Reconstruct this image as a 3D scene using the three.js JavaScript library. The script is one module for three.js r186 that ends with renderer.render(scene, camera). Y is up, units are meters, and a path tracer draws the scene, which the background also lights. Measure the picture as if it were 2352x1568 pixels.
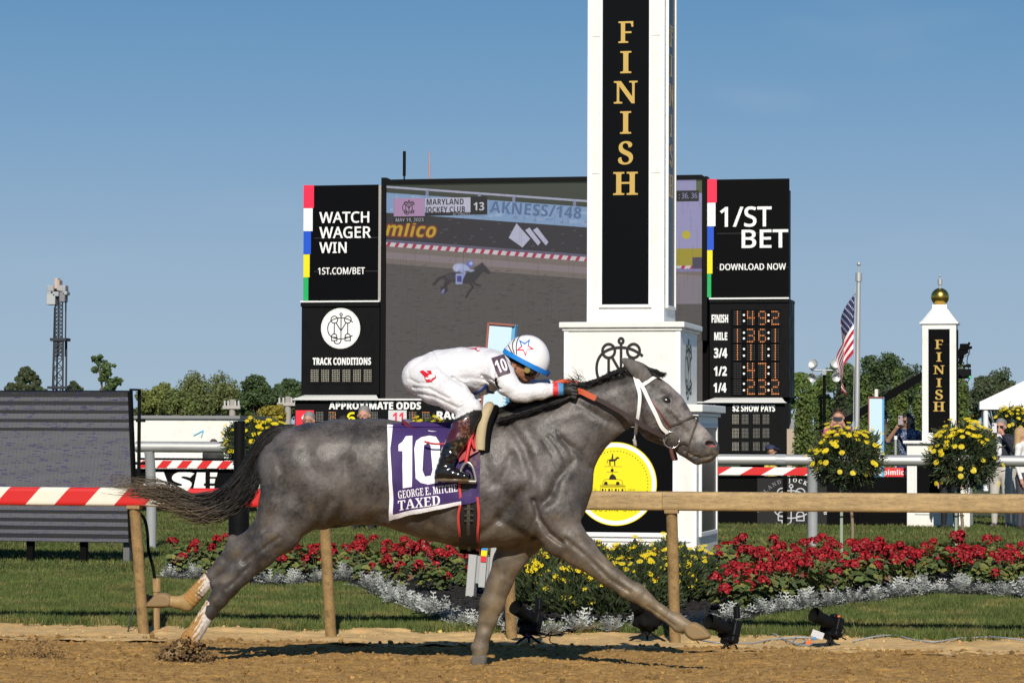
import * as THREE from 'three';
import { mergeGeometries, mergeVertices } from 'three/addons/utils/BufferGeometryUtils.js';
import { RoundedBoxGeometry } from 'three/addons/geometries/RoundedBoxGeometry.js';
import { TextGeometry } from 'three/addons/geometries/TextGeometry.js';
import { FontLoader } from 'three/addons/loaders/FontLoader.js';
import { createNoise3D } from 'simplex-noise';

// ------------------------------------------------------------------ camera, sky, sun, exposure
const scene = new THREE.Scene();
const IMW = 2352, IMH = 1568, FOCAL = 6500, EYE = 1.38;          // picture units in which the layout was measured
const rad = (d) => d * Math.PI / 180;
const camera = new THREE.PerspectiveCamera(2 * Math.atan(IMH / 2 / FOCAL) * 180 / Math.PI, IMW / IMH, 0.5, 3000);
camera.position.set(0, EYE, 0);
camera.rotation.set(Math.atan(219 / FOCAL), rad(9), 0.0040, 'YXZ');
camera.updateMatrixWorld(true);
const renderer = new THREE.WebGLRenderer();
renderer.toneMapping = THREE.LinearToneMapping;
renderer.toneMappingExposure = 0.97;
renderer.shadowMap.enabled = true;

function rng(seed) { let s = seed | 0; return () => { s = (s + 0x6d2b79f5) | 0; let t = Math.imul(s ^ (s >>> 15), 1 | s); t = (t + Math.imul(t ^ (t >>> 7), 61 | t)) ^ t; return ((t ^ (t >>> 14)) >>> 0) / 4294967296; }; }
const noise3 = createNoise3D(rng(77));
const N = (x, y = 0, z = 0) => noise3(x, y, z);
const fbm = (x, y, z, o = 4) => { let a = 0, w = 0.5, s = 0; for (let i = 0; i < o; i++) { a += w * N(x, y, z); s += w; x *= 2.03; y *= 2.03; z *= 2.03; w *= 0.5; } return a / s; };
const mix = (a, b, t) => a + (b - a) * t;
const clamp = (x, a = 0, b = 1) => Math.min(b, Math.max(a, x));
const smooth = (a, b, x) => { const t = clamp((x - a) / (b - a)); return t * t * (3 - 2 * t); };
const lerp3 = (a, b, t) => [mix(a[0], b[0], t), mix(a[1], b[1], t), mix(a[2], b[2], t)];

{ // clear late-afternoon sky, paler at the horizon, with a few faint wisps
  const w = 1024, h = 1024, d = new Float32Array(w * h * 4);
  const stops = [[-90, [.12, .12, .11]], [-3, [.22, .27, .28]], [0, [.40, .52, .625]], [3.5, [.318, .458, .618]], [6.2, [.212, .378, .582]], [8.8, [.136, .306, .528]], [20, [.052, .165, .36]], [45, [.025, .086, .23]], [90, [.016, .06, .17]]];
  for (let j = 0; j < h; j++) {
    const el = (j + .5) / h * 180 - 90;
    let k = 0; while (k < stops.length - 2 && el > stops[k + 1][0]) k++;
    const c = lerp3(stops[k][1], stops[k + 1][1], clamp((el - stops[k][0]) / (stops[k + 1][0] - stops[k][0])));
    for (let i = 0; i < w; i++) {
      const az = i / w * Math.PI * 2, x = Math.cos(az) * 3, z = Math.sin(az) * 3;
      let m = 0;
      if (el > 0.3 && el < 40) m = 0.10 * smooth(0.25, 0.8, fbm(x * 2.2 + 5, el * 0.55, z * 2.2, 5)) * smooth(0.3, 1.4, el) * (0.6 + .4 * N(x * .6, 1, z * .6));
      const o = (j * w + i) * 4;
      d[o] = mix(c[0], .62, m); d[o + 1] = mix(c[1], .66, m); d[o + 2] = mix(c[2], .72, m); d[o + 3] = 1;
    }
  }
  const t = new THREE.DataTexture(d, w, h, THREE.RGBAFormat, THREE.FloatType);
  t.mapping = THREE.EquirectangularReflectionMapping; t.magFilter = THREE.LinearFilter; t.minFilter = THREE.LinearFilter; t.wrapS = THREE.RepeatWrapping; t.needsUpdate = true;
  scene.background = t; scene.environment = t;
}
const SUN_EL = rad(33), SUN_AZ = rad(8);
const sunDir = new THREE.Vector3(Math.sin(SUN_AZ) * Math.cos(SUN_EL), Math.sin(SUN_EL), Math.cos(SUN_AZ) * Math.cos(SUN_EL));
const sun = new THREE.DirectionalLight(new THREE.Color().setRGB(1, .935, .83), 5.0);
sun.target.position.set(-4, 0, -30); sun.position.copy(sun.target.position).addScaledVector(sunDir, 120);
sun.castShadow = true; sun.shadow.mapSize.set(4096, 4096);
Object.assign(sun.shadow.camera, { left: -40, right: 40, top: 30, bottom: -30, near: 1, far: 300 });
scene.add(sun, sun.target);

// ------------------------------------------------------------------ helpers
const V = (x, y, z) => new THREE.Vector3(x, y, z);
const dirOf = (px, py) => V((px - IMW / 2) / FOCAL, -(py - IMH / 2) / FOCAL, -1).applyQuaternion(camera.quaternion);
const PZ = (px, py, z) => { const d = dirOf(px, py); return d.multiplyScalar(z / d.z).add(camera.position); };            // point on the plane z = const
const PY = (px, py, y) => { const d = dirOf(px, py); return d.multiplyScalar((y - EYE) / d.y).add(camera.position); };   // point on the plane y = const
const invQ = camera.quaternion.clone().invert();
const toPx = (p) => { const q = p.clone().sub(camera.position).applyQuaternion(invQ); return [IMW / 2 - q.x / q.z * FOCAL, IMH / 2 + q.y / q.z * FOCAL, -q.z]; };
const ZH = PY(1098, 1527, 0).z + 0.07;                            // the line that the horse runs on
const SH = (z) => ZH - z;                                         // metres from that line towards the infield
function groundY(x, z) {                                          // cross fall of the track, low verge, lawn
  const s = SH(z);
  if (s < 3.7) return -0.027 * s;
  if (s < 4.3) return mix(-0.0999, -0.082, (s - 3.7) / .6);
  if (s < 5.2) return mix(-0.082, -0.035, smooth(4.3, 5.2, s));
  if (s < 8) return mix(-0.035, 0, smooth(5.2, 8, s));
  return 0;
}
function GP(px, py) { const d = dirOf(px, py); let t = 8; for (let i = 0; i < 400; i++) { const y = EYE + d.y * t - groundY(d.x * t, d.z * t); if (y < .0008) break; t += Math.max(.0006, y / Math.max(.02, -d.y) * .5); } return d.multiplyScalar(t).add(camera.position); }

const used = new Map();
const numbered = (n) => { const k = used.get(n) || 0; used.set(n, k + 1); return k ? `${n}_${String(k).padStart(3, '0')}` : n; };
const shade = (o) => { o.castShadow = true; o.receiveShadow = true; return o; };
function add(name, geo, mat, parent = scene) {
  const m = shade(new THREE.Mesh(Array.isArray(geo) ? merge(geo) : geo, mat));
  m.name = parent === scene ? numbered(name) : name; parent.add(m); return m;
}
function tag(o, label, category, group) { o.userData.label = label; o.userData.category = category; if (group) o.userData.group = group; return o; }
function thing(name, label, category, pos = V(0, 0, 0), turn = 0, group) {
  const g = new THREE.Group(); g.name = numbered(name); g.position.copy(pos); g.rotation.y = turn; scene.add(g); return tag(g, label, category, group);
}
function structure(o, label, category) { o.userData.kind = 'structure'; if (label) tag(o, label, category); return o; }
function stuff(o, label, category) { o.userData.kind = 'stuff'; if (label) tag(o, label, category); return o; }
function clean(g) {
  g = g.index ? g.toNonIndexed() : g;
  for (const k of Object.keys(g.attributes)) if (!['position', 'normal', 'uv', 'color'].includes(k)) g.deleteAttribute(k);
  if (!g.attributes.normal) g.computeVertexNormals();
  if (!g.attributes.uv) g.setAttribute('uv', new THREE.BufferAttribute(new Float32Array(g.attributes.position.count * 2), 2));
  return g;
}
function merge(list) {
  list = list.map(clean);
  if (list.some((g) => g.attributes.color)) for (const g of list) if (!g.attributes.color) paint(g, [1, 1, 1]);
  return mergeGeometries(list, false);
}
function paint(g, c) { const n = g.attributes.position.count, a = new Float32Array(n * 3), p = g.attributes.position; for (let i = 0; i < n; i++) { const k = typeof c === 'function' ? c(p.getX(i), p.getY(i), p.getZ(i), i) : c; a.set(k, i * 3); } g.setAttribute('color', new THREE.BufferAttribute(a, 3)); return g; }
const M4 = new THREE.Matrix4(), E0 = new THREE.Euler(), Q0 = new THREE.Quaternion();
function put(g, x = 0, y = 0, z = 0, rx = 0, ry = 0, rz = 0, s = 1) { return g.applyMatrix4(M4.compose(V(x, y, z), Q0.setFromEuler(E0.set(rx, ry, rz)), typeof s === 'number' ? V(s, s, s) : s)); }
const box = (w, h, d, x = 0, y = 0, z = 0, rx, ry, rz) => put(new THREE.BoxGeometry(w, h, d), x, y, z, rx, ry, rz);
const rbox = (w, h, d, r, x = 0, y = 0, z = 0, rx, ry, rz) => put(new RoundedBoxGeometry(w, h, d, 2, Math.min(r, w / 2.01, h / 2.01, d / 2.01)), x, y, z, rx, ry, rz);
const cyl = (r0, r1, h, n, x = 0, y = 0, z = 0, rx, ry, rz) => put(new THREE.CylinderGeometry(r1, r0, h, n), x, y, z, rx, ry, rz);
const ball = (r, x = 0, y = 0, z = 0, n = 16) => put(new THREE.SphereGeometry(r, n, Math.max(6, n * .7 | 0)), x, y, z);
function rod(a, b, r0, r1 = r0, n = 8) {
  const d = b.clone().sub(a), g = new THREE.CylinderGeometry(r1, r0, d.length(), n);
  g.applyQuaternion(new THREE.Quaternion().setFromUnitVectors(V(0, 1, 0), d.normalize()));
  return g.translate((a.x + b.x) / 2, (a.y + b.y) / 2, (a.z + b.z) / 2);
}
const tube = (pts, r, seg = 24, n = 7) => new THREE.TubeGeometry(new THREE.CatmullRomCurve3(pts), seg, r, n);
const lathe = (pts, n = 24) => new THREE.LatheGeometry(pts.map(([r, y]) => new THREE.Vector2(r, y)), n);
const RGB = (r, g, b) => new THREE.Color().setRGB(r, g, b);
function mat(c, roughness = .7, o = {}) { return new THREE.MeshStandardMaterial({ color: Array.isArray(c) ? RGB(...c) : new THREE.Color(c), roughness, ...o }); }
function phys(c, roughness, o = {}) { return new THREE.MeshPhysicalMaterial({ color: Array.isArray(c) ? RGB(...c) : new THREE.Color(c), roughness, ...o }); }
const VC = (roughness = .8, o = {}) => mat([1, 1, 1], roughness, { vertexColors: true, ...o });
function canvasTexture(w, h, draw, srgb = true) {
  const c = document.createElement('canvas'); c.width = w; c.height = h; const g = c.getContext('2d'); draw(g, w, h);
  const t = new THREE.CanvasTexture(c); if (srgb) t.colorSpace = THREE.SRGBColorSpace; t.wrapS = t.wrapT = THREE.RepeatWrapping; t.anisotropy = 8; return t;
}
function dataTexture(w, h, f, srgb) {
  const d = new Uint8Array(w * h * 4);
  for (let j = 0; j < h; j++) for (let i = 0; i < w; i++) { const c = f(i / w, j / h, i, j), o = (j * w + i) * 4; if (typeof c === 'number') d[o] = d[o + 1] = d[o + 2] = clamp(c) * 255; else for (let k = 0; k < 3; k++) d[o + k] = clamp(c[k]) * 255; d[o + 3] = 255; }
  const t = new THREE.DataTexture(d, w, h); t.magFilter = THREE.LinearFilter; t.minFilter = THREE.LinearMipmapLinearFilter; t.wrapS = t.wrapT = THREE.RepeatWrapping; if (srgb) t.colorSpace = THREE.SRGBColorSpace; t.needsUpdate = true; return t;
}
// tiling noise (period 1)
const tileNoise = (u, v, f, seed = 0) => { const a = u * Math.PI * 2, b = v * Math.PI * 2, r = f / 6.283; return .5 * (N(Math.cos(a) * r + seed, Math.sin(a) * r, Math.cos(b) * r + seed) + N(Math.sin(b) * r + seed + 9, Math.cos(a) * r + 4, Math.sin(a) * r)); };
const grain = dataTexture(256, 256, (u, v) => .5 + .32 * tileNoise(u, v, 26, 3) + .3 * tileNoise(u, v, 60, 8));
const paintWear = dataTexture(512, 512, (u, v) => { const a = 1 - .035 * smooth(.1, .7, tileNoise(u, v, 9, 2)) - .03 * smooth(.25, .7, tileNoise(u, v, 40, 5)); return [a, a * .99, a * .965]; }, true);
const rough1 = dataTexture(256, 256, (u, v) => .62 + .2 * tileNoise(u, v, 7, 11) + .12 * tileNoise(u, v, 30, 12));
function planarUV(g, s = 1, axis = 'front') { const p = g.attributes.position, u = new Float32Array(p.count * 2); for (let i = 0; i < p.count; i++) { u[i * 2] = (axis === 'side' ? p.getZ(i) : p.getX(i)) * s; u[i * 2 + 1] = (axis === 'top' ? p.getZ(i) : p.getY(i)) * s; } g.setAttribute('uv', new THREE.BufferAttribute(u, 2)); return g; }
// An upright frame standing at a ground point: px() measures along its face.
function frame(px, py, turn = 0, y = 0) {
  const pos = PY(px, py, y), n = V(Math.sin(turn), 0, Math.cos(turn)), ax = V(Math.cos(turn), 0, -Math.sin(turn));
  const at = (x, yy, off = 0) => { const d = dirOf(x, yy), q = pos.clone().addScaledVector(n, off).sub(camera.position), t = q.dot(n) / d.dot(n); const w = d.multiplyScalar(t).add(camera.position).sub(pos); return [w.dot(ax), w.y]; };
  const rect = (x0, y0, x1, y1, off = 0) => { const a = at(x0, y1, off), b = at(x1, y0, off), c = at(x0, y0, off), e = at(x1, y1, off); const u0 = (a[0] + c[0]) / 2, u1 = (b[0] + e[0]) / 2, v0 = (a[1] + e[1]) / 2, v1 = (b[1] + c[1]) / 2; return { x: (u0 + u1) / 2, y: (v0 + v1) / 2, w: u1 - u0, h: v1 - v0, u0, u1, v0, v1 }; };
  return { pos, turn, at, rect };
}
function plate(r, z, depth, bevel = 0) { return bevel ? rbox(r.w, r.h, depth, bevel, r.x, r.y, z - depth / 2) : box(r.w, r.h, depth, r.x, r.y, z - depth / 2); }   // its front face lies at z
const sheet = (r, z) => new THREE.PlaneGeometry(r.w, r.h).translate(r.x, r.y, z);
const loader = new FontLoader();
const serifFont = await loader.loadAsync('fonts/droid/droid_serif_bold.typeface.json');
const sansFont = await loader.loadAsync('fonts/droid/droid_sans_bold.typeface.json');
const sansLight = await loader.loadAsync('fonts/droid/droid_sans_regular.typeface.json');
function text(str, font, r, z, depth = .01, bold = 0) {           // lettering that fills the rectangle r, its back at z
  const g = new TextGeometry(str, { font, size: 1, depth: 1, curveSegments: 5, bevelEnabled: bold > 0, bevelSize: bold, bevelThickness: .01, bevelSegments: 1 });
  g.computeBoundingBox(); const b = g.boundingBox, sx = r.w / (b.max.x - b.min.x), sy = r.h / (b.max.y - b.min.y);
  g.translate(-(b.min.x + b.max.x) / 2, -(b.min.y + b.max.y) / 2, -b.min.z); g.scale(sx, sy, depth / (b.max.z - b.min.z)); return g.translate(r.x, r.y, z);
}
// the interlaced monogram of the club, drawn as print; centre x, y and half height s
function monogram(g, x, y, s, color, lw = .075) {
  g.save(); g.translate(x, y); g.scale(s / 160, s / 160); g.strokeStyle = color; g.lineWidth = lw * 160; g.lineCap = 'butt'; g.lineJoin = 'round';
  const P = (f) => { g.beginPath(); f(); g.stroke(); };
  P(() => g.arc(0, -143, 13, 0, 7));
  P(() => { g.moveTo(0, -130); g.lineTo(0, 118); g.quadraticCurveTo(0, 156, -37, 158); g.quadraticCurveTo(-72, 158, -74, 126); });
  for (const k of [-1, 1]) {
    P(() => g.arc(72 * k, -90, 36, 0, 7));
    P(() => { g.moveTo(72 * k, -54); g.lineTo(72 * k, 56); });
    P(() => { g.moveTo(54 * k, -60); g.lineTo(0, 26); });
    P(() => { g.arc(72 * k, 86, 29, Math.PI, 0); });
    P(() => { g.rect(72 * k - 29, 92, 58, 34); });
  }
  P(() => { g.moveTo(126, -62); g.quadraticCurveTo(70, -108, 0, -108); g.bezierCurveTo(-100, -108, -142, -60, -142, 0); g.bezierCurveTo(-142, 70, -100, 108, 0, 108); g.quadraticCurveTo(70, 106, 124, 72); });
  g.restore();
}

// ------------------------------------------------------------------ ground
const XL = -16, XR = 9;
function heightSheet(name, x0, x1, nx, zs, hgt, col, m) {
  const nz = zs.length, pos = new Float32Array((nx + 1) * nz * 3), c = new Float32Array((nx + 1) * nz * 3), uv = new Float32Array((nx + 1) * nz * 2), idx = [];
  for (let j = 0; j < nz; j++) for (let i = 0; i <= nx; i++) {
    const x = mix(x0, x1, i / nx), z = zs[j], o = j * (nx + 1) + i;
    pos.set([x, hgt(x, z), z], o * 3); c.set(col(x, z), o * 3); uv.set([x, z], o * 2);
    if (j && i) idx.push(o - nx - 2, o - nx - 1, o, o - nx - 2, o, o - 1);
  }
  const g = new THREE.BufferGeometry(); g.setAttribute('position', new THREE.BufferAttribute(pos, 3)); g.setAttribute('color', new THREE.BufferAttribute(c, 3)); g.setAttribute('uv', new THREE.BufferAttribute(uv, 2)); g.setIndex(idx); g.computeVertexNormals();
  if (g.attributes.normal.getY(Math.floor(nz / 2) * (nx + 1) + 3) < 0) { for (let i = 0; i < idx.length; i += 3) { const t = idx[i]; idx[i] = idx[i + 1]; idx[i + 1] = t; } g.setIndex(idx); g.computeVertexNormals(); }
  return add(name, g, m);
}
const span = (a, b, n) => Array.from({ length: n + 1 }, (_, i) => mix(a, b, i / n));
const edgeDirt = (x) => 2.62 + .12 * N(x * .35, 3) + .05 * N(x * 1.7, 7) + .035 * N(x * 6, 9);      // where churned dirt ends
const edgeLawn = (x) => 4.22 + .10 * N(x * .5, 21) + .07 * N(x * 2.3, 25) + .04 * N(x * 9, 28);      // where the lawn begins
const prints = (() => { const R = rng(17), L = []; for (let i = 0; i < 90; i++) L.push([mix(-9.3, 3.4, R()), ZH + mix(2.4, -1.9, R()), .05 + .03 * R(), .018 + .016 * R(), R() * .6 - .3]); return L; })();
const printD = (x, z) => { let s = 0; for (const [a, b, r, h, t] of prints) { const u = x - a; if (u > .3 || u < -.3) continue; const v = z - b; if (v > .3 || v < -.3) continue; const q = Math.hypot(u * .8 + v * t, v) / r; s += -.8 * h * Math.exp(-q * q * q * q) + h * .45 * Math.exp(-Math.pow((q - 1.35) / .3, 2)); } return s; };
const dirtRelief = (x, z) => printD(x, z) + .004 * Math.sin(z * 34 + 2.5 * N(x * .7, z * 2, 8)) + .014 * fbm(x * 3.2, z * 3.6, 1, 2) + .014 * Math.abs(fbm(x * 13, z * 15, 5, 3)) + .009 * N(x * 40, z * 44, 2) - .006;
const dirtY = (x, z) => { const s = SH(z), e = edgeDirt(x); return groundY(x, z) + dirtRelief(x, z) + .006 * smooth(e - .7, e - .1, s) - .07 * smooth(e - .02, e + .22, s); };
const dirtColor = (x, z) => { const n = fbm(x * 2, z * 2.4, 3, 3), k = N(x * 21, z * 23, 6), d = .86 + .2 * n + .16 * k; const dry = smooth(.15, .7, N(x * 5.3, z * 9, 14)); return lerp3([.42 * d, .236 * d, .066 * d], [.53 * d, .325 * d, .11 * d], dry * .6); };
const mDirt = VC(.98, { bumpMap: grain, bumpScale: .006 }); mDirt.bumpMap.repeat.set(6, 6);
structure(heightSheet('dirt_track', -9.5, 3.6, 760, span(ZH + 2.6, ZH - 3.0, 300), dirtY, dirtColor, mDirt), 'churned brown dirt racing track under the galloping horse', 'track');
structure(heightSheet('track_apron', -60, 60, 40, span(ZH + 40, ZH + 2.58, 14), (x, z) => groundY(x, z) - .01, dirtColor, mDirt), 'brown dirt track nearer than the horse', 'track');
const sandY = (x, z) => groundY(x, z) + .018 * fbm(x * 1.3, z * 2.2, 9, 3) + .006 * N(x * 9, z * 11, 3) + .02 * smooth(.3, .8, N(x * 1.1, z * 2.6, 17)) - .10 * smooth(.1, .3, SH(z) - edgeLawn(x));
const sandColor = (x, z) => { const d = .93 + .10 * fbm(x * 2.5, z * 4, 5, 3) + .07 * N(x * 30, z * 34, 2); return lerp3([.60 * d, .40 * d, .17 * d], [.45 * d, .28 * d, .105 * d], smooth(.1, .6, N(x * .9, z * 5, 31)) * .55); };
const mSand = VC(.97, { bumpMap: grain, bumpScale: .003 });
structure(heightSheet('sand_verge', -11, 5, 800, span(ZH - 2.2, ZH - 4.9, 120), sandY, sandColor, mSand), 'pale sandy verge along the foot of the rail', 'verge');
const lawnColor = (x, z) => { const n = fbm(x * .7, z * 1.1, 2, 3), k = N(x * 6, z * 7, 8); const d = .8 + .25 * n + .15 * k; return lerp3([.045 * d, .066 * d, .018 * d], [.10 * d, .095 * d, .032 * d], smooth(.2, .8, N(x * 1.6, z * 2, 5)) * .7); };
const lawnY = (x, z) => groundY(x, z) + .01 * N(x * 1.2, z * 1.4, 2) - .10 * smooth(.02, -.12, SH(z) - edgeLawn(x));
const mLawn = VC(1);
const lawnZs = [...span(ZH - 3.9, ZH - 9, 60), ...span(ZH - 9.3, ZH - 40, 50), ...span(ZH - 44, ZH - 900, 22)];
structure(heightSheet('lawn', -13, 7, 240, lawnZs.slice(0, 61), lawnY, lawnColor, mLawn), 'green infield lawn behind the rail', 'lawn');
structure(heightSheet('infield', -420, 260, 150, lawnZs.slice(60), (x, z) => groundY(x, z) - .004, lawnColor, mLawn), 'far green infield reaching to the trees', 'lawn');
structure(heightSheet('verge_left', -60, -10.9, 40, span(ZH - 2.4, ZH - 9.2, 20), (x, z) => groundY(x, z) - .01, (x, z) => SH(z) < 4.2 ? sandColor(x, z) : lawnColor(x, z), mLawn));
structure(heightSheet('verge_right', 4.9, 60, 40, span(ZH - 2.4, ZH - 9.2, 20), (x, z) => groundY(x, z) - .01, (x, z) => SH(z) < 4.2 ? sandColor(x, z) : lawnColor(x, z), mLawn));

// flower bed: its front line as seen along the silver edging
const bedFront = [[372, 1331], [480, 1340], [640, 1349], [760, 1341], [800, 1343], [860, 1366], [930, 1395], [1000, 1422], [1080, 1448], [1160, 1458], [1300, 1460], [1420, 1457], [1530, 1450], [1640, 1440], [1720, 1426], [1800, 1412], [1880, 1400], [1960, 1390], [2060, 1379], [2160, 1366], [2250, 1370], [2352, 1378], [2600, 1390]];
const bedBack = [[372, 1300], [700, 1292], [1100, 1286], [1500, 1280], [2000, 1284], [2600, 1290]];
const along = (line, px) => { let k = 0; while (k < line.length - 2 && px > line[k + 1][0]) k++; const [a, b] = [line[k], line[k + 1]]; return mix(a[1], b[1], clamp((px - a[0]) / (b[0] - a[0]))); };
const inBed = (p, grow = 0) => { const [x, y] = toPx(p); return x > 372 && y < along(bedFront, x) + grow && y > along(bedBack, x); };
{
  const cols = 220, rows = 16, pos = [], c = [], idx = [];
  for (let i = 0; i <= cols; i++) for (let j = 0; j <= rows; j++) {
    const px = mix(378, 2600, i / cols), p = GP(px, mix(along(bedFront, px), along(bedBack, px), j / rows));
    const d = .7 + .5 * Math.abs(N(p.x * 9, p.z * 9, 3)); pos.push(p.x, p.y + .018 + .014 * N(p.x * 7, p.z * 8, 1) - (j === 0 ? .03 : 0), p.z); c.push(.011 * d, .0095 * d, .0085 * d);
    if (i && j) { const o = i * (rows + 1) + j; idx.push(o - rows - 2, o, o - 1, o - rows - 2, o - rows - 1, o); }
  }
  const g = new THREE.BufferGeometry(); g.setAttribute('position', new THREE.Float32BufferAttribute(pos, 3)); g.setAttribute('color', new THREE.Float32BufferAttribute(c, 3)); g.setIndex(idx); g.computeVertexNormals();
  structure(add('flower_bed', g, VC(.95, { side: THREE.DoubleSide })), 'black mulch flower bed around the finish post', 'flower bed');
}
function scatter(name, geo, m, list, label, category) {            // list: {p, q, s, c}
  const im = shade(new THREE.InstancedMesh(geo, m, list.length)); im.name = numbered(name); const col = new THREE.Color();
  list.forEach((o, i) => { im.setMatrixAt(i, M4.compose(o.p, o.q || Q0.identity(), typeof o.s === 'number' ? V(o.s, o.s, o.s) : o.s)); if (o.c) im.setColorAt(i, col.setRGB(...o.c)); });
  scene.add(im); return stuff(im, label, category);
}
const eul = (x, y, z) => new THREE.Quaternion().setFromEuler(new THREE.Euler(x, y, z, 'YXZ'));
{ // mulch chips
  const R = rng(5), L = [];
  while (L.length < 9000) { const px = mix(380, 2352, R()), py = mix(1292, 1460, R()); if (py > along(bedFront, px) - 3 || py < along(bedBack, px) + 2) continue; const p = GP(px, py); p.y += .022 + .012 * R(); const d = .5 + R(); L.push({ p, q: eul(R() - .5, R() * 6.3, R() - .5), s: V(.4 + R(), 1, .5 + R()), c: [.013 * d, .011 * d, .010 * d] }); }
  scatter('mulch_chips', box(.05, .008, .014), mat([1, 1, 1], .95), L, 'loose black mulch chips in the flower bed', 'mulch');
}
{ // clods in the dirt
  const R = rng(6), g = new THREE.IcosahedronGeometry(.5, 1), p = g.attributes.position;
  for (let i = 0; i < p.count; i++) { const v = V(p.getX(i), p.getY(i), p.getZ(i)), k = 1 + .35 * N(v.x * 3, v.y * 3, v.z * 3); p.setXYZ(i, v.x * k, v.y * k * .75, v.z * k); } g.computeVertexNormals();
  const L = [];
  for (let i = 0; i < 26000; i++) {
    const x = mix(-9.2, 3.4, R()), z = ZH + mix(2.5, -2.85, R()), s = SH(z); if (s > edgeDirt(x) + .05) continue; const near = smooth(edgeDirt(x) - .35, edgeDirt(x), s);
    const r = (.0035 + .013 * Math.pow(R(), 6)) * (1 + .7 * near), d = .42 + .5 * R(); const c = dirtColor(x, z);
    L.push({ p: V(x, dirtY(x, z) + r * .25, z), q: eul(R() * 6, R() * 6, R() * 6), s: r * 2, c: c.map((v) => v * d) });
  }
  for (let i = 0; i < 900; i++) { const x = mix(-10, 4, R()), z = ZH - mix(2.7, 4.2, R()); const r = .004 + .012 * Math.pow(R(), 4), c = sandColor(x, z); L.push({ p: V(x, sandY(x, z) + r * .3, z), q: eul(R() * 6, R() * 6, 0), s: r * 2, c: c.map((v) => v * (.7 + .4 * R())) }); }
  scatter('dirt_clods', g, mat([1, 1, 1], 1), L, 'small loose clods strewn over the dirt track', 'dirt');
  // dirt thrown up by the hind hooves
  const F = [];
  for (let i = 0; i < 620; i++) { const a = R(), u = R() + R() - 1, px = 425 + u * 76, py = 1523 - Math.pow(a, 1.4) * 66 * (1 - Math.abs(u) * .7); const p = PZ(px, py, ZH + .1 + (R() - .5) * .35); const r = .004 + .014 * R() * R(), d = .45 + .5 * R(); p.y = Math.max(p.y, r * .5); F.push({ p, q: eul(R() * 6, R() * 6, 0), s: r * 2, c: [.2 * d, .12 * d, .048 * d] }); }
  for (let i = 0; i < 320; i++) { const a = R(), u = R() + R() - 1, px = 80 + u * 95, py = 1512 - Math.pow(a, 1.6) * 55 * (1 - Math.abs(u) * .8); const p = PZ(px, py, ZH - .05 + (R() - .5) * .4); const r = .003 + .008 * R() * R(), d = .6 + .5 * R(); p.y = Math.max(p.y, r * .5); F.push({ p, q: eul(R() * 6, R() * 6, 0), s: r * 2, c: [.2 * d, .12 * d, .048 * d] }); }
  scatter('flying_dirt', g, mat([1, 1, 1], 1), F, 'clumps of dirt thrown up behind the hind hooves', 'dirt');
}
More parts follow.
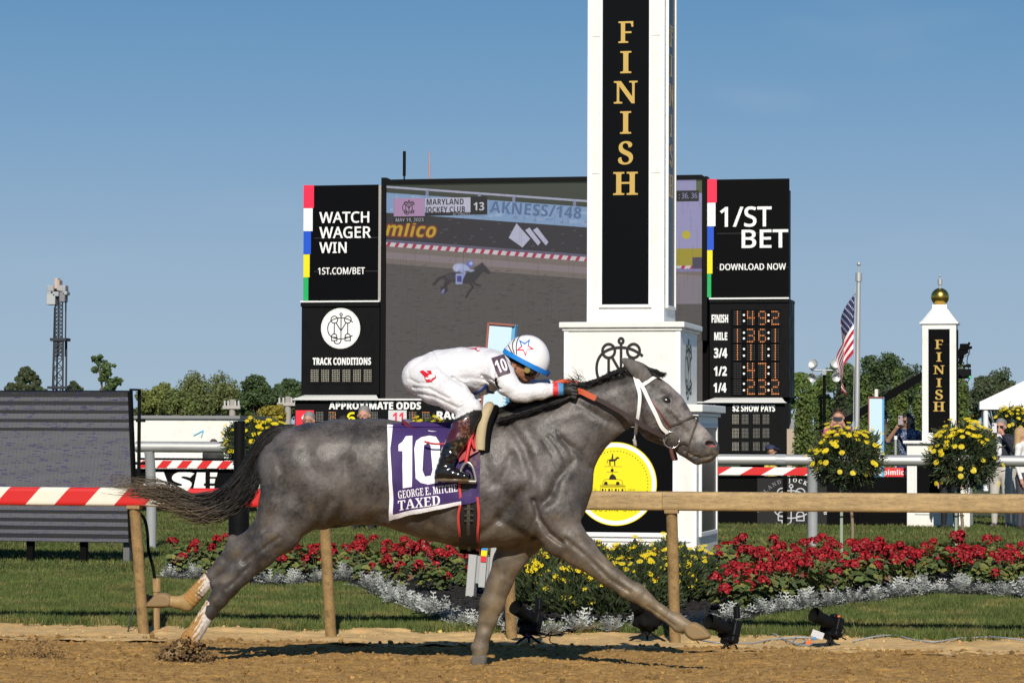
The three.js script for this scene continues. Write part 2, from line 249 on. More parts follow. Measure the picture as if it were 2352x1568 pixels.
{ // grass
  const blade = (h, w, bend, yaw, ox, oz) => { const g = new THREE.BufferGeometry(); const P = [-w, 0, 0, w, 0, 0, -w * .7, h * .55, bend * .35, w * .7, h * .55, bend * .35, 0, h, bend]; g.setAttribute('position', new THREE.Float32BufferAttribute(P, 3)); g.setIndex([0, 1, 3, 0, 3, 2, 2, 3, 4]); g.computeVertexNormals(); return g.rotateY(yaw).translate(ox, 0, oz); };
  const tuft = (seed, n, h, w, r) => { const R = rng(seed), L = []; for (let i = 0; i < n; i++) L.push(blade(h * (.5 + .6 * R()), w * (.7 + .6 * R()), h * (.15 + .65 * R()), R() * 6.3, (R() - .5) * r, (R() - .5) * r)); return merge(L); };
  const m = mat([1, 1, 1], .75, { side: THREE.DoubleSide });
  const R = rng(8);
  const grassC = (x, z) => { const n = fbm(x * .8, z * 1.2, 2, 3), d = .72 + .4 * R() + .25 * n, dry = clamp(smooth(.1, .75, N(x * 1.5, z * 1.9, 5)) * .75 + .25 * R() * R()); return lerp3([.084 * d, .120 * d, .020 * d], [.21 * d, .185 * d, .054 * d], dry); };
  const near = [[], []], far = [[], []];
  for (let i = 0; i < 80000; i++) {
    const s = 4.05 + 6.2 * Math.pow(R(), 1.25), z = ZH - s, x = mix(-10.2, 4.4, R()); if (s < edgeLawn(x) + .03 * R()) { if (R() > .05) continue; }
    const p = V(x, lawnY(x, z) - .004, z); if (s > 4.6 && inBed(p, 3)) continue; const edge = 1 - smooth(.05, .5, s - edgeLawn(x));
    near[i & 1].push({ p, q: eul((R() - .5) * .5, R() * 6.3, (R() - .5) * .5), s: V(1, .62 + .5 * R() + .35 * edge, 1), c: grassC(x, z) });
  }
  for (let i = 0; i < 90000; i++) {
    const s = 9.5 + 24 * Math.pow(R(), 1.1), z = ZH - s, x = mix(-8.5 - s * .52, 3.2 + s * .035, R()); const p = V(x, groundY(x, z) - .004, z); if (inBed(p, 0)) continue;
    const stripe = .92 + .12 * Math.sin(s * 2.1 + .6 * N(x * .2, s)); far[i & 1].push({ p, q: eul((R() - .5) * .5, R() * 6.3, (R() - .5) * .5), s: V(1, .6 + .6 * R(), 1), c: grassC(x, z).map((v) => v * stripe) });
  }
  scatter('lawn_grass', tuft(1, 8, .062, .0026, .05), m, near[0], 'blades of mown grass just behind the rail', 'grass');
  scatter('lawn_grass', tuft(2, 8, .055, .003, .06), m, near[1], 'shorter blades of mown grass just behind the rail', 'grass');
  scatter('turf_grass', tuft(3, 8, .055, .005, .13), m, far[0], 'mown grass of the turf course behind the flower bed', 'grass');
  scatter('turf_grass', tuft(4, 8, .06, .004, .14), m, far[1], 'taller mown grass of the turf course behind the flower bed', 'grass');
  const E = []; for (let i = 0; i < 900; i++) { const x = mix(-9, 4, R()), k = edgeLawn(x), z = ZH - (k - .16 + .22 * R()), n = N(x * 2.1, 40); if (n < .1) continue; E.push({ p: V(x, sandY(x, z) - .003, z), q: eul((R() - .5) * .8, R() * 6.3, (R() - .5) * .8), s: V(1.2, .6 + 1.1 * R(), 1.2), c: grassC(x, z).map((v) => v * .9) }); }
  scatter('grass_fringe', tuft(9, 7, .07, .003, .06), m, E, 'ragged grass fringe growing into the sand', 'grass');
}

// ------------------------------------------------------------------ finish posts
const TURN = rad(-3);                                              // the infield fittings stand a little askew of the rail
const mWhite = mat([.80, .80, .79], .55, { map: paintWear, roughnessMap: rough1 });
const mWhitePlain = mat([.80, .80, .79], .5);
const mBlackGloss = phys([.003, .003, .0034], .3, { specularIntensity: .22 });
const mBlackMatte = phys([.0035, .0035, .0038], .8, { specularIntensity: .15 });
const mBlackPaint = phys([.006, .006, .0064], .85, { roughnessMap: rough1, specularIntensity: .18 });
const mGold = mat([.56, .37, .09], .38, { metalness: .15 });
const mBrass = mat([.62, .40, .08], .3, { metalness: 1 });
const mSteel = mat([.52, .52, .50], .8, { metalness: .55, roughnessMap: rough1 });
const mGreyPaint = mat([.42, .43, .44], .5, { metalness: .25, roughnessMap: rough1 });
const mWhiteLetter = mat([.82, .82, .8], .6);

function ring(W, H, t, z, d, y0 = 0, bev = .006) {                 // a rectangular frame of four mitre-free bars around W x H, y from y0
  return [rbox(t, H + 2 * t, d, bev, -W / 2 - t / 2, y0 + H / 2, z - d / 2), rbox(t, H + 2 * t, d, bev, W / 2 + t / 2, y0 + H / 2, z - d / 2), rbox(W - .002, t, d * .96, bev, 0, y0 - t / 2, z - d / 2), rbox(W - .002, t, d * .96, bev, 0, y0 + H + t / 2, z - d / 2)];
}
function onSide(g) { return g.rotateY(Math.PI / 2); }
const roundelTexture = canvasTexture(1024, 1024, (g) => {
  const C = 512; g.fillStyle = '#f3de05'; g.beginPath(); g.arc(C, C, 511, 0, 7); g.fill(); g.fillStyle = '#f4f3ee'; g.beginPath(); g.arc(C, C, 500, 0, 7); g.fill(); g.fillStyle = '#f3de05'; g.beginPath(); g.arc(C, C, 452, 0, 7); g.fill();
  g.fillStyle = '#17140a'; for (let i = 0; i < 62; i++) { const a = i / 62 * Math.PI * 2; if (a > .45 && a < 2.7) continue; g.beginPath(); g.arc(C + 402 * Math.cos(a), C + 402 * Math.sin(a), 6.5, 0, 7); g.fill(); }
  // weather vane with horse and rider
  g.save(); g.translate(470, 222); g.beginPath(); g.ellipse(0, 0, 44, 17, -.08, 0, 7); g.fill(); g.beginPath(); g.moveTo(30, -10); g.quadraticCurveTo(50, -40, 72, -44); g.lineTo(92, -22); g.lineTo(84, -14); g.lineTo(66, -22); g.quadraticCurveTo(60, 0, 40, 10); g.fill(); g.lineWidth = 8; g.strokeStyle = '#17140a'; for (const [x, e] of [[-34, -38], [-26, -20], [26, 30], [34, 36]]) { g.beginPath(); g.moveTo(x, 8); g.lineTo(e, 70); g.stroke(); } g.beginPath(); g.moveTo(-42, -6); g.quadraticCurveTo(-68, 0, -62, 40); g.stroke(); g.beginPath(); g.ellipse(2, -36, 11, 24, .2, 0, 7); g.fill(); g.beginPath(); g.arc(4, -68, 10, 0, 7); g.fill(); g.restore();
  g.strokeStyle = '#17140a'; g.lineWidth = 5; const L = (...p) => { g.beginPath(); p.forEach(([x, y], i) => i ? g.lineTo(x, y) : g.moveTo(x, y)); g.stroke(); };
  L([370, 300], [590, 300]); L([470, 300], [470, 420]); L([400, 366], [545, 366]); g.beginPath(); g.arc(470, 346, 20, 0, 7); g.fill();
  g.beginPath(); g.moveTo(430, 458); g.quadraticCurveTo(440, 400, 472, 392); g.quadraticCurveTo(516, 404, 524, 458); g.fill();
  g.beginPath(); g.moveTo(352, 520); g.quadraticCurveTo(352, 462, 400, 458); g.lineTo(560, 458); g.quadraticCurveTo(600, 464, 604, 520); g.closePath(); g.stroke();
  for (const x of [392, 540]) { g.beginPath(); g.arc(x, 505, 22, Math.PI, 0); g.lineTo(x + 22, 526); g.lineTo(x - 22, 526); g.fill(); }
  g.fillRect(318, 530, 318, 10); g.fillRect(324, 552, 306, 6); L([322, 560], [322, 660]); L([632, 560], [632, 660]); for (let i = 0; i < 7; i++) g.fillRect(340 + i * 41, 572, i & 1 ? 12 : 24, 74); g.fillRect(318, 650, 318, 14);
  g.font = '42px sans-serif'; g.textAlign = 'center'; g.fillText("EST'D", 225, 600); g.fillText('1919', 705, 600);
  g.font = '74px sans-serif'; g.fillText('S U S A N   D A Y', 512, 850);
});
const mRoundel = mat([1, 1, 1], .45, { map: roundelTexture });
const mEmblem = mat([.006, .006, .006], .5, { alphaTest: .5, alphaMap: canvasTexture(1024, 1024, (g) => { g.fillStyle = '#000'; g.fillRect(0, 0, 1024, 1024); monogram(g, 512, 512, 470, '#fff', .10); }, false) });

const pillarF = frame(1420, 1291, TURN);
{
  const t = thing('finish_post', 'tall white finish post with black panels and gold lettering beside the flower bed', 'finish post', pillarF.pos, TURN);
  const zc = -.87, s = (px, off) => { };
  const block = (name, W, y0, y1, m = mWhite) => add(name, planarUV(rbox(W, y1 - y0, W, .012, 0, (y0 + y1) / 2, zc), .5), m, t);
  block('base', 1.74, 0, 1.66); block('cornice', 1.90, 1.66, 1.745); block('moulding', 1.80, 1.615, 1.659);
  block('middle_block', 1.31, 1.745, 2.60); block('cornice', 1.42, 2.60, 2.665); block('moulding', 1.36, 2.565, 2.599);
  block('shaft', .87, 2.665, 7.0); block('cornice', 1.0, 7.0, 7.06);
  for (const [W, y0, y1] of [[.87, 2.67, 6.99], [1.31, 1.75, 2.56], [1.74, .06, 1.61]]) for (const sx of [-1, 1]) add('corner_trim', rbox(.055, y1 - y0, .05, .004, sx * (W / 2 - .022), (y0 + y1) / 2, zc + W / 2 - .017), mWhitePlain, t);
  for (const y of [4.35, 5.9]) for (const sx of [-1, 1]) add('joint', box(.12, .004, .004, sx * .335, y, zc + .4365), mat([.4, .39, .37], .8), t);
  add('rail_trim', merge([rbox(1.62, .03, .02, .004, 0, .245, .008), rbox(1.62, .02, .02, .004, 0, .13, .008)]), mWhitePlain, t);
  const roof = new THREE.CylinderGeometry(.12, .70, .42, 4, 1).rotateY(Math.PI / 4).translate(0, 7.27, zc); add('roof', roof, mWhitePlain, t);
  add('ball', ball(.22, 0, 7.72, zc, 24), mBrass, t);
  const face = (W, H, y0, z, side, wd, panelMat) => {              // recessed black panel in a moulded frame
    const f = (g) => (side ? onSide(g.translate(0, 0, 0)) : g), off = side ? 0 : zc;
    const p = add('panel', f(box(W, H, .012, 0, y0 + H / 2, z + .008)), panelMat, t); p.position.z = off + (side ? zc : 0);
    const r = add('panel_frame', f(merge(ring(W, H, wd, z + .03, .03, y0))), mWhitePlain, t); r.position.z = off + (side ? zc : 0);
    return p;
  };
  const pan = mBlackGloss;
  face(1.22, 1.16, .33, .87, false, .05, pan); face(1.22, 1.16, .33, .87, true, .05, pan);
  face(.53, 3.95, 2.87, .435, false, .035, pan); face(.53, 3.95, 2.87, .435, true, .035, pan);
  // gold letters
  const spots = [['F', 45, 95], ['I', 114, 165], ['N', 183, 235], ['I', 253, 305], ['S', 322, 376], ['H', 393, 446]];
  const fy = (py) => EYE + (1003 - py) / 204.6; const wid = { F: .17, I: .125, N: .27, S: .17, H: .28 };
  for (const side of [false, true]) for (const [ch, a, b] of spots) {
    const r = { x: 0, y: (fy(a) + fy(b)) / 2, w: wid[ch], h: fy(a) - fy(b) }; const g = text(ch, serifFont, r, .450, .006, .0);
    if (side) g.translate(0, 0, -.450).scale(1, 1, .3).translate(0, 0, .4502); const l = add('letter', side ? onSide(g) : g, mGold, t); l.position.z = zc;
  }
  // monogram on the middle block, front and right
  for (const side of [false, true]) { const g = new THREE.PlaneGeometry(.68, .74).translate(-.01, 2.150, .658); const l = add('emblem', side ? onSide(g) : g, mEmblem, t); l.position.z = zc; l.userData.label = 'black interlaced club monogram'; }
  // yellow roundel on the base
  const rd = add('roundel', new THREE.CylinderGeometry(.462, .462, .01, 64).rotateX(Math.PI / 2), mat([.75, .6, .01], .5), t); const F0 = pillarF.at(1415, 1111); rd.position.set(F0[0], F0[1], .021);
  const pr = add('roundel_print', new THREE.CircleGeometry(.462, 64), mRoundel, t); pr.position.set(F0[0], F0[1], .0285); pr.userData.label = 'yellow emblem with clubhouse cupola and weather vane';
  add('step', merge([rbox(2.05, .05, 2.05, .01, 0, .025, zc)]), mat([.18, .16, .14], .9), t);
}
{ // the second, smaller finish post across the turf
  const F = frame(2156, 1211, TURN), r = (a, b, c, d) => F.rect(a, b, c, d);
  const t = thing('finish_post', 'small white finish post topped with a brass ball across the turf', 'finish post', F.pos, TURN);
  const q = (name, R, dz, W = R.w, m = mWhite) => add(name, planarUV(rbox(R.w, R.h, W, .01, 0, R.y, -dz), .5), m, t);
  const zc = .52;
  q('base', r(2085, 1018, 2230, 1211), zc, 1.0); q('ledge', r(2076, 1012, 2238, 1019), zc, 1.12); q('shaft', r(2118, 742, 2197, 1013), zc, .54);
  add('panel', box(.33, 1.62, .01, 0, F.at(2156, 874)[1], -zc + .272), mBlackMatte, t); add('panel', box(.01, 1.62, .33, .272, F.at(2156, 874)[1], -zc), mBlackMatte, t);
  add('panel_frame', merge(ring(.33, 1.62, .02, -zc + .285, .02, F.at(2156, 874)[1] - .81)), mWhitePlain, t);
  add('panel', box(.62, .78, .012, -.02, .62, -.016), mBlackMatte, t); add('panel_frame', merge(ring(.62, .78, .03, 0, .02, .23)).translate(-.02, 0, 0), mWhitePlain, t);
  const y0 = F.at(2156, 742)[1]; add('roof', merge([put(new THREE.CylinderGeometry(.155, .41, .24, 4, 1).rotateY(Math.PI / 4), 0, y0 + .14, -zc), box(.60, .03, .60, 0, y0 + .015, -zc), box(.23, .06, .23, 0, y0 + .28, -zc)]), mWhitePlain, t);
  const yb = F.at(2157, 678)[1]; add('ball', ball(.142, 0, yb, -zc, 28), mBrass, t);
  add('finial', merge([cyl(.018, .018, .12, 10, 0, yb + .18, -zc), cyl(.035, .035, .08, 12, 0, yb + .235, -zc), ball(.02, 0, yb + .335, -zc, 10), cyl(.008, .008, .06, 6, 0, yb + .30, -zc)]), mSteel, t);
  const rows = [['F', 780], ['I', 814], ['N', 848], ['I', 882], ['S', 915], ['H', 933]];
  [['F', 779, 800, .125], ['I', 808, 829, .085], ['N', 838, 858, .17], ['I', 868, 888, .085], ['S', 894, 917, .12], ['H', 922, 944, .18]].forEach(([c, a, b, w]) => { const R = r(2150, a, 2160, b); add('letter', text(c, serifFont, { x: 0, y: R.y, w, h: R.h }, -zc + .279, .006), mGold, t); });
}

// ------------------------------------------------------------------ tote board
const FIVE = { 0: '01110100011000110001100011000101110', 1: '00100001000010000100001000010000100', 2: '11110000010000101110100001000011111', 3: '11110000010000101110000010000111110', 4: '10010100101001011111000100001000010', 6: '01110100001000011110100011000101110', 7: '11111000010000100001000010000100001', 9: '01110100011000101111000010000101110', ' ': '0'.repeat(35) };
const tote = frame(1250, 1003 + FOCAL * EYE / 86, TURN);
const toteScale = FOCAL / 86;
const mLamp = mat([.20, .19, .17], .35), mLampOn = mat([.55, .19, .06], .5, { emissive: RGB(.8, .26, .08), emissiveIntensity: .28 }), mLampPale = mat([.36, .33, .27], .4);
const lampGeo = new THREE.CircleGeometry(.5, 7);
function lampCell(parent, R, z, on, off = mLamp, lit = mLampOn, cols = 5, rowsN = 7) {
  const c = add('lamp_cell', plate(R, z + .012, .012), mBlackMatte, parent), A = [], B = [];
  for (let j = 0; j < rowsN; j++) for (let i = 0; i < cols; i++) {
    const g = lampGeo.clone().scale(R.w / cols * .72, R.h / rowsN * .72, 1).translate(mix(R.u0, R.u1, (i + .5) / cols), mix(R.v1, R.v0, (j + .5) / rowsN), z + .016);
    (on && on[j * cols + i] === '1' ? A : B).push(g);
  }
  if (A.length) add('lit_lamps', merge(A), lit, c).userData.kind = 'stuff'; if (B.length) add('dark_lamps', merge(B), off, c).userData.kind = 'stuff';
}
const t0 = thing('tote_board', 'large black tote board with video screen and lamp displays behind the finish post', 'tote board', tote.pos, TURN);
{
  const R = (a, b, c, d, o = 0) => tote.rect(a, b, c, d, o);
  const solid = (name, r, z, depth, m) => add(name, plate(r, z, depth), m, t0);
  // backing structure down to the ground
  solid('backing', R(700, 440, 1808, 1040), -.5, .5, mBlackMatte);
  add('leg', box(1.2, tote.at(0, 1000)[1], .5, tote.at(760, 1000)[0], tote.at(0, 1000)[1] / 2, -.9), mBlackMatte, t0); add('leg', box(1.2, tote.at(0, 1000)[1], .5, tote.at(1740, 1000)[0], tote.at(0, 1000)[1] / 2, -.9), mBlackMatte, t0);
  // video screen
  const sc = R(886, 418, 1613, 922);
  const screenTex = canvasTexture(1456, 1008, (g, w, h) => {
    const X = (px) => (px - 886) * 2, Y = (py) => (py - 418) * 2, k = .085, rr = rng(4);
    g.fillStyle = '#3b4437'; g.fillRect(0, 0, w, h);
    const band = (y0, y1, c) => { g.fillStyle = c; g.beginPath(); g.moveTo(0, Y(y0)); g.lineTo(w, Y(y0) + w * k); g.lineTo(w, Y(y1) + w * k); g.lineTo(0, Y(y1)); g.fill(); };
    band(421, 426, '#b9bcd6'); for (const x of [978, 1100, 1180, 1320]) { g.fillStyle = '#8f95b8'; g.fillRect(X(x), Y(425) + X(x) * k, 14, 44); }
    band(437, 484, '#8fb0d8'); for (let i = 0; i < 130; i++) { g.fillStyle = ['#7fa2d6', '#a4c2e6', '#9fb8de', '#86a0c4'][i & 3]; const x = rr() * w; g.fillRect(x, Y(439) + x * k + rr() * 70, 10 + rr() * 30, 12); }
    g.save(); g.translate(X(1128), Y(486)); g.rotate(.083); g.font = 'bold 74px sans-serif'; g.fillStyle = '#5d79a8'; g.fillText('AKNESS/148', 0, 0); g.restore();
    band(484, 552, '#2d2a33'); for (let i = 0; i < 60; i++) { g.fillStyle = '#55505f'; const x = rr() * w; g.fillRect(x, Y(488) + x * k + rr() * 110, 14, 5); }
    g.save(); g.translate(X(880), Y(537)); g.rotate(.05); g.transform(1, 0, -.2, 1, 0, 0); g.font = 'bold 92px sans-serif'; g.lineWidth = 12; g.strokeStyle = '#8a2c18'; g.strokeText('mlico', 0, 0); g.fillStyle = '#d2b21d'; g.fillText('mlico', 0, 0); g.restore();
    g.fillStyle = '#c9cbe4'; g.beginPath(); g.moveTo(X(1172), Y(545)); g.lineTo(X(1190), Y(512)); g.lineTo(X(1222), Y(548)); g.lineTo(X(1204), Y(568)); g.fill(); for (const o of [0, 18]) { g.beginPath(); g.moveTo(X(1210 + o), Y(528)); g.lineTo(X(1220 + o), Y(522)); g.lineTo(X(1246 + o), Y(556)); g.lineTo(X(1240 + o), Y(564)); g.fill(); }
    band(546, 552, '#67637c');
    band(552, 562, '#e3dfe6'); for (let i = 0; i < 70; i++) { const x = i * 40; g.fillStyle = '#c03050'; g.beginPath(); g.moveTo(x + 8, Y(552) + x * k); g.lineTo(x + 24, Y(552) + x * k + 1); g.lineTo(x + 14, Y(562) + x * k + 1); g.lineTo(x - 2, Y(562) + x * k); g.fill(); }
    band(562, 602, '#82766f'); band(575, 590, '#94868a'); band(602, 1100, '#5b5654');
    for (let i = 0; i < 2600; i++) { const x = rr() * w, y = Y(600) + x * k * .8 + rr() * h; g.fillStyle = rr() < .5 ? 'rgba(104,98,98,.5)' : 'rgba(58,52,50,.5)'; g.fillRect(x, y, 8 + rr() * 26, 2 + rr() * 3); }
    // horse and rider in the broadcast picture
    g.save(); g.translate(X(1062), Y(638)); g.scale(1.08, 1.02); g.filter = 'blur(2.2px)'; const C = (c, f) => { g.fillStyle = c; g.beginPath(); f(); g.fill(); };
    g.lineCap = 'round'; const leg = (c, w, ...p) => { g.strokeStyle = c; g.lineWidth = w; g.beginPath(); p.forEach(([x, y], i) => i ? g.lineTo(x, y) : g.moveTo(x, y)); g.stroke(); };
    leg('#242127', 9, [-58, 6], [-70, 30], [-62, 52], [-78, 66]); leg('#2b282f', 11, [-50, 12], [-66, 34], [-84, 44], [-78, 62]); leg('#242127', 8, [34, 16], [52, 40], [36, 58], [22, 86]); leg('#2b282f', 9, [42, 12], [66, 30], [82, 34]);
    C('#322f36', () => { g.moveTo(-74, -2); g.bezierCurveTo(-72, -30, -30, -30, -6, -22); g.bezierCurveTo(14, -18, 30, -26, 48, -34); g.lineTo(84, -60); g.lineTo(92, -72); g.lineTo(100, -60); g.bezierCurveTo(112, -46, 124, -34, 126, -22); g.bezierCurveTo(116, -14, 108, -22, 98, -30); g.bezierCurveTo(84, -18, 70, 2, 56, 18); g.bezierCurveTo(20, 30, -10, 20, -40, 16); g.bezierCurveTo(-56, 24, -74, 20, -74, -2); }); C('#46424b', () => g.ellipse(-46, -8, 22, 14, .3, 0, 7)); leg('#2a2730', 12, [-72, -8], [-96, 0], [-118, 26]); leg('#2c2a31', 6, [46, -36], [70, -54], [88, -66]);
    C('#b6c0ee', () => g.ellipse(2, -50, 34, 17, .22, 0, 7)); C('#c8cff4', () => g.ellipse(-20, -48, 16, 18, .2, 0, 7)); leg('#b6c0ee', 10, [22, -46], [40, -34], [52, -36]); leg('#a9b4e8', 12, [-6, -38], [14, -24], [2, 4]); C('#5f78e0', () => g.arc(38, -66, 14, 0, 7)); C('#c6ceef', () => g.arc(42, -68, 8, 0, 7)); C('#aebcf0', () => g.rect(-24, -22, 30, 48)); C('#3f4590', () => g.rect(-18, -12, 20, 28)); leg('#9a92ee', 9, [-76, 52], [-80, 64]); g.filter = 'none'; g.restore();
    // right end of the picture
    g.fillStyle = '#a9a6d4'; g.fillRect(X(1540), 0, 200, Y(592)); g.fillStyle = '#5c6a45'; g.fillRect(X(1600), 0, 40, 60); g.fillRect(X(1545), 0, 22, 52); g.fillStyle = '#d3c52a'; g.beginPath(); g.arc(X(1578), Y(543), 19, 0, 7); g.fill(); g.fillStyle = '#b3a326'; g.fillRect(X(1540), Y(574), 200, 78); g.fillStyle = '#4d4560'; g.fillRect(X(1592), Y(594), 80, 60); g.fillStyle = '#8d86b8'; g.fillRect(X(1540), Y(620), 200, 14); g.fillStyle = '#8f8590'; g.fillRect(X(1540), Y(640), 200, 120);
    // captions
    g.fillStyle = '#c49ac6'; g.fillRect(X(903), Y(451), 146, 84); monogram(g, X(939), Y(472), 34, '#2a2026', .1);
    g.fillStyle = '#151318'; g.fillRect(X(903), Y(493), 146, 32); g.fillStyle = '#d8d8e4'; g.font = '22px sans-serif'; g.fillText('MAY 19, 2023', X(907), Y(505)); g.fillStyle = '#151318'; g.fillRect(X(977), Y(484), 214, 16);
    g.fillStyle = '#d3d3ea'; g.fillRect(X(977), Y(451), 214, 68); g.fillStyle = '#1b1a22'; g.font = 'bold 38px sans-serif'; g.fillText('MARYLAND', X(979), Y(467), 178); g.fillText('JOCKEY CLUB', X(977), Y(485), 188); g.fillStyle = '#c9c9d6'; g.font = '16px sans-serif'; g.fillText('AT PIMLICO', X(1042), Y(492));
    g.fillStyle = '#151318'; g.fillRect(X(1083), Y(449), 78, 84); g.fillStyle = '#e4e4ee'; g.font = 'bold 52px sans-serif'; g.fillText('13', X(1089), Y(481), 54);
    g.fillStyle = '#151318'; g.fillRect(X(1540), Y(442), 132, 50); g.fillStyle = '#b8b4ea'; g.font = '34px sans-serif'; g.fillText(': 36. 36', X(1560), Y(460), 86);
    for (let y = 0; y < h; y += 4) { g.fillStyle = 'rgba(10,10,14,.26)'; g.fillRect(0, y, w, 2); } for (let i = 0; i < 420; i++) { g.fillStyle = 'rgba(18,16,20,.10)'; const x = rr() * w; g.fillRect(x, rr() * h, 3, 40 + rr() * 120); }
  });
  solid('video_screen', sc, -.02, .1, mat([.05, .05, .05], .7, { emissive: RGB(1, 1, 1), emissiveMap: screenTex, map: screenTex, emissiveIntensity: .8 })).userData.label = 'video screen replaying the race';
  for (const [n, r] of [['screen_frame', R(875, 408, 886, 922)], ['screen_frame', R(1613, 405, 1625, 782)], ['screen_frame', R(886.4, 407, 1612.6, 418)]]) solid(n, r, .05, .5, mBlackPaint);
  // advertising panels with the five colour bars
  const panel = (x0, y0, x1, y1, bars) => { solid('sign_panel', R(x0, y0, x1, y1), 0, .12, phys([.0025, .0025, .003], .4, { specularIntensity: .15 })); const C = [[.82, .01, .06], [.8, .8, .8], [.0, .07, .55], [.85, .68, .0], [.0, .38, .09]], h = (y1 - y0) / 5; C.forEach((c, i) => solid('colour_bar', R(x0, y0 + h * i + .3, x0 + bars[i], y0 + h * (i + 1) - .3), .02, .02, mat(c, .5))); for (const f of [.455, .745]) solid('joint', R(x0 + bars[0], y0 + (y1 - y0) * f, x1, y0 + (y1 - y0) * f + 1), .003, .003, mat([.03, .03, .03], .6)); };
  panel(697, 425, 868, 690, [24, 21, 17, 14, 11]); panel(1625, 411, 1813, 683, [22, 19, 15, 12, 9]);
  solid('gap_strip', R(868.4, 425, 874.6, 690), -.02, .1, mat([.35, .32, .31], .8));
  const write = (s, font, x0, y0, x1, y1, z = .02, m = mWhiteLetter, bold = 0, parent = t0) => add('lettering', text(s, font, R(x0, y0, x1, y1, z), z, .012, bold), m, parent);
  write('WATCH', sansLight, 733, 486, 848, 512, .02, mWhiteLetter, .022); write('WAGER', sansLight, 733, 520, 852, 547, .02, mWhiteLetter, .022); write('WIN', sansLight, 733, 556, 796, 581, .02, mWhiteLetter, .022); write('1ST.COM/BET', sansLight, 730, 614, 838, 630, .02, mWhiteLetter, .022);
  write('1/ST', sansLight, 1654, 474, 1773, 521, .02, mWhiteLetter, .022); write('BET', sansLight, 1704, 527, 1811, 569, .02, mWhiteLetter, .022); write('DOWNLOAD NOW', sansLight, 1654, 605, 1806, 620, .02, mWhiteLetter, .022);
  // left display block
  solid('cap_strip', R(691, 690.6, 873, 694), .1, .3, mWhitePlain); solid('display_block', R(693, 694, 872, 906), .05, .6, mBlackPaint); solid('display_lintel', R(692, 694.2, 872.6, 704), .1, .2, mBlackPaint);
  const rn = R(737, 709, 827, 799, .05); add('roundel', new THREE.CircleGeometry(rn.w / 2, 56).translate(rn.x, rn.y, .056), mat([1, 1, 1], .5, { map: canvasTexture(512, 512, (g) => { g.fillStyle = '#f2f1ee'; g.fillRect(0, 0, 512, 512); g.strokeStyle = '#333'; g.lineWidth = 3; g.beginPath(); g.arc(256, 256, 243, 0, 7); g.stroke(); monogram(g, 262, 256, 196, '#0a0a0a', .07); }) }), t0);
  solid('label_board', R(707, 818, 859, 841), .065, .015, mBlackPaint); write('TRACK CONDITIONS', sansFont, 718, 821, 852, 838, .066, mWhiteLetter, .03);
  solid('lamp_board', R(706, 844, 859, 882), .065, .015, mBlackPaint); for (let i = 0; i < 6; i++) lampCell(t0, R(713 + i * 24.4, 848, 732 + i * 24.4, 877, .06), .066, null, mLampPale);
  // right display block with the fractional times
  solid('cap_strip', R(1630, 683.6, 1813, 687), .1, .3, mWhitePlain); solid('display_block', R(1631, 687, 1814, 912), .05, 1.4, mBlackPaint); solid('display_lintel', R(1630.4, 687.2, 1814.6, 695), .1, 1.5, mBlackPaint);
  const rows = [['FINISH', 719, 742, '1492', 1635, 1673], ['MILE', 760, 782, '1361', 1641, 1671], ['3/4', 796, 823, '1111', 1640, 1671], ['1/2', 838, 864, ' 471', 1640, 1670], ['1/4', 876, 902, ' 232', 1639, 1669]];
  rows.forEach(([s, a, b, d, x0, x1], k) => {
    write(s, sansFont, x0, a + 3, x1, b - 1, .052, mWhiteLetter, .03); solid('lamp_board', R(1679, a - 8, 1792, b + 8), .065, .014, mBlackMatte); const y0 = a - 6, y1 = b + 5, xs = [1685, 1716, 1742, 1772];
    for (let i = 0; i < 4; i++) lampCell(t0, R(xs[i], y0, xs[i] + 19, y1, .06), .066, FIVE[d[i]], mat([.022, .022, .022], .4));
    for (const x of [1709.5, 1766]) for (const f of [.3, .7]) { const q = R(x - 2.6, mix(y0, y1, f) - 2.6, x + 2.6, mix(y0, y1, f) + 2.6, .06); add('colon_dot', new THREE.CircleGeometry(q.w / 2, 12).translate(q.x, q.y, .0805), mWhiteLetter, t0); }
  });
  // lower boards with their little roofs
  const roofG = (x0, x1, y0, y1) => { const a = R(x0, y0, x1, y1); const g = new THREE.BufferGeometry(); const P = [a.u0, a.v0, .20, a.u1, a.v0, .20, a.u1 - .12, a.v1, .03, a.u0 + .35, a.v1, .03]; g.setAttribute('position', new THREE.Float32BufferAttribute([...P, ...P.map((v, i) => i % 3 === 1 ? v - .05 : v)], 3)); g.setIndex([0, 1, 2, 0, 2, 3, 4, 6, 5, 4, 7, 6, 0, 4, 5, 0, 5, 1, 1, 5, 6, 1, 6, 2, 3, 2, 6, 3, 6, 7, 0, 3, 7, 0, 7, 4]); g.computeVertexNormals(); add('canopy', g.toNonIndexed(), mat([.55, .55, .53], .6), t0); };
  roofG(675, 873, 907, 917); roofG(1616, 1806, 913, 923);
  solid('odds_board', R(678, 919, 1240, 1036), .06, .6, mBlackPaint); solid('cap_strip', R(676, 915.5, 1240, 919), .085, .5, mWhitePlain);
  solid('pays_board', R(1560, 925, 1813, 1040), .06, .6, mBlackPaint); solid('cap_strip', R(1560, 922.5, 1806, 925), .085, .4, mWhitePlain);
  write('APPROXIMATE ODDS', sansFont, 755, 923, 967, 940, .062, mWhiteLetter, .03); write('RACE', sansFont, 1003, 944, 1068, 963, .062, mWhiteLetter, .03); write('POOL', sansFont, 1008, 970, 1066, 988, .062, mWhiteLetter, .03); write('RD', sansFont, 1185, 928, 1203, 948, .062, mWhiteLetter, .03);
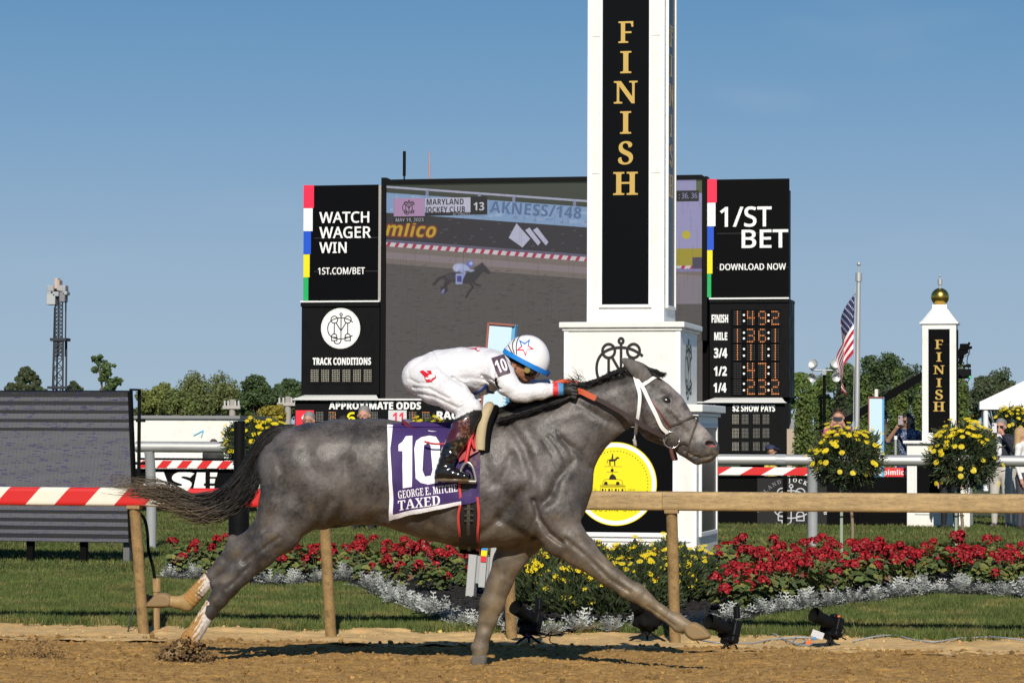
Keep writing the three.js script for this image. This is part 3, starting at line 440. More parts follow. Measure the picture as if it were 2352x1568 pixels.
  solid('number_tile', R(680, 942, 722, 990), .075, .014, mat([.72, .02, .04], .5)); write('1', sansFont, 692, 950, 702, 985, .076); solid('number_tile', R(893, 942, 935, 977), .075, .014, mat([.62, .61, .62], .5)); write('11', sansFont, 902, 947, 926, 972, .076, mat([.75, .02, .06], .5)); write('6', sansFont, 796, 946, 816, 975, .062, mat([.85, .74, .0], .5));
  for (const [x, d] of [[725, null], [754, '3'], [828, null], [850, null], [939, '1'], [969, '7']]) lampCell(t0, R(x, 945, x + 18, 968, .06), .062, d && FIVE[d], mLamp);
  write('PAYS', sansFont, 1604, 929, 1645, 946, .062, mWhiteLetter, .03); write('$2 SHOW PAYS', sansFont, 1683, 929, 1781, 946, .062, mWhiteLetter, .03);
  [[951, 974], [983, 1006], [1015, 1035]].forEach(([a, b]) => [1682, 1704, 1730, 1752].forEach((x, i) => lampCell(t0, R(x, a, x + 16, b, .06), .062, null, i === 0 ? mLampPale : mLamp)));
  // aerials on the top
  const an = (x, y0, y1, yb, r, nm, m) => { const a = R(x - 1, y0, x + 1, y1); add(nm, merge([cyl(r, r, a.h, 8, a.x, a.y, -.3), cyl(.025, .025, R(x, y1, x + 1, yb).h, 6, a.x, R(x, y1, x + 1, yb).y, -.3)]), m, t0); };
  an(923, 345, 402, 416, .05, 'aerial', mBlackPaint); an(981, 346, 375, 414, .018, 'aerial', mat([.55, .25, .2], .6));
}

// ------------------------------------------------------------------ rails
const slant = (period, duty, lean, a, b, seed) => canvasTexture(512, 128, (g, w, h) => {   // one period of slanted stripes
  g.fillStyle = a; g.fillRect(0, 0, w, h); g.fillStyle = b; for (const o of [-w, 0, w]) { g.beginPath(); g.moveTo(o + lean * w, 0); g.lineTo(o + (lean + duty) * w, 0); g.lineTo(o + duty * w, h); g.lineTo(o, h); g.fill(); }
  const R = rng(seed); for (let i = 0; i < 40; i++) { g.fillStyle = `rgba(${120 + R() * 60 | 0},${95 + R() * 40 | 0},60,${.05 + R() * .12})`; g.fillRect(R() * w, h * (.2 + .8 * R()), 3 + R() * 20, 1 + R() * 4); } g.fillStyle = 'rgba(130,100,55,.35)'; g.fillRect(0, h - 7, w, 7);
});
const railZ = ZH - 3.3, railTop = PZ(1335, 1127, railZ).y;
function railBar(x0, x1, m, name, parent, uvScale, uvOff) {        // hollow plastic rail with rounded edges, running along x
  const W = .105, H = .136, r = .028, s = new THREE.Shape(); s.moveTo(-W / 2 + r, -H / 2); s.lineTo(W / 2 - r, -H / 2); s.quadraticCurveTo(W / 2, -H / 2, W / 2, -H / 2 + r); s.lineTo(W / 2, H / 2 - r); s.quadraticCurveTo(W / 2, H / 2, W / 2 - r, H / 2); s.lineTo(-W / 2 + r, H / 2); s.quadraticCurveTo(-W / 2, H / 2, -W / 2, H / 2 - r); s.lineTo(-W / 2, -H / 2 + r); s.quadraticCurveTo(-W / 2, -H / 2, -W / 2 + r, -H / 2);
  const g = new THREE.ExtrudeGeometry(s, { depth: x1 - x0, bevelEnabled: false, curveSegments: 4, steps: 12 }).rotateY(Math.PI / 2).translate(x0, railTop - H / 2, railZ);
  const p = g.attributes.position, u = new Float32Array(p.count * 2); for (let i = 0; i < p.count; i++) { u[2 * i] = (p.getX(i) - uvOff) * uvScale; u[2 * i + 1] = (p.getY(i) - (railTop - H)) / H + (p.getZ(i) - railZ - W / 2) * .6; } g.setAttribute('uv', new THREE.BufferAttribute(u, 2));
  return add(name, g, m, parent);
}
const tan = (a, b, seed) => dataTexture(512, 256, (u, v) => { const n = tileNoise(u, v, 5, seed), k = tileNoise(u, v, 22, seed + 3), f = tileNoise(u, v, 70, seed + 6); const d = .92 + .10 * n + .08 * k + .07 * f - .25 * smooth(.55, .75, tileNoise(u, v, 34, seed + 30)) - .12 * smooth(.45, .7, tileNoise(u, v, 16, seed + 40)), st = smooth(.15, .7, tileNoise(u, v, 9, seed + 20)) * .4; return [mix(a[0] * d, b[0] * d, st), mix(a[1] * d, b[1] * d, st), mix(a[2] * d, b[2] * d, st)]; }, true);
const tanTex = tan([.70, .585, .395], [.50, .42, .30], 31);
const mTan = mat([1, 1, 1], .62, { map: tanTex }), mTanPost = mat([.92, .9, .86], .7, { map: tan([.66, .545, .37], [.50, .40, .26], 44) });
{
  const at = (px) => PZ(px, 1130, railZ).x, period = at(123.5) - at(-12.5);
  const stripe = slant(1, .515, .27, '#ddd9c8', '#c71d1c', 3);
  const mStripe = mat([1, 1, 1], .5, { map: stripe });
  const left = thing('track_rail', 'red and white striped inside rail on tan posts behind the tail', 'rail', V(at(330), groundY(0, ZH - 3.6), ZH - 3.6));
  const right = thing('track_rail', 'plain tan inside rail running in front of the finish post', 'rail', V(at(1551), groundY(0, ZH - 3.6), ZH - 3.6));
  const local = (m, t) => { m.position.sub(t.position); return m; };
  const off = at(-9.5);
  local(railBar(at(-900), at(-260), mStripe, 'rail_section', left, 1 / period, off), left); local(railBar(at(-259.4), at(696), mStripe, 'rail_section', left, 1 / period, off), left);
  local(railBar(at(712), at(1522.6), mTan, 'rail_section', right, .8, 0), right); local(railBar(at(1523.4), at(2520), mTan, 'rail_section', right, .8, .37), right); local(railBar(at(2521), at(3400), mTan, 'rail_section', right, .8, .1), right);
  const post = (px, t, lab) => {
    const z = ZH - 3.6, x = PZ(px, 1465, z).x, y0 = groundY(x, z) - .12, a = V(x, y0, z), b = V(x, railTop - .30, railZ - .05), c = V(x, railTop - .125, railZ);
    const path = new THREE.CatmullRomCurve3([a, a.clone().lerp(b, .5), a.clone().lerp(b, .85), b.clone().lerp(c, .35), c]); const g = new THREE.TubeGeometry(path, 24, .041, 16); const p = g.attributes.uv; for (let i = 0; i < p.count; i++) p.setXY(i, p.getX(i) * 1.3 + px, p.getY(i) * .5);
    local(add('post', g, mTanPost, t), t); local(add('bracket', merge([rbox(.10, .03, .09, .006, x, railTop - .142, railZ)]), mTanPost, t), t);
  };
  post(-110, left); post(332, left); post(762, left); post(1177, right); post(1552, right); post(2490, right);
}
{ // tan pipe with a cable strapped to the left post
  const p = GP(358, 1447), t = thing('cable_conduit', 'short tan plastic pipe with black cable strapped to the left rail post', 'pipe', p);
  const H = PZ(358, 1328, p.z).y - p.y; add('pipe', lathe([[.028, -.1], [.028, H - .1], [.034, H - .1], [.034, H], [.027, H], [.025, H - .3]], 18), mTanPost, t);
  const q = (px, py, dz = 0) => PZ(px, py, p.z + dz).sub(p); add('cable', tube([q(357, 1345), q(350, 1300), q(340, 1262), q(338, 1225), q(330, 1190, .1), q(312, 1172, .2)], .012, 24, 6), mBlackMatte, t);
  const wrap = (pts) => tube(pts, .045, 6, 14); add('tape', merge([tube([q(313, 1262, .1), q(310, 1232, .12)], .047, 4, 14), tube([q(328, 1382, .0), q(327, 1366, .0)], .047, 4, 14), rbox(.09, .045, .02, .004, q(340, 1373).x, q(340, 1373).y, .045)]), mat([.02, .02, .021], .45), t);
  add('loose_end', tube([q(322, 1380, .03), q(306, 1402, .06), q(298, 1432, .08), q(292, 1455, .09)], .007, 16, 5), mat([.03, .03, .035], .5), t);
}
// silver rails of the turf course
function pipeRail(label, x0, y0, x1, y1, pyGround, r, poles, z0 = FOCAL * EYE / (pyGround - 1003)) {
  const g0 = PY((x0 + x1) / 2, pyGround, 0), a = PZ(x0, y0, g0.z), b = PZ(x1, y1, g0.z), t = thing('turf_rail', label, 'rail', V(a.x, 0, g0.z));
  const h = (a.y + b.y) / 2; add('pipe', rod(V(0, h, 0), V(b.x - a.x, h, 0), r, r, 20), mSteel, t);
  for (const px of poles) { const x = PZ(px, pyGround, g0.z).x - a.x; add('collar', rod(V(x - .45, h, 0), V(x - .33, h, 0), r * 1.06, r * 1.06, 20), mGreyPaint, t); add('pole', tube([V(x, -.1, -.12), V(x, h * .55, -.10), V(x, h * .85, -.04), V(x, h - r * .6, 0)], .062, 16, 14), mGreyPaint, t); }
  return t;
}
pipeRail('silver pipe rail behind the red geraniums right of the finish post', 1500, 1053, 2700, 1062, 1264, .068, [1866, 2640]);
pipeRail('silver pipe rail behind the tail, left of the black post', 312, 1024, 640, 1029, 1262, .067, [340]);
// striped boards and black banners across the turf
{
  const st = slant(1, .5, .33, '#e9e8e4', '#cf1f20', 9);
  const board = (label, px, pyg, x0, y0, x1, y1, per, name = 'striped_board') => { const F = frame(px, pyg, TURN), r = F.rect(x0, y0, x1, y1), t = thing(name, label, 'board', F.pos, TURN); const g = planarUV(plate(r, 0, .05, .008), 1); const u = g.attributes.uv, n = per; for (let i = 0; i < u.count; i++) u.setXY(i, (u.getX(i) - r.u0) / n, (u.getY(i) - r.v0) / r.h); add('plank', g, mat([1, 1, 1], .5, { map: st }), t); for (const f of [.08, .5, .92]) add('post', box(.06, r.v0, .06, mix(r.u0, r.u1, f), r.v0 / 2, -.03), mBlackMatte, t); return { F, t, r }; };
  const A = board('red and white striped board above the black banner at left', 430, 1178, 312, 1058, 640, 1076, .375); add('top_strip', plate(A.F.rect(318, 1052, 640, 1057), -.02, .03), mBlackMatte, A.t);
  board('red and white striped board right of the finish post', 1800, 1207, 1600, 1073, 2010, 1092, .68);
  const banner = (label, px, pyg, x0, y0, x1, y1) => { const F = frame(px, pyg, TURN, 0), r = F.rect(x0, y0, x1, y1, -.12), t = thing('banner', label, 'banner', F.pos, TURN); add('cloth', plate(r, -.12, .02), mBlackMatte, t); for (const f of [.02, .33, .66, .98]) add('post', cyl(.02, .02, r.v1, 8, mix(r.u0, r.u1, f), r.v1 / 2, -.16), mGreyPaint, t); return { F, t }; };
  const L = banner('black banner with large white slanted letters at left', 430, 1178, 310, 1077, 700, 1174);
  const as = text('ASE', sansFont, L.F.rect(324, 1083, 495, 1126, -.12), -.119, .008, .05), sh = new THREE.Matrix4().makeShear(0, 0, .22, 0, 0, 0); as.translate(0, -L.F.at(400, 1104)[1], 0).applyMatrix4(sh).translate(0, L.F.at(400, 1104)[1], 0); add('lettering', as, mWhiteLetter, L.t);
  const Rb = banner('black club banner with arched white lettering right of the finish post', 1880, 1208, 1600, 1094, 2086, 1208);
  const rr = Rb.F.rect(1740, 1094, 1900, 1208, -.115); const bt = canvasTexture(1024, 730, (g, w, h) => { g.fillStyle = '#060606'; g.fillRect(0, 0, w, h); g.fillStyle = '#d9d9d6'; g.font = 'bold 82px serif'; const s = 'MARYLAND JOCKEY CLUB', cx = 500, cy = 560, Rr = 480; [...s].forEach((c, i) => { const a = -Math.PI / 2 + (i - 9.3) * .156; g.save(); g.translate(cx + Rr * Math.cos(a), cy + Rr * Math.sin(a)); g.rotate(a + Math.PI / 2); g.textAlign = 'center'; g.fillStyle = c && i < 8 ? '#77777a' : '#d9d9d6'; g.fillText(c, 0, 0); g.restore(); }); monogram(g, 500, 410, 300, '#b9b9bb', .06); });
  add('print', sheet(rr, -.1085), mat([1, 1, 1], .7, { map: bt }), Rb.t);
  // 'pimlico' rail board
  const F = frame(2080, 1208, TURN), r = F.rect(2026, 1074, 2126, 1095), t = thing('sign_board', 'red board with white lettering between the two flowering topiaries', 'sign', F.pos, TURN); add('plank', plate(r, .02, .05, .006), mat([.68, .025, .03], .5), t); add('lettering', text('pimlico', sansFont, F.rect(2031, 1078, 2087, 1094), .021, .004), mWhiteLetter, t); const r2 = F.rect(2127, 1076, 2500, 1098); add('grey_plank', plate(r2, .02, .05, .006), mat([.36, .34, .31], .6), t);
  for (const px of [2040, 2120, 2330]) add('post', cyl(.045, .045, r.v0, 10, F.at(px, 1100)[0], r.v0 / 2, -.03), mGreyPaint, t);
}
// ------------------------------------------------------------------ light pylons
function pylon(label, px, pyg, w, H, tiltZ, wRail, big) {
  const p = PY(px, pyg, 0), t = thing('light_pylon', label, 'pylon', p, TURN); t.rotation.z = tiltZ;
  const lb = mat([.56, .73, .82], .35, { roughnessMap: rough1 }), fr = mat([.30, .10, .07], .7), blue = mat([.12, .36, .60], .45), d = w * .5;
  add('box', rbox(w, H * .62, d, .01, 0, H * .69, 0), blue, t); add('glass', box(w * .82, H * .6, .012, -w * .03, H * .688, d / 2 + .004), lb, t);
  const f = w * .075; add('side_trim', rbox(f, H * .62, .03, .004, -w / 2 + f / 2, H * .69, d / 2 + .012), fr, t); add('top_trim', rbox(w * .95, f, .03, .004, 0, H - f / 2, d / 2 + .012), fr, t);
  const wd = mat([.42, .42, .41], .8, { roughnessMap: rough1 });
  add('leg', rbox(w * .3, H * .40, d, .01, -w * .36, H * .18, 0), wd, t); add('leg', rbox(w * .24, H * .40, d, .01, w * .38, H * .18, 0), wd, t); add('plate', rbox(w * .46, H * .1, .03, .004, .0, H * .10, .01), mGreyPaint, t);
  [[.02, .25, .62], [.85, .7, .0], [.65, .03, .04]].forEach((c, i) => add('colour_patch', box(w * .2, w * .2, .01, w * .06, H * .185 - i * w * .205, d / 2 + .02), mat(c, .5), t));
  add('strip_post', box(w * .22, H * .2, .02, w * .06, H * .14, d / 2 + .005), wd, t);
  if (big) { add('cap_lamp', rbox(w * .22, w * .5, w * .3, .01, 0, H + w * .25, 0), mat([.7, .68, .6], .6), t); } else add('side_lamp', put(new THREE.SphereGeometry(w * .22, 14, 10), w * .56, H * .93, 0, 0, 0, 0, V(.7, 1.1, 1)), mat([.6, .6, .6], .5), t);
  return t;
}
pylon('pale blue light box on a leaning pylon behind the jockey', 1104, 1372, .245, 2.36, rad(-4.6));
pylon('pale blue light box on an upright pylon near the small finish post', 2014, 1208, .245, 2.03, 0, 0, true);

// ------------------------------------------------------------------ roadside LED board at left
{
  const F = frame(150, 1294, TURN), t = thing('led_board', 'grey LED display board standing on the grass at left', 'display', F.pos, TURN);
  const ledTex = (seed, bands) => canvasTexture(1024, 768, (g, w, h) => { const R = rng(seed); for (let y = 0; y < h; y++) { const b = bands(y / h), k = y % 8 < 4 ? 1 : .30, v = b * k; g.fillStyle = `rgb(${150 * v | 0},${150 * v | 0},${158 * v | 0})`; g.fillRect(0, y, w, 1); } for (let i = 0; i < 900; i++) { g.fillStyle = R() < .7 ? 'rgba(56,40,150,.35)' : 'rgba(150,150,160,.25)'; g.fillRect(R() * w, (R() * h / 8 | 0) * 8, 4 + R() * 26, 4); } g.fillStyle = 'rgba(0,0,0,.28)'; for (let x = 0; x < w; x += 6) g.fillRect(x, 0, 2, h); });
  const up = F.rect(-220, 897, 308, 1140, .0), lo = F.rect(-220, 1150, 300, 1243);
  const mk = (r, tex, ox) => { const p = new THREE.Group(); p.name = 'cabinet'; p.position.set(ox, r.v0, 0); p.rotation.x = rad(8); t.add(p); return p; };
  const u = new THREE.Mesh(planarUV(plate({ ...r0(up) }, 0, .09), 1), mBlackPaint); function r0(r) { return { x: r.x, y: r.h / 2, w: r.w, h: r.h }; }
  for (const [r, tex] of [[up, ledTex(2, (v) => v < .42 && (v % .085) < .028 + .02 * (1 - v / .42) ? .45 : .95)], [lo, ledTex(3, (v) => (v % .2) < .07 + .05 * v ? .4 : .95)]]) {
    const q = r0(r), c = add('cabinet', plate(q, -.002, .09), mBlackPaint, t); c.position.y = r.v0; c.rotation.x = rad(8);
    add('led_panel', sheet({ x: q.x - .01, y: q.y, w: q.w - .03, h: q.h - .01 }, .001), mat([1, 1, 1], .6, { map: tex }), c);
  }
  add('bracket', merge([box(.06, .02, .2, up.u1 + .02, up.v1 + .01, .05), box(.03, up.h, .03, up.u1 + .03, up.y, -.06), box(.10, .03, .03, up.u1 + .05, mix(up.v0, up.v1, .72), -.05), box(.10, .03, .03, up.u1 + .05, mix(up.v0, up.v1, .32), -.05)]), mBlackPaint, t);
  for (const px of [60, 183, 283]) add('leg', box(.07, lo.v0 + .1, .07, F.at(px, 1260)[0], (lo.v0 + .1) / 2 - .02, -.12), px === 283 ? mat([.12, .12, .12], .7) : mBlackMatte, t);
}
{ // thin marker pole between the topiaries
  const p = PY(2058, 1207, 0), t = thing('marker_pole', 'thin grey marker pole with white cap between the two right topiaries', 'pole', p), h = PZ(2058, 1008, p.z).y; add('pole', cyl(.02, .02, h, 10, 0, h / 2, 0), mGreyPaint, t); add('cap', cyl(.028, .026, .06, 12, 0, h + .02, 0), mWhitePlain, t);
}
{ // black post
  const p = PY(547, 1345, 0), t = thing('post', 'black steel post with a thicker sleeve behind the hind legs', 'post', p), s = FOCAL * EYE / (1345 - 1003) / 1, k = FOCAL / (FOCAL * EYE / 342);
  const h = PZ(547, 970, p.z).y, hs = PZ(547, 1150, p.z).y; add('post', cyl(.052, .052, h, 20, 0, h / 2, 0), mBlackPaint, t); add('sleeve', cyl(.095, .095, hs, 24, 0, hs / 2 - .02, 0), mBlackPaint, t); add('cap', cyl(.054, .048, .012, 20, 0, h + .005, 0), mBlackMatte, t);
}
// ------------------------------------------------------------------ flagpole, floodlights, crane, mast, tent, cabin
{
  const p = PY(1966, 1196, 0), sc = FOCAL * EYE / (1196 - 1003), t = thing('flagpole', 'silver flagpole with a hanging striped flag beside the small finish post', 'flagpole', p), at = (px, py) => PZ(px, py, p.z).sub(p), top = at(1973, 643).y;
  const lean = Math.atan2(at(1973, 643).x, top); t.rotation.z = -lean;
  add('pole', cyl(.05, .036, top, 14, 0, top / 2, 0), mSteel, t); add('truck', merge([cyl(.055, .055, .14, 14, 0, top + .05, 0), cyl(.012, .012, .14, 8, 0, top + .18, 0)]), mSteel, t); add('finial', ball(.035, 0, top + .27, 0, 14), mSteel, t);
  const flagTex = canvasTexture(760, 400, (g, w, h) => { for (let i = 0; i < 13; i++) { g.fillStyle = i & 1 ? '#eceae8' : '#b11d35'; g.fillRect(0, i * h / 13, w, h / 13 + 1); } g.fillStyle = '#22274f'; g.fillRect(0, 0, w * .4, h * 7 / 13); g.fillStyle = '#f0f0f0'; for (let r = 0; r < 9; r++) for (let c = 0; c < (r & 1 ? 5 : 6); c++) { const x = w * .4 * ((c + .5 + (r & 1 ? .5 : 0)) / 6), y = h * 7 / 13 * (r + .5) / 9; g.beginPath(); for (let k = 0; k < 10; k++) { const a = k * Math.PI / 5 - Math.PI / 2, q = k & 1 ? 4 : 10; g.lineTo(x + q * Math.cos(a), y + q * Math.sin(a)); } g.fill(); } });
  // hanging cloth: hoist edge on the pole, the fly edge sagging down in folds
  const nu = 46, nv = 30, pos = [], uv = [], idx = []; const hoist = 1.0, fly = 1.75, y0 = at(1973, 672).y;
  for (let i = 0; i <= nu; i++) for (let j = 0; j <= nv; j++) { const u = i / nu, v = j / nv; const fold = Math.sin(u * 11 + v * 1.8) * (.03 + .05 * u) * (1 - .25 * v); const wide = .25 * Math.sin(Math.min(1, u * 1.6) * Math.PI * .5) + .04 * Math.sin(u * 7 + 2 * v); const x = -.045 - wide * (1 - .55 * v * u) - .06 * v * Math.sin(u * 3.1), y = y0 - v * hoist * (1 - .35 * u) - u * fly * .62 + .02 * Math.sin(u * 9 + v * 4); pos.push(x + .5 * fold, y, fold * 1.3 - .02 * v); uv.push(u, 1 - v); if (i && j) { const o = i * (nv + 1) + j; idx.push(o, o - nv - 2, o - 1, o, o - nv - 1, o - nv - 2); } }
  const g = new THREE.BufferGeometry(); g.setAttribute('position', new THREE.Float32BufferAttribute(pos, 3)); g.setAttribute('uv', new THREE.Float32BufferAttribute(uv, 2)); g.setIndex(idx); g.computeVertexNormals(); const fl = add('flag', g, mat([1, 1, 1], .85, { map: flagTex, side: THREE.DoubleSide }), t); fl.userData.label = 'limp red and white striped flag with starred blue canton';
  add('halyard', tube([V(-.06, y0 + .1, 0), V(-.055, y0 - .6, .02), V(-.06, .9, .02)], .006, 12, 4), mat([.5, .5, .5], .8), t);
}
{
  const p = PY(1894, 1160, 0), t = thing('floodlight_stand', 'stand with four silver floodlights left of the flagpole', 'floodlight', p), at = (px, py, dz = 0) => PZ(px, py, p.z + dz).sub(p), a = at(1894, 852);
  add('pole', rod(V(a.x, 0, 0), V(a.x, a.y, 0), .04, .03, 10), mBlackMatte, t); add('crossbar', merge([rod(at(1866, 850), at(1924, 850), .02), rod(at(1866, 850), at(1860, 843), .015), rod(at(1924, 850), at(1930, 842), .015), rod(at(1866, 850), at(1862, 862), .015), rod(at(1924, 850), at(1928, 862), .015), rbox(.09, .11, .06, .01, a.x, a.y - .03, .03)]), mGreyPaint, t);
  const bowl = lathe([[.02, -.12], [.10, -.09], [.19, .0], [.215, .10], [.205, .11], [.175, .03], [.02, -.05]], 22).scale(.5, .5, .5);
  for (const [px, py, rx, rz] of [[1870, 838, 1.0, .5], [1916, 838, 1.0, -.5], [1868, 865, 2.1, .35], [1920, 864, 2.0, -.5]]) { const q = at(px, py), l = add('lamp_bowl', bowl.clone(), mat([.6, .6, .59], .45, { metalness: .4, side: THREE.DoubleSide }), t); l.position.copy(q); l.rotation.set(rx, 0, rz); }
}
{
  const p = PY(1880, 1185, 0), t = thing('camera_crane', 'long black camera crane arm passing behind the small finish post', 'camera crane', p), at = (px, py, dz = 0) => PZ(px, py, p.z + dz).sub(p);
  const beam = (a, b, w, h) => { const d = b.clone().sub(a), g = new THREE.BoxGeometry(d.length(), h, w); g.applyQuaternion(new THREE.Quaternion().setFromUnitVectors(V(1, 0, 0), d.clone().normalize())); return g.translate((a.x + b.x) / 2, (a.y + b.y) / 2, (a.z + b.z) / 2); };
  const A = at(1880, 1005), B = at(2222, 802); add('arm', beam(A, B, .12, .13), mBlackMatte, t); add('tension_wires', merge([rod(A.clone().add(V(0, .2, 0)), B.clone().add(V(0, .07, 0)), .006), rod(A.clone().add(V(0, .1, .06)), at(2150, 838), .006), rod(at(1900, 985), at(2230, 812), .005)]), mat([.05, .05, .05], .6), t);
  add('pedestal', merge([rod(V(A.x + .1, 0, 0), V(A.x + .1, A.y, 0), .06), rod(V(A.x - .5, .02, .3), V(A.x + .1, .5, 0), .03), rod(V(A.x + .7, .02, .3), V(A.x + .1, .5, 0), .03), rod(V(A.x + .1, .02, -.6), V(A.x + .1, .5, 0), .03)]), mBlackMatte, t);
  add('remote_head', merge([rbox(.16, .12, .14, .02, at(2216, 797).x, at(2216, 797).y, 0), rod(at(2216, 797), at(2206, 835), .035), rbox(.05, .3, .05, .01, at(2207, 818).x, at(2207, 818).y, 0), rod(at(2222, 800), at(2228, 786), .02), rbox(.12, .05, .05, .01, at(2226, 798).x, at(2226, 798).y, 0)]), mBlackMatte, t);
  add('camera', merge([rbox(.24, .17, .2, .02, at(2216, 858).x, at(2216, 858).y, 0), cyl(.06, .07, .2, 14, at(2214, 857).x, at(2214, 857).y, .16, Math.PI / 2), rod(at(2212, 842), at(2228, 838), .025), rbox(.08, .06, .06, .01, at(2226, 840).x, at(2226, 840).y, 0)]), mBlackPaint, t);
  add('cables', tube([at(2208, 812), at(2218, 790), at(2228, 800), at(2222, 830), at(2230, 862), at(2222, 880)], .008, 30, 5), mBlackMatte, t); add('tally_light', ball(.02, at(2229, 866).x, at(2229, 866).y, .1, 8), mat([.05, .4, .1], .4, { emissive: RGB(.1, 1, .25), emissiveIntensity: .6 }), t);
}
{
  const dz = 70, p = PY(134, 1003 + FOCAL * EYE / dz, 0), t = thing('camera_mast', 'tall dark lattice mast with cameras and speakers at far left', 'mast', p), at = (px, py) => PZ(px, py, p.z).sub(p), A = [];
  const y1 = at(134, 780).y, y2 = at(134, 700).y, seg = (x0, x1, ya, yb, n, r) => { for (const x of [x0, x1]) for (const z of [-.13, .13]) A.push(box(r, yb - ya, r, x, (ya + yb) / 2, z)); for (let i = 0; i < n; i++) { const a = mix(ya, yb, i / n), b = mix(ya, yb, (i + 1) / n); A.push(rod(V(x0, a, .13), V(x1, b, .13), r * .35, r * .35, 5), rod(V(x1, a, .13), V(x0, b, .13), r * .35, r * .35, 5), box(x1 - x0, r * .7, r * .7, (x0 + x1) / 2, b, .13)); } };
  seg(-.115, .115, 0, y1, 16, .035); seg(-.085, .09, y1 - .4, at(134, 675).y, 16, .028); A.push(box(.4, .07, .36, 0, y1, 0), box(.5, .06, .4, 0, at(134, 890).y, 0)); add('lattice', merge(A), mat([.02, .022, .03], .6), t);
  const u = (px, py, w, h, m = mGreyPaint, nm = 'fitting', d = .25) => { const q = at(px, py); add(nm, rbox(w, h, d, .02, q.x, q.y, .1), m, t); };
  u(121, 663, .17, .15, mGreyPaint, 'camera'); u(148, 663, .17, .15, mGreyPaint, 'camera'); u(134, 652, .09, .26, mat([.5, .4, .34], .7), 'speaker'); u(139, 656, .07, .26, mat([.42, .34, .3], .7), 'speaker'); u(117, 674, .12, .09, mGreyPaint, 'horn'); u(154, 674, .12, .09, mGreyPaint, 'horn'); u(133, 676, .16, .12, mGreyPaint, 'control_box'); u(122, 688, .22, .27, mat([.4, .42, .42], .6), 'cabinet'); u(148, 683, .14, .24, mat([.2, .2, .22], .6), 'cabinet'); u(136, 668, .44, .05, mBlackMatte, 'crossbar', .1);
  add('guy_wires', merge([rod(at(124, 705), at(119, 895), .012), rod(at(126, 705), at(121, 895), .012)]), mBlackMatte, t);
}
{
  const dz = 95, F = frame(430, 1003 + FOCAL * EYE / dz, 0), t = thing('white_cabin', 'long white single-storey cabin with grey roof edge behind the turf at left', 'building', F.pos), r = F.rect(180, 961, 545, 1050);
  add('wall', planarUV(box(r.w, r.v1, 4, r.x, r.v1 / 2, -2), .3), mWhite, t); add('roof_edge', box(r.w + .2, .10, 4.2, r.x, r.v1 + .05, -2), mat([.22, .22, .23], .7), t); const dr = F.rect(524, 983, 543, 1050); add('door', box(dr.w, dr.v1, .05, dr.x, dr.v1 / 2, .02), mat([.7, .7, .68], .6), t); add('door_frame', merge([box(.05, dr.v1, .08, dr.u0, dr.v1 / 2, .02), box(dr.w + .1, .05, .08, dr.x, dr.v1 + .025, .02)]), mat([.35, .35, .36], .6), t);
  const q = (px, py) => { const a = F.at(px, py); return V(a[0], a[1], .02); }; add('painted_star', merge([rod(q(444, 1000), q(467, 988), .02, .02, 5), rod(q(467, 988), q(462, 1004), .02, .02, 5)]), mat([.2, .6, .8], .6), t);
}
for (let i = 0; i < 11; i++) { const px = 330 + i * 19.5, p = PY(px, 1003 + FOCAL * EYE / 62, 0), t = thing('folding_chair', i === 0 ? 'white folding chair nearest the LED board in the row before the cabin' : `white folding chair in the row before the cabin, ${['', 'second', 'third', 'fourth', 'fifth', 'sixth', 'seventh', 'eighth', 'ninth', 'tenth', 'eleventh'][i]} from the LED board`, 'chair', p, 0, 'white chairs before the cabin'); const y = PZ(px, 1041, p.z).y; add('backrest', rbox(.155, .16, .02, .02, 0, y - .09, 0), mWhitePlain, t); add('seat', rbox(.16, .02, .2, .01, 0, .45, -.12), mWhitePlain, t); for (const x of [-.07, .07]) { add('leg', rod(V(x, 0, .05), V(x, y - .15, 0), .012, .012, 6), mGreyPaint, t); } }
{
  const dz = 72, F = frame(2330, 1003 + FOCAL * EYE / dz, 0), t = thing('tent', 'white marquee tent at the far right behind the topiary', 'tent', F.pos), q = (px, py, z = 0) => { const a = F.at(px, py); return V(a[0], a[1], z); };
  const a = q(2252, 922), ap = q(2440, 846), e = q(2640, 922), D = -6; const g = new THREE.BufferGeometry(); const P = []; const tri = (...v) => v.forEach((k) => P.push(k.x, k.y, k.z)); const back = (v) => V(v.x, v.y, D), cx = (a.x + e.x) / 2, apex = V(cx, ap.y + .2, D / 2); tri(a, e, apex); tri(e, back(e), apex); tri(back(e), back(a), apex); tri(back(a), a, apex); g.setAttribute('position', new THREE.Float32BufferAttribute(P, 3)); g.computeVertexNormals(); add('canopy', g, mat([.82, .82, .81], .8, { side: THREE.DoubleSide }), t);
  const v = q(2252, 940); add('valance', merge([box(e.x - a.x, a.y - v.y, .02, cx, (a.y + v.y) / 2, .0), box(.02, a.y - v.y, -D, a.x, (a.y + v.y) / 2, D / 2)]), mat([.8, .8, .8], .8), t); for (const x of [a.x + .15, e.x - .15]) for (const z of [-.1, D + .1]) add('leg', cyl(.07, .07, v.y, 10, x, v.y / 2, z), mWhitePlain, t); add('side_wall', box(.03, v.y, 3, a.x + .5, v.y / 2, -4), mat([.5, .5, .5], .8), t);
}
{ // dark hedge behind the rail boards, small shed gable, utility poles
  const F = frame(1838, 1003 + FOCAL * EYE / 60, 0), t = thing('shed', 'small tan shed with grey gable roof right of the tote board', 'shed', F.pos), r = F.rect(1808, 985, 1838, 1040); add('wall', box(r.w, r.v1, 2, r.x, r.v1 / 2, -1), mat([.42, .34, .25], .8), t); const g = new THREE.CylinderGeometry(.001, r.w * .75, .5, 4, 1).rotateY(Math.PI / 4).translate(r.x, r.v1 + .25, -1); add('roof', g, mat([.22, .22, .23], .8), t);
}
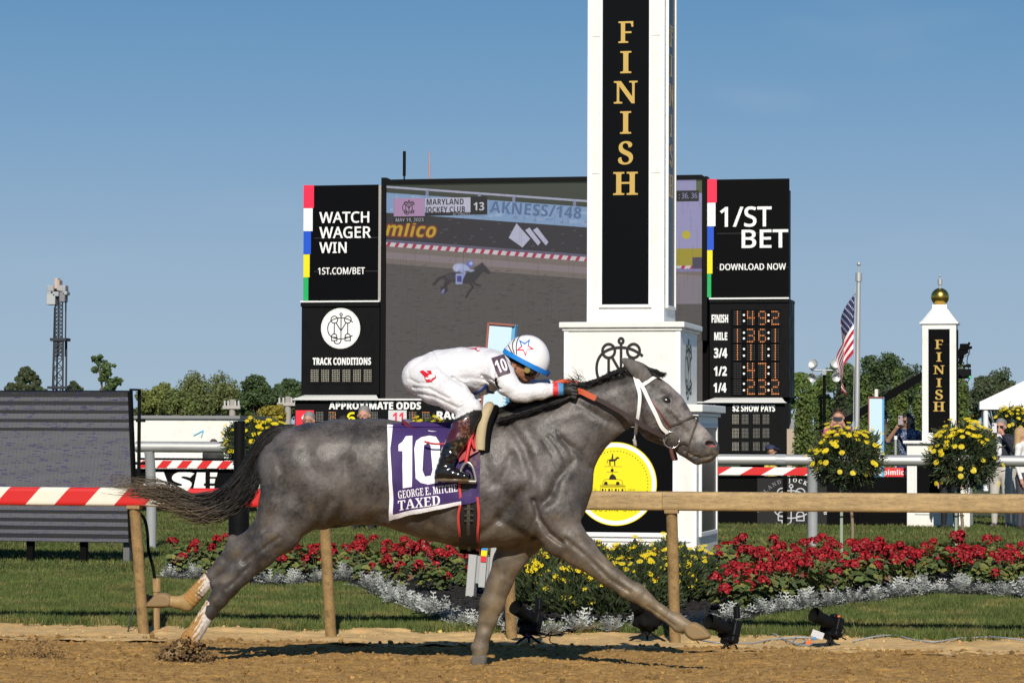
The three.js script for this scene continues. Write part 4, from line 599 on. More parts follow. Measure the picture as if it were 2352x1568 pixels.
for (const [px, py, w, lab] of [[532, 917, 40, 'wooden utility pole among the far trees left of the topiary'], [660, 910, 46, 'wooden utility pole left of the tote board']]) { const p = PY(px, 1003 + FOCAL * EYE / 110, 0), t = thing('utility_pole', lab, 'utility pole', p), y = PZ(px, py, p.z).y, k = 110 / FOCAL; add('pole', cyl(.15, .12, y, 8, 0, y / 2, 0), mat([.34, .31, .28], .9), t); add('crossarm', box(w * k, .12, .12, 0, y - .3, .1), mat([.42, .39, .36], .9), t); for (const x of [-.4, -.2, .2, .4]) add('insulator', cyl(.04, .04, .2, 6, x * w * k, y - .15, .1), mat([.5, .5, .5], .5), t); }

// ------------------------------------------------------------------ trees
const ORD = ['first', 'second', 'third', 'fourth', 'fifth', 'sixth', 'seventh', 'eighth', 'ninth', 'tenth', 'eleventh', 'twelfth', 'thirteenth', 'fourteenth', 'fifteenth', 'sixteenth', 'seventeenth', 'eighteenth', 'nineteenth', 'twentieth'];
const nth = (i) => i < 20 ? ORD[i] : (i < 29 ? 'twenty-' + ORD[i - 20] : i === 29 ? 'thirtieth' : i < 39 ? 'thirty-' + ORD[i - 30] : i === 39 ? 'fortieth' : i < 49 ? 'forty-' + ORD[i - 40] : i === 49 ? 'fiftieth' : i < 59 ? 'fifty-' + ORD[i - 50] : 'sixtieth');
function leafMesh(R, n, where, size, color, shape = 'leaf') {      // n small faces spread through a crown; where() gives a point and an outward direction
  const pos = new Float32Array(n * 12 * 1), col = new Float32Array(n * 12), idx = new Uint32Array(n * 6), q = new THREE.Quaternion(), a = V(0, 0, 0);
  for (let i = 0; i < n; i++) {
    const { p, d } = where(R), s = size * (.55 + .9 * R()), w = shape === 'needle' ? s * .2 : s * .62; a.set(R() - .5, R() - .5, R() - .5).normalize().multiplyScalar(shape === 'needle' ? .75 : .9).add(d).normalize();
    const u = V(R() - .5, R() - .5, R() - .5).cross(a).normalize(), v = shape === 'needle' ? a : a.clone().cross(u); const uu = shape === 'needle' ? u : u; const c = color(R, p);
    const P = shape === 'needle' ? [p.clone().addScaledVector(uu, -w / 2), p.clone().addScaledVector(uu, w / 2), p.clone().addScaledVector(v, s).addScaledVector(uu, w / 4), p.clone().addScaledVector(v, s).addScaledVector(uu, -w / 4)] : [p.clone().addScaledVector(v, -s / 2), p.clone().addScaledVector(uu, w / 2), p.clone().addScaledVector(v, s / 2), p.clone().addScaledVector(uu, -w / 2)];
    P.forEach((k, j) => { pos.set([k.x, k.y, k.z], (i * 4 + j) * 3); col.set(c, (i * 4 + j) * 3); }); idx.set([i * 4, i * 4 + 1, i * 4 + 2, i * 4, i * 4 + 2, i * 4 + 3], i * 6);
  }
  const g = new THREE.BufferGeometry(); g.setAttribute('position', new THREE.BufferAttribute(pos, 3)); g.setAttribute('color', new THREE.BufferAttribute(col, 3)); g.setIndex(new THREE.BufferAttribute(idx, 1)); g.computeVertexNormals(); return g;
}
const mLeaf = phys([1, 1, 1], .7, { vertexColors: true, side: THREE.DoubleSide, transmission: .25, thickness: 0 });
const mBark = mat([.11, .085, .06], .95);
function blobsWhere(blobs) { const w = blobs.map((b) => b.r * b.r), tot = w.reduce((a, b) => a + b, 0); return (R) => { let k = R() * tot, i = 0; while (k > w[i] && i < blobs.length - 1) k -= w[i++]; const b = blobs[i], d = V(R() - .5, R() - .5, R() - .5).normalize(), rr = Math.pow(R(), .4); return { p: V(b.x + d.x * b.r * rr * (b.sx || 1), b.y + d.y * b.r * rr * (b.sy || 1), b.z + d.z * b.r * rr), d }; }; }
function tree(label, x0, x1, yTop, dist, kind, o = {}) {           // x0..x1 and yTop bound the crown in the picture
  const R = rng(o.seed || (x0 * 7 + 3)), px = (x0 + x1) / 2, p = PY(px, 1003 + FOCAL * EYE / dist, 0), k = dist / FOCAL, W = (x1 - x0) * k, H = PZ(px, yTop, p.z).y;
  const t = thing(o.name || 'tree', label, 'tree', p, 0, o.group); const yb = o.bottom ? PZ(px, o.bottom, p.z).y : H * .25; const blobs = [];
  if (kind === 'cone') { for (let i = 0; i < 26; i++) { const f = i / 25, y = mix(.15, H * .97, f), r = W / 2 * (1 - Math.pow(f, 1.7)) * .95 + .06; for (let j = 0; j < (f > .85 ? 1 : 3); j++) { const a = R() * 6.3; blobs.push({ x: Math.cos(a) * r * .5, z: Math.sin(a) * r * .5, y, r: r * .58 + .05, sy: 1.5 }); } } }
  else if (kind === 'pine') { for (let i = 0; i < 60; i++) { const f = R(), y = mix(yb, H, f), r = W / 2 * Math.pow(1 - f, .75), a = R() * 6.3, q = r * Math.sqrt(R()); blobs.push({ x: Math.cos(a) * q, z: Math.sin(a) * q, y, r: W * .085 * (1.1 - .5 * f), sy: .8 }); } }
  else if (kind === 'sparse') { (o.clumps || []).forEach(([cx, cy, r]) => { const q = PZ(cx, cy, p.z).sub(p); for (let i = 0; i < 5; i++) blobs.push({ x: q.x + (R() - .5) * r * k * 1.5, y: q.y + (R() - .5) * r * k * 1.1, z: (R() - .5) * r * k, r: r * k * (.35 + .3 * R()), sy: .7 }); }); }
  else { const n = o.n || 46; for (let i = 0; i < n; i++) { const a = R() * 6.3, b = Math.asin(mix(-.75, 1, R())), rr = .5 + .52 * R(), cy = mix(yb, H, .5), hy = (H - yb) / 2; blobs.push({ x: Math.cos(a) * Math.cos(b) * W / 2 * rr, y: cy + Math.sin(b) * hy * rr * .98, z: Math.sin(a) * Math.cos(b) * W / 2 * rr, r: Math.min(W, H - yb) * (.12 + .10 * R()), sy: kind === 'willow' ? 1.7 : .85 }); } }
  const base = (o.color || [.05, .085, .022]).map((c, i) => c * [1.45, 1.4, 1.1][i]), tint = (R) => { const d = .7 + .6 * R(), y = R() * (o.yellow || .2); return [base[0] * d * (1 + y), base[1] * d * (1 + .5 * y), base[2] * d]; };
  add('crown', leafMesh(R, (o.leaves || 9000) * 1.3 | 0, blobsWhere(blobs), (o.leaf || 6.5) * k, tint), mLeaf, t);
  const tr = [rod(V(0, -.2, 0), V(0, H * .55, 0), W * .035 + .06, W * .018 + .03, 7)]; for (let i = 0; i < (kind === 'cone' ? 0 : 9); i++) { const b = blobs[R() * blobs.length | 0], y0 = Math.min(b.y * .75, H * .5) * (.5 + .5 * R()); tr.push(rod(V(0, y0, 0), V(b.x, b.y, b.z), W * .014 + .02, .015, 5)); } if (kind === 'sparse') tr.push(rod(V(0, H * .5, 0), V(blobs[0].x, blobs[0].y, 0), .06, .02, 5)); add('trunk', merge(tr), mBark, t);
  return t;
}
tree('dark conifer above the left end of the LED board', 2, 112, 845, 130, 'pine', { color: [.034, .05, .02], leaves: 9000, bottom: 905 });
tree('small dark tree just right of the lattice mast', 140, 192, 876, 135, 'pine', { color: [.034, .05, .022], leaves: 3500, bottom: 905 });
tree('thin windswept tree with open branches above the LED board', 205, 282, 817, 110, 'sparse', { color: [.045, .085, .025], leaves: 2600, clumps: [[222, 826, 14], [232, 836, 10], [248, 845, 16], [226, 855, 14], [240, 862, 16], [262, 880, 20], [244, 890, 16], [272, 872, 10]] });
tree('light green broad tree left of the utility pole', 318, 420, 884, 120, 'round', { color: [.085, .115, .028], leaves: 9000, bottom: 968, yellow: .5 });
tree('olive feathery tree between the light and the dark tree', 398, 545, 870, 126, 'willow', { color: [.085, .11, .035], leaves: 12000, leaf: 5, bottom: 966, n: 60 });
tree('dense dark green tree left of the tote board', 545, 640, 866, 128, 'round', { color: [.032, .062, .016], leaves: 10000, bottom: 972 });
tree('dense dark green tree touching the tote board', 610, 706, 872, 134, 'round', { color: [.034, .066, .018], leaves: 9000, bottom: 972, seed: 18 });
tree('yellow-green shrub before the dark trees', 596, 652, 926, 100, 'round', { color: [.19, .17, .02], leaves: 4000, bottom: 985 });
tree('pale green tree filling the gap before the olive tree', 372, 450, 898, 118, 'round', { color: [.075, .105, .028], leaves: 6000, bottom: 985 });
tree('mid green tree between the olive and the dark tree', 500, 575, 893, 132, 'round', { color: [.05, .08, .022], leaves: 6000, bottom: 985 });
tree('low green trees behind the LED board edge', 300, 352, 930, 140, 'round', { color: [.05, .08, .03], leaves: 2600, bottom: 975 });
tree('bright green tree right of the tote board', 1808, 1872, 843, 110, 'round', { color: [.075, .13, .026], leaves: 8000, bottom: 985 });
tree('bright green tree between finish post and tote board', 1590, 1650, 848, 112, 'round', { color: [.075, .125, .026], leaves: 5000, bottom: 985 });
tree('big dark tree behind the flagpole', 1955, 2112, 812, 118, 'round', { color: [.03, .058, .016], leaves: 15000, bottom: 985, n: 70 });
tree('green tree behind the floodlights', 1862, 1985, 838, 125, 'round', { color: [.055, .095, .022], leaves: 9000, bottom: 985 });
tree('dull green tree over the tent roof', 2226, 2352, 850, 150, 'round', { color: [.042, .062, .028], leaves: 9000, bottom: 968, n: 60 });
tree('dull green tree right of the small finish post', 2180, 2262, 890, 155, 'round', { color: [.04, .065, .026], leaves: 6000, bottom: 990 });
[[1849, 862, 'left of the floodlights'], [1890, 853, 'under the floodlights'], [1932, 866, 'left of the flagpole'], [1990, 858, 'right of the flagpole'], [2066, 838, 'behind the woman in navy'], [2112, 880, 'at the left side of the small finish post'], [2207, 828, 'at the right side of the small finish post']].forEach(([x, y, w], i) => tree(`dark green columnar arborvitae ${w}`, x - 27, x + 27, y, 56 + (i % 3) * 2, 'cone', { name: 'arborvitae', color: i === 2 ? [.02, .035, .01] : [.06, .095, .014], leaves: 6500, leaf: 8, group: 'columnar evergreens behind the turf' }));
{ const p = PY(2085, 1170, 0), t = thing('hedge', 'clipped green hedge before the woman in navy', 'hedge', p), R = rng(12), w = 1.1, h = PZ(2085, 1008, p.z).y; add('foliage', leafMesh(R, 6000, (R) => ({ p: V((R() - .5) * w * 2, h * (.05 + .95 * Math.pow(R(), .6)), (R() - .5) * .5), d: V(0, .5, .6) }), .045, (R) => { const d = .6 + .8 * R(); return [.05 * d, .075 * d, .016 * d]; }), mLeaf, t); add('stems', merge([-.8, -.3, .2, .7].map((x) => cyl(.02, .02, h * .6, 6, x, h * .3, 0))), mBark, t); }

// ------------------------------------------------------------------ flowers
const daisyGeo = (() => { const n = 11, P = [], C = [], I = []; P.push(0, .06, 0); C.push(.62, .36, .01); for (let i = 0; i < n; i++) { const a = i / n * 6.283; for (const [da, r, y] of [[-.20, .22, .03], [-.17, .46, .0], [.17, .46, .0], [.20, .22, .03]]) { P.push(Math.cos(a + da) * r, y, Math.sin(a + da) * r); C.push(.80, .62, .012); } const o = 1 + i * 4; I.push(0, o, o + 3, o, o + 1, o + 2, o, o + 2, o + 3); } const g = new THREE.BufferGeometry(); g.setAttribute('position', new THREE.Float32BufferAttribute(P, 3)); g.setAttribute('color', new THREE.Float32BufferAttribute(C, 3)); g.setIndex(I); g.computeVertexNormals(); return g; })();
const mDaisy = mat([1, 1, 1], .6, { vertexColors: true, side: THREE.DoubleSide }), mDaisyOld = mat([.72, .55, .45], .8, { vertexColors: true, side: THREE.DoubleSide });
const budGeo = put(new THREE.SphereGeometry(.22, 7, 5), 0, 0, 0, 0, 0, 0, V(1, .8, 1)); paint(budGeo, [.42, .24, .02]);
function daisy(parent, p, dir, s, R) { const old = R() < .16, m = add(old ? 'faded_flower' : 'flower', old ? budGeo : daisyGeo, old ? mDaisyOld : mDaisy, parent); m.position.copy(p); m.quaternion.setFromUnitVectors(V(0, 1, 0), dir.normalize()); m.rotateY(R() * 6); m.scale.setScalar(s * (old ? .6 : 1)); return m; }
const feather = (R) => { const d = .45 + .9 * R(); return [.05 * d, .078 * d, .02 * d]; };
function topiary(label, px, pyg, cx, cy, rx, ry, nf, o = {}) {
  const R = rng(px * 3 + 1), p = PY(px, pyg, 0), sc = FOCAL * EYE / (pyg - 1003) / FOCAL, t = thing('topiary', label, 'topiary', p, 0, 'flowering topiaries'), c = PZ(cx, cy, p.z).sub(p), a = rx * sc, b = ry * sc, ph = R() * 9;
  const lump = (d) => 1 + .20 * N(d.x * 2.0 + ph, d.y * 2.0, d.z * 2.0) + .16 * N(d.x * 4.5 + ph, d.y * 4.5, d.z * 4.5);
  add('foliage', leafMesh(R, o.leaves || 9000, (R) => { const d = V(R() - .5, R() - .5, R() - .5).normalize(), k = lump(d) * Math.pow(R(), .3) * .92; return { p: V(c.x + d.x * a * k, c.y + d.y * b * k, d.z * a * k), d: d.clone().add(V(0, .35, 0)) }; }, .062, feather, 'needle'), mLeaf, t);
  add('trunk', merge([tube([V(0, -.05, 0), V(.02, c.y * .35, .01), V(-.02, c.y * .7, 0), V(c.x, c.y, 0)], .018, 12, 7), rod(V(c.x * .8, c.y * .72, 0), V(c.x + a * .5, c.y + b * .1, .1), .012, .006, 5), rod(V(c.x * .8, c.y * .75, 0), V(c.x - a * .4, c.y + b * .3, .1), .012, .006, 5)]), mat([.24, .18, .12], .9), t);
  const sx = o.stake ?? -.05; add('stake', box(.03, c.y, .03, sx, c.y / 2, .02), mat([.27, .32, .25], .8), t); add('tie', tube([V(sx - .03, c.y * .45, .05), V(.03, c.y * .46, .05), V(.03, c.y * .45, -.03)], .005, 8, 4), mBlackMatte, t);
  for (let i = 0; i < nf; i++) { const d = V((R() - .5) * 2, mix(-.7, 1.5, Math.pow(R(), .62)), .1 + .9 * R()).normalize(); if (i % 3 === 0) d.z *= -1; const k = lump(d) * (.98 + .14 * R() * R()) + (d.y > .5 ? .06 * R() : 0); daisy(t, V(c.x + d.x * a * k, c.y + d.y * b * k, d.z * a * k), d.clone().multiplyScalar(.6).add(V(0, .45, .25)), .056 + .022 * R(), R); }
  return t;
}
topiary('yellow-flowered topiary ball left of the red lettered board', 1955, 1296, 1945, 1052, 84, 68, 150, { leaves: 9000, stake: -.1 });
topiary('yellow-flowered topiary ball at the right, before the man in the suit', 2208, 1296, 2213, 1050, 84, 76, 170, { leaves: 9500 });
topiary('yellow-flowered topiary ball behind the black post at left', 594, 1296, 592, 1018, 78, 52, 120, { stake: .0 });
topiary('yellow-flowered topiary showing just above the horse behind the saddle', 985, 1300, 985, 1026, 58, 62, 95, {});
topiary('distant yellow-flowered topiary before the tent', 2322, 1200, 2328, 968, 44, 34, 95, { leaves: 4500 });
function daisyBush(px, pyg, w, h, nf, label) {
  const R = rng(px * 5 + 2), p = GP(px, pyg), t = thing('daisy_bush', label, 'flower', p, 0, 'yellow daisies around the finish post'), ph = R() * 20;
  const f = (x, z) => h * (1 - .75 * Math.pow(Math.min(1, Math.hypot(x, z) / w), 2.2)) * (1 + .14 * N(x * 6 + ph, z * 6));
  add('foliage', leafMesh(R, 6500, (R) => { const a = R() * 6.3, r = w * Math.sqrt(R()), x = Math.cos(a) * r, z = Math.sin(a) * r; return { p: V(x, f(x, z) * (.12 + .8 * Math.pow(R(), .6)), z), d: V(x / w * .8, .9, z / w * .8 + .1) }; }, .085, feather, 'needle'), mLeaf, t);
  const S = []; for (let i = 0; i < nf * 1.9; i++) { const a = R() * 6.3, r = w * Math.sqrt(R()) * 1.06, x = Math.cos(a) * r, z = Math.sin(a) * r, y = f(x, z) * (.86 + .3 * R()) + (R() < .2 ? .08 : .03); S.push(rod(V(x * .9, y * .75, z * .9), V(x, y, z), .003, .002, 3)); daisy(t, V(x, y, z), V((R() - .5) * .8 + x / w * .4, .75, .35 + z / w * .4), .056 + .022 * R(), R); } add('stems', merge(S), mat([.1, .1, .03], .8), t).userData.kind = 'stuff';
}
[[1232, 1392, .25, .44, 34], [1318, 1412, .27, .42, 36], [1400, 1414, .27, .42, 36], [1478, 1404, .26, .44, 32], [1552, 1384, .26, .46, 26], [1606, 1376, .22, .42, 22], [1275, 1350, .28, .44, 40], [1360, 1348, .28, .42, 40], [1450, 1346, .28, .42, 40], [1535, 1338, .26, .42, 30]].forEach(([x, y, w, h, n], i) => daisyBush(x, y, w, h * .88, n, i < 6 ? `yellow daisy bush in the front row before the finish post, ${nth(i)} from the left` : `yellow daisy bush in the back row against the finish post, ${nth(i - 6)} from the left`));
// geraniums
const headVariants = [1, 2, 3, 4].map((s) => { const R = rng(s * 31), P = [], C = [], I = []; for (let i = 0; i < 70; i++) { const d = V(R() - .5, R() * .9 - .12, R() - .5).normalize(), c = d.clone().multiplyScalar(.050 * (.78 + .26 * R())), u = V(R() - .5, R() - .5, R() - .5).cross(d).normalize(), v = d.clone().cross(u), r = .0095 + .006 * R(), k = .4 + .6 * R(), o = P.length / 3; [[0, 0], [1, .2], [.75, .9], [-.2, 1], [-1, .5], [-.8, -.6], [.1, -1], [.8, -.7]].forEach(([a, b], j) => { const q = c.clone().addScaledVector(u, a * r).addScaledVector(v, b * r).addScaledVector(d, j ? (R() - .2) * .012 : 0); P.push(q.x, q.y, q.z); C.push(.42 * k, .004 * k, .012 * k); }); for (let j = 1; j < 8; j++) I.push(o, o + j, o + (j % 7) + 1); } const g = new THREE.BufferGeometry(); g.setAttribute('position', new THREE.Float32BufferAttribute(P, 3)); g.setAttribute('color', new THREE.Float32BufferAttribute(C, 3)); g.setIndex(I); g.computeVertexNormals(); return g; });
const mPetal = mat([1, 1, 1], .65, { vertexColors: true, side: THREE.DoubleSide });
const geraniumFoliage = [1, 2, 3, 4, 5].map((s) => { const R = rng(s * 57), P = [], C = [], I = []; const w = .17; for (let i = 0; i < 95; i++) { const a = R() * 6.3, r = w * Math.sqrt(R()), x = Math.cos(a) * r, z = Math.sin(a) * r, y = .05 + .24 * R() * (1 - .45 * Math.pow(r / w, 2)), n = V(x / w * .7 + (R() - .5) * .9, .8, z / w * .7 + .25 + (R() - .5) * .9).normalize(), u = V(1, 0, R()).cross(n).normalize(), v = n.clone().cross(u), L = .024 + .022 * R(), t = R(), k = .6 + .7 * R(); const c = t < .05 ? [.22 * k, .11 * k, .06 * k] : t < .45 ? [.19 * k, .20 * k, .035 * k] : [.09 * k, .135 * k, .024 * k]; const o = P.length / 3, m = 10; P.push(x, y - .006, z); C.push(...c.map((q) => q * .8)); for (let j = 0; j < m; j++) { const b = j / m * 6.283, rr = L * (j & 1 ? .82 : 1.05) * (j === 0 ? .35 : 1), q = V(x, y, z).addScaledVector(u, Math.cos(b) * rr).addScaledVector(v, Math.sin(b) * rr); P.push(q.x, q.y + .004 * (j & 1), q.z); C.push(...c); } for (let j = 0; j < m; j++) I.push(o, o + 1 + j, o + 1 + (j + 1) % m); } const g = new THREE.BufferGeometry(); g.setAttribute('position', new THREE.Float32BufferAttribute(P, 3)); g.setAttribute('color', new THREE.Float32BufferAttribute(C, 3)); g.setIndex(I); g.computeVertexNormals(); return g; });
function geranium(px, py, nh, label, group, R, s = 1) {
  const p = GP(px, py), t = thing('geranium', label, 'flower', p, R() * 6.3, group), S = []; t.scale.setScalar(s);
  const fo = add('foliage', geraniumFoliage[R() * 5 | 0], mLeaf, t); fo.userData.kind = 'stuff';
  for (let i = 0; i < nh; i++) { const a = R() * 6.3, r = .17 * Math.sqrt(R()), y = .17 + .20 * R() - r * .2, x = Math.cos(a) * r, z = Math.sin(a) * r, m = add('flower_head', headVariants[R() * 4 | 0], mPetal, t); m.position.set(x, y, z); m.rotation.set((R() - .5) * .6, R() * 6, (R() - .5) * .6); m.scale.setScalar(.7 + .4 * R()); S.push(rod(V(x * .6, .08, z * .6), V(x, y, z), .0035, .003, 4)); }
  add('stems', merge(S), mat([.10, .12, .04], .8), t).userData.kind = 'stuff';
}
{
  const R = rng(91); let i = 0;
  const rowL = [[415, 1318, 2], [470, 1324, 3], [500, 1300, 3], [545, 1322, 3], [600, 1330, 2], [655, 1336, 4], [690, 1312, 4], [735, 1334, 5], [790, 1328, 6], [830, 1306, 5], [850, 1342, 4], [890, 1322, 6], [905, 1352, 4], [940, 1306, 6], [955, 1340, 5], [990, 1362, 4], [1000, 1320, 6], [1035, 1348, 6], [1060, 1318, 6], [1075, 1352, 5], [1115, 1330, 4], [1150, 1325, 4]];
  rowL.forEach(([x, y, n]) => geranium(x, y, n + 1, `red geranium left of the light pylon, ${nth(i++)} from the left`, 'red geraniums left of the light pylon', R, .92 + .14 * R()));
  i = 0; const L = []; for (let x = 1668; x < 2400; x += 40) { const f = along(bedFront, x); L.push([x + (R() - .5) * 22, f - 26 - 8 * R(), 4 + R() * 3 | 0, 0], [x + 20 + (R() - .5) * 22, mix(f, 1300, .52), 4 + R() * 4 | 0, 1], [x + (R() - .5) * 22, 1312 + 10 * R(), 4 + R() * 4 | 0, 2]); }
  const cnt = [0, 0, 0]; L.forEach(([x, y, n, r]) => { if (x > 2150 && x < 2200 && r < 2) return; geranium(x, Math.min(y, along(bedFront, x) - 18), Math.max(2, n + (x < 1860 ? 2 : 0) - (r === 2 ? 2 : 0)), `red geranium right of the finish post, ${['front', 'middle', 'back'][r]} row, ${nth(cnt[r]++)} from the left`, 'red geraniums right of the finish post', R, .82 + .36 * R()); });
}
// dusty miller edging
const dustyVariants = [1, 2, 3, 4].map((s) => { const R = rng(s * 13 + 5), P = [], C = [], I = []; for (let i = 0; i < 46; i++) { const a = R() * 6.3, tilt = .25 + .95 * Math.pow(R(), .8), L = .10 + .085 * R(), dir = V(Math.cos(a) * Math.sin(tilt), Math.cos(tilt), Math.sin(a) * Math.sin(tilt)), side = V(-Math.sin(a), 0, Math.cos(a)).applyAxisAngle(dir, (R() - .5) * 1.2), k = .5 + .6 * R(), c = [.45 * k, .465 * k, .435 * k], o = P.length / 3, n = 5; const b0 = V((R() - .5) * .04, .005, (R() - .5) * .04); for (let j = 0; j <= n; j++) { const f = j / n, ctr = b0.clone().addScaledVector(dir, L * f).add(V(0, -.35 * L * f * f * tilt * .6, 0)); const w = .0028; for (const q of [-1, 1]) { const m = ctr.clone().addScaledVector(side, q * w); P.push(m.x, m.y, m.z); C.push(...c); } } for (let j = 0; j < n; j++) { const q = o + j * 2; I.push(q, q + 1, q + 3, q, q + 3, q + 2); } for (let j = 1; j <= n; j++) for (const q of [-1, 1]) { const f = (j - .3) / n, ctr = b0.clone().addScaledVector(dir, L * f).add(V(0, -.35 * L * f * f * tilt * .6, 0)), ll = .024 * (1.1 - .55 * Math.abs(f - .55)), e = ctr.clone().addScaledVector(side, q * ll).addScaledVector(dir, ll * .75), e1 = ctr.clone().addScaledVector(side, q * ll * .75).addScaledVector(dir, ll * .15), e2 = ctr.clone().addScaledVector(side, q * ll * .25).addScaledVector(dir, ll * .45), v = P.length / 3; for (const m of [ctr, e1, e, e2]) { P.push(m.x, m.y + .004 * R(), m.z); C.push(...c); } I.push(v, v + 1, v + 2, v, v + 2, v + 3); } } const g = new THREE.BufferGeometry(); g.setAttribute('position', new THREE.Float32BufferAttribute(P, 3)); g.setAttribute('color', new THREE.Float32BufferAttribute(C, 3)); g.setIndex(I); g.computeVertexNormals(); return g; });
const mDusty = mat([1, 1, 1], .85, { vertexColors: true, side: THREE.DoubleSide });
{
  const R = rng(44); let i = 0;
  for (let x = 388; x < 2390;) { const steep = x > 790 && x < 1110, f = along(bedFront, x); const put1 = (px, py, s) => { const p = GP(px, py); const m = add('dusty_miller', dustyVariants[R() * 4 | 0], mDusty); m.position.copy(p); m.rotation.y = R() * 6.3; m.scale.setScalar(s); tag(m, `silver dusty miller plant in the edging row, ${nth(i++)} from the left`, 'plant', 'silver edging plants'); }; put1(x, f - 5 + R() * 5, .85 + .45 * R()); x += steep ? 26 : x < 800 ? 48 + R() * 16 : x < 1700 ? 60 + R() * 14 : 44 + R() * 14; }
}

// ------------------------------------------------------------------ bodies: smooth distance fields meshed on a grid
const smin = (a, b, k) => { if (k <= 0) return Math.min(a, b); const h = Math.max(k - Math.abs(a - b), 0) / k; return Math.min(a, b) - h * h * k * .25; };
// one tapered bone with an elliptic section: h in the picture plane, w across it
function boneD(x, y, z, s) {
  const px = x - s.ax, py = y - s.ay, pz = z - s.az; let t = (px * s.dx + py * s.dy + pz * s.dz) * s.il; t = t < 0 ? 0 : t > 1 ? 1 : t;
  const qx = px - s.dx * t, qy = py - s.dy * t, qz = pz - s.dz * t, h = s.ha + (s.hb - s.ha) * t, w = s.wa + (s.wb - s.wa) * t, r2 = qx * qx + qy * qy;
  const k = Math.sqrt(r2 / (h * h) + qz * qz / (w * w)); if (k < 1e-5) return -Math.min(h, w); const g = Math.sqrt(r2 / (h * h * h * h) + qz * qz / (w * w * w * w)); return k * (k - 1) / g;
}
function bone(a, b, ha, hb, wa = ha, wb = hb) { const dx = b.x - a.x, dy = b.y - a.y, dz = b.z - a.z; return { ax: a.x, ay: a.y, az: a.z, dx, dy, dz, il: 1 / Math.max(1e-9, dx * dx + dy * dy + dz * dz), ha, hb, wa, wb, cx: a.x + dx / 2, cy: a.y + dy / 2, cz: a.z + dz / 2, R: Math.sqrt(dx * dx + dy * dy + dz * dz) / 2 + Math.max(ha, hb, wa, wb) }; }
function chain(st, k = .02) { const bones = []; for (let i = 0; i + 1 < st.length; i++) bones.push(bone(st[i].p, st[i + 1].p, st[i].h, st[i + 1].h, st[i].w, st[i + 1].w)); return { bones, k }; }
function chainD(c, x, y, z) { let d = 9; for (const b of c.bones) { const far = Math.hypot(x - b.cx, y - b.cy, z - b.cz) - b.R; if (far > d + .08) continue; d = smin(d, far > .25 ? far : boneD(x, y, z, b), c.k); } return d; }
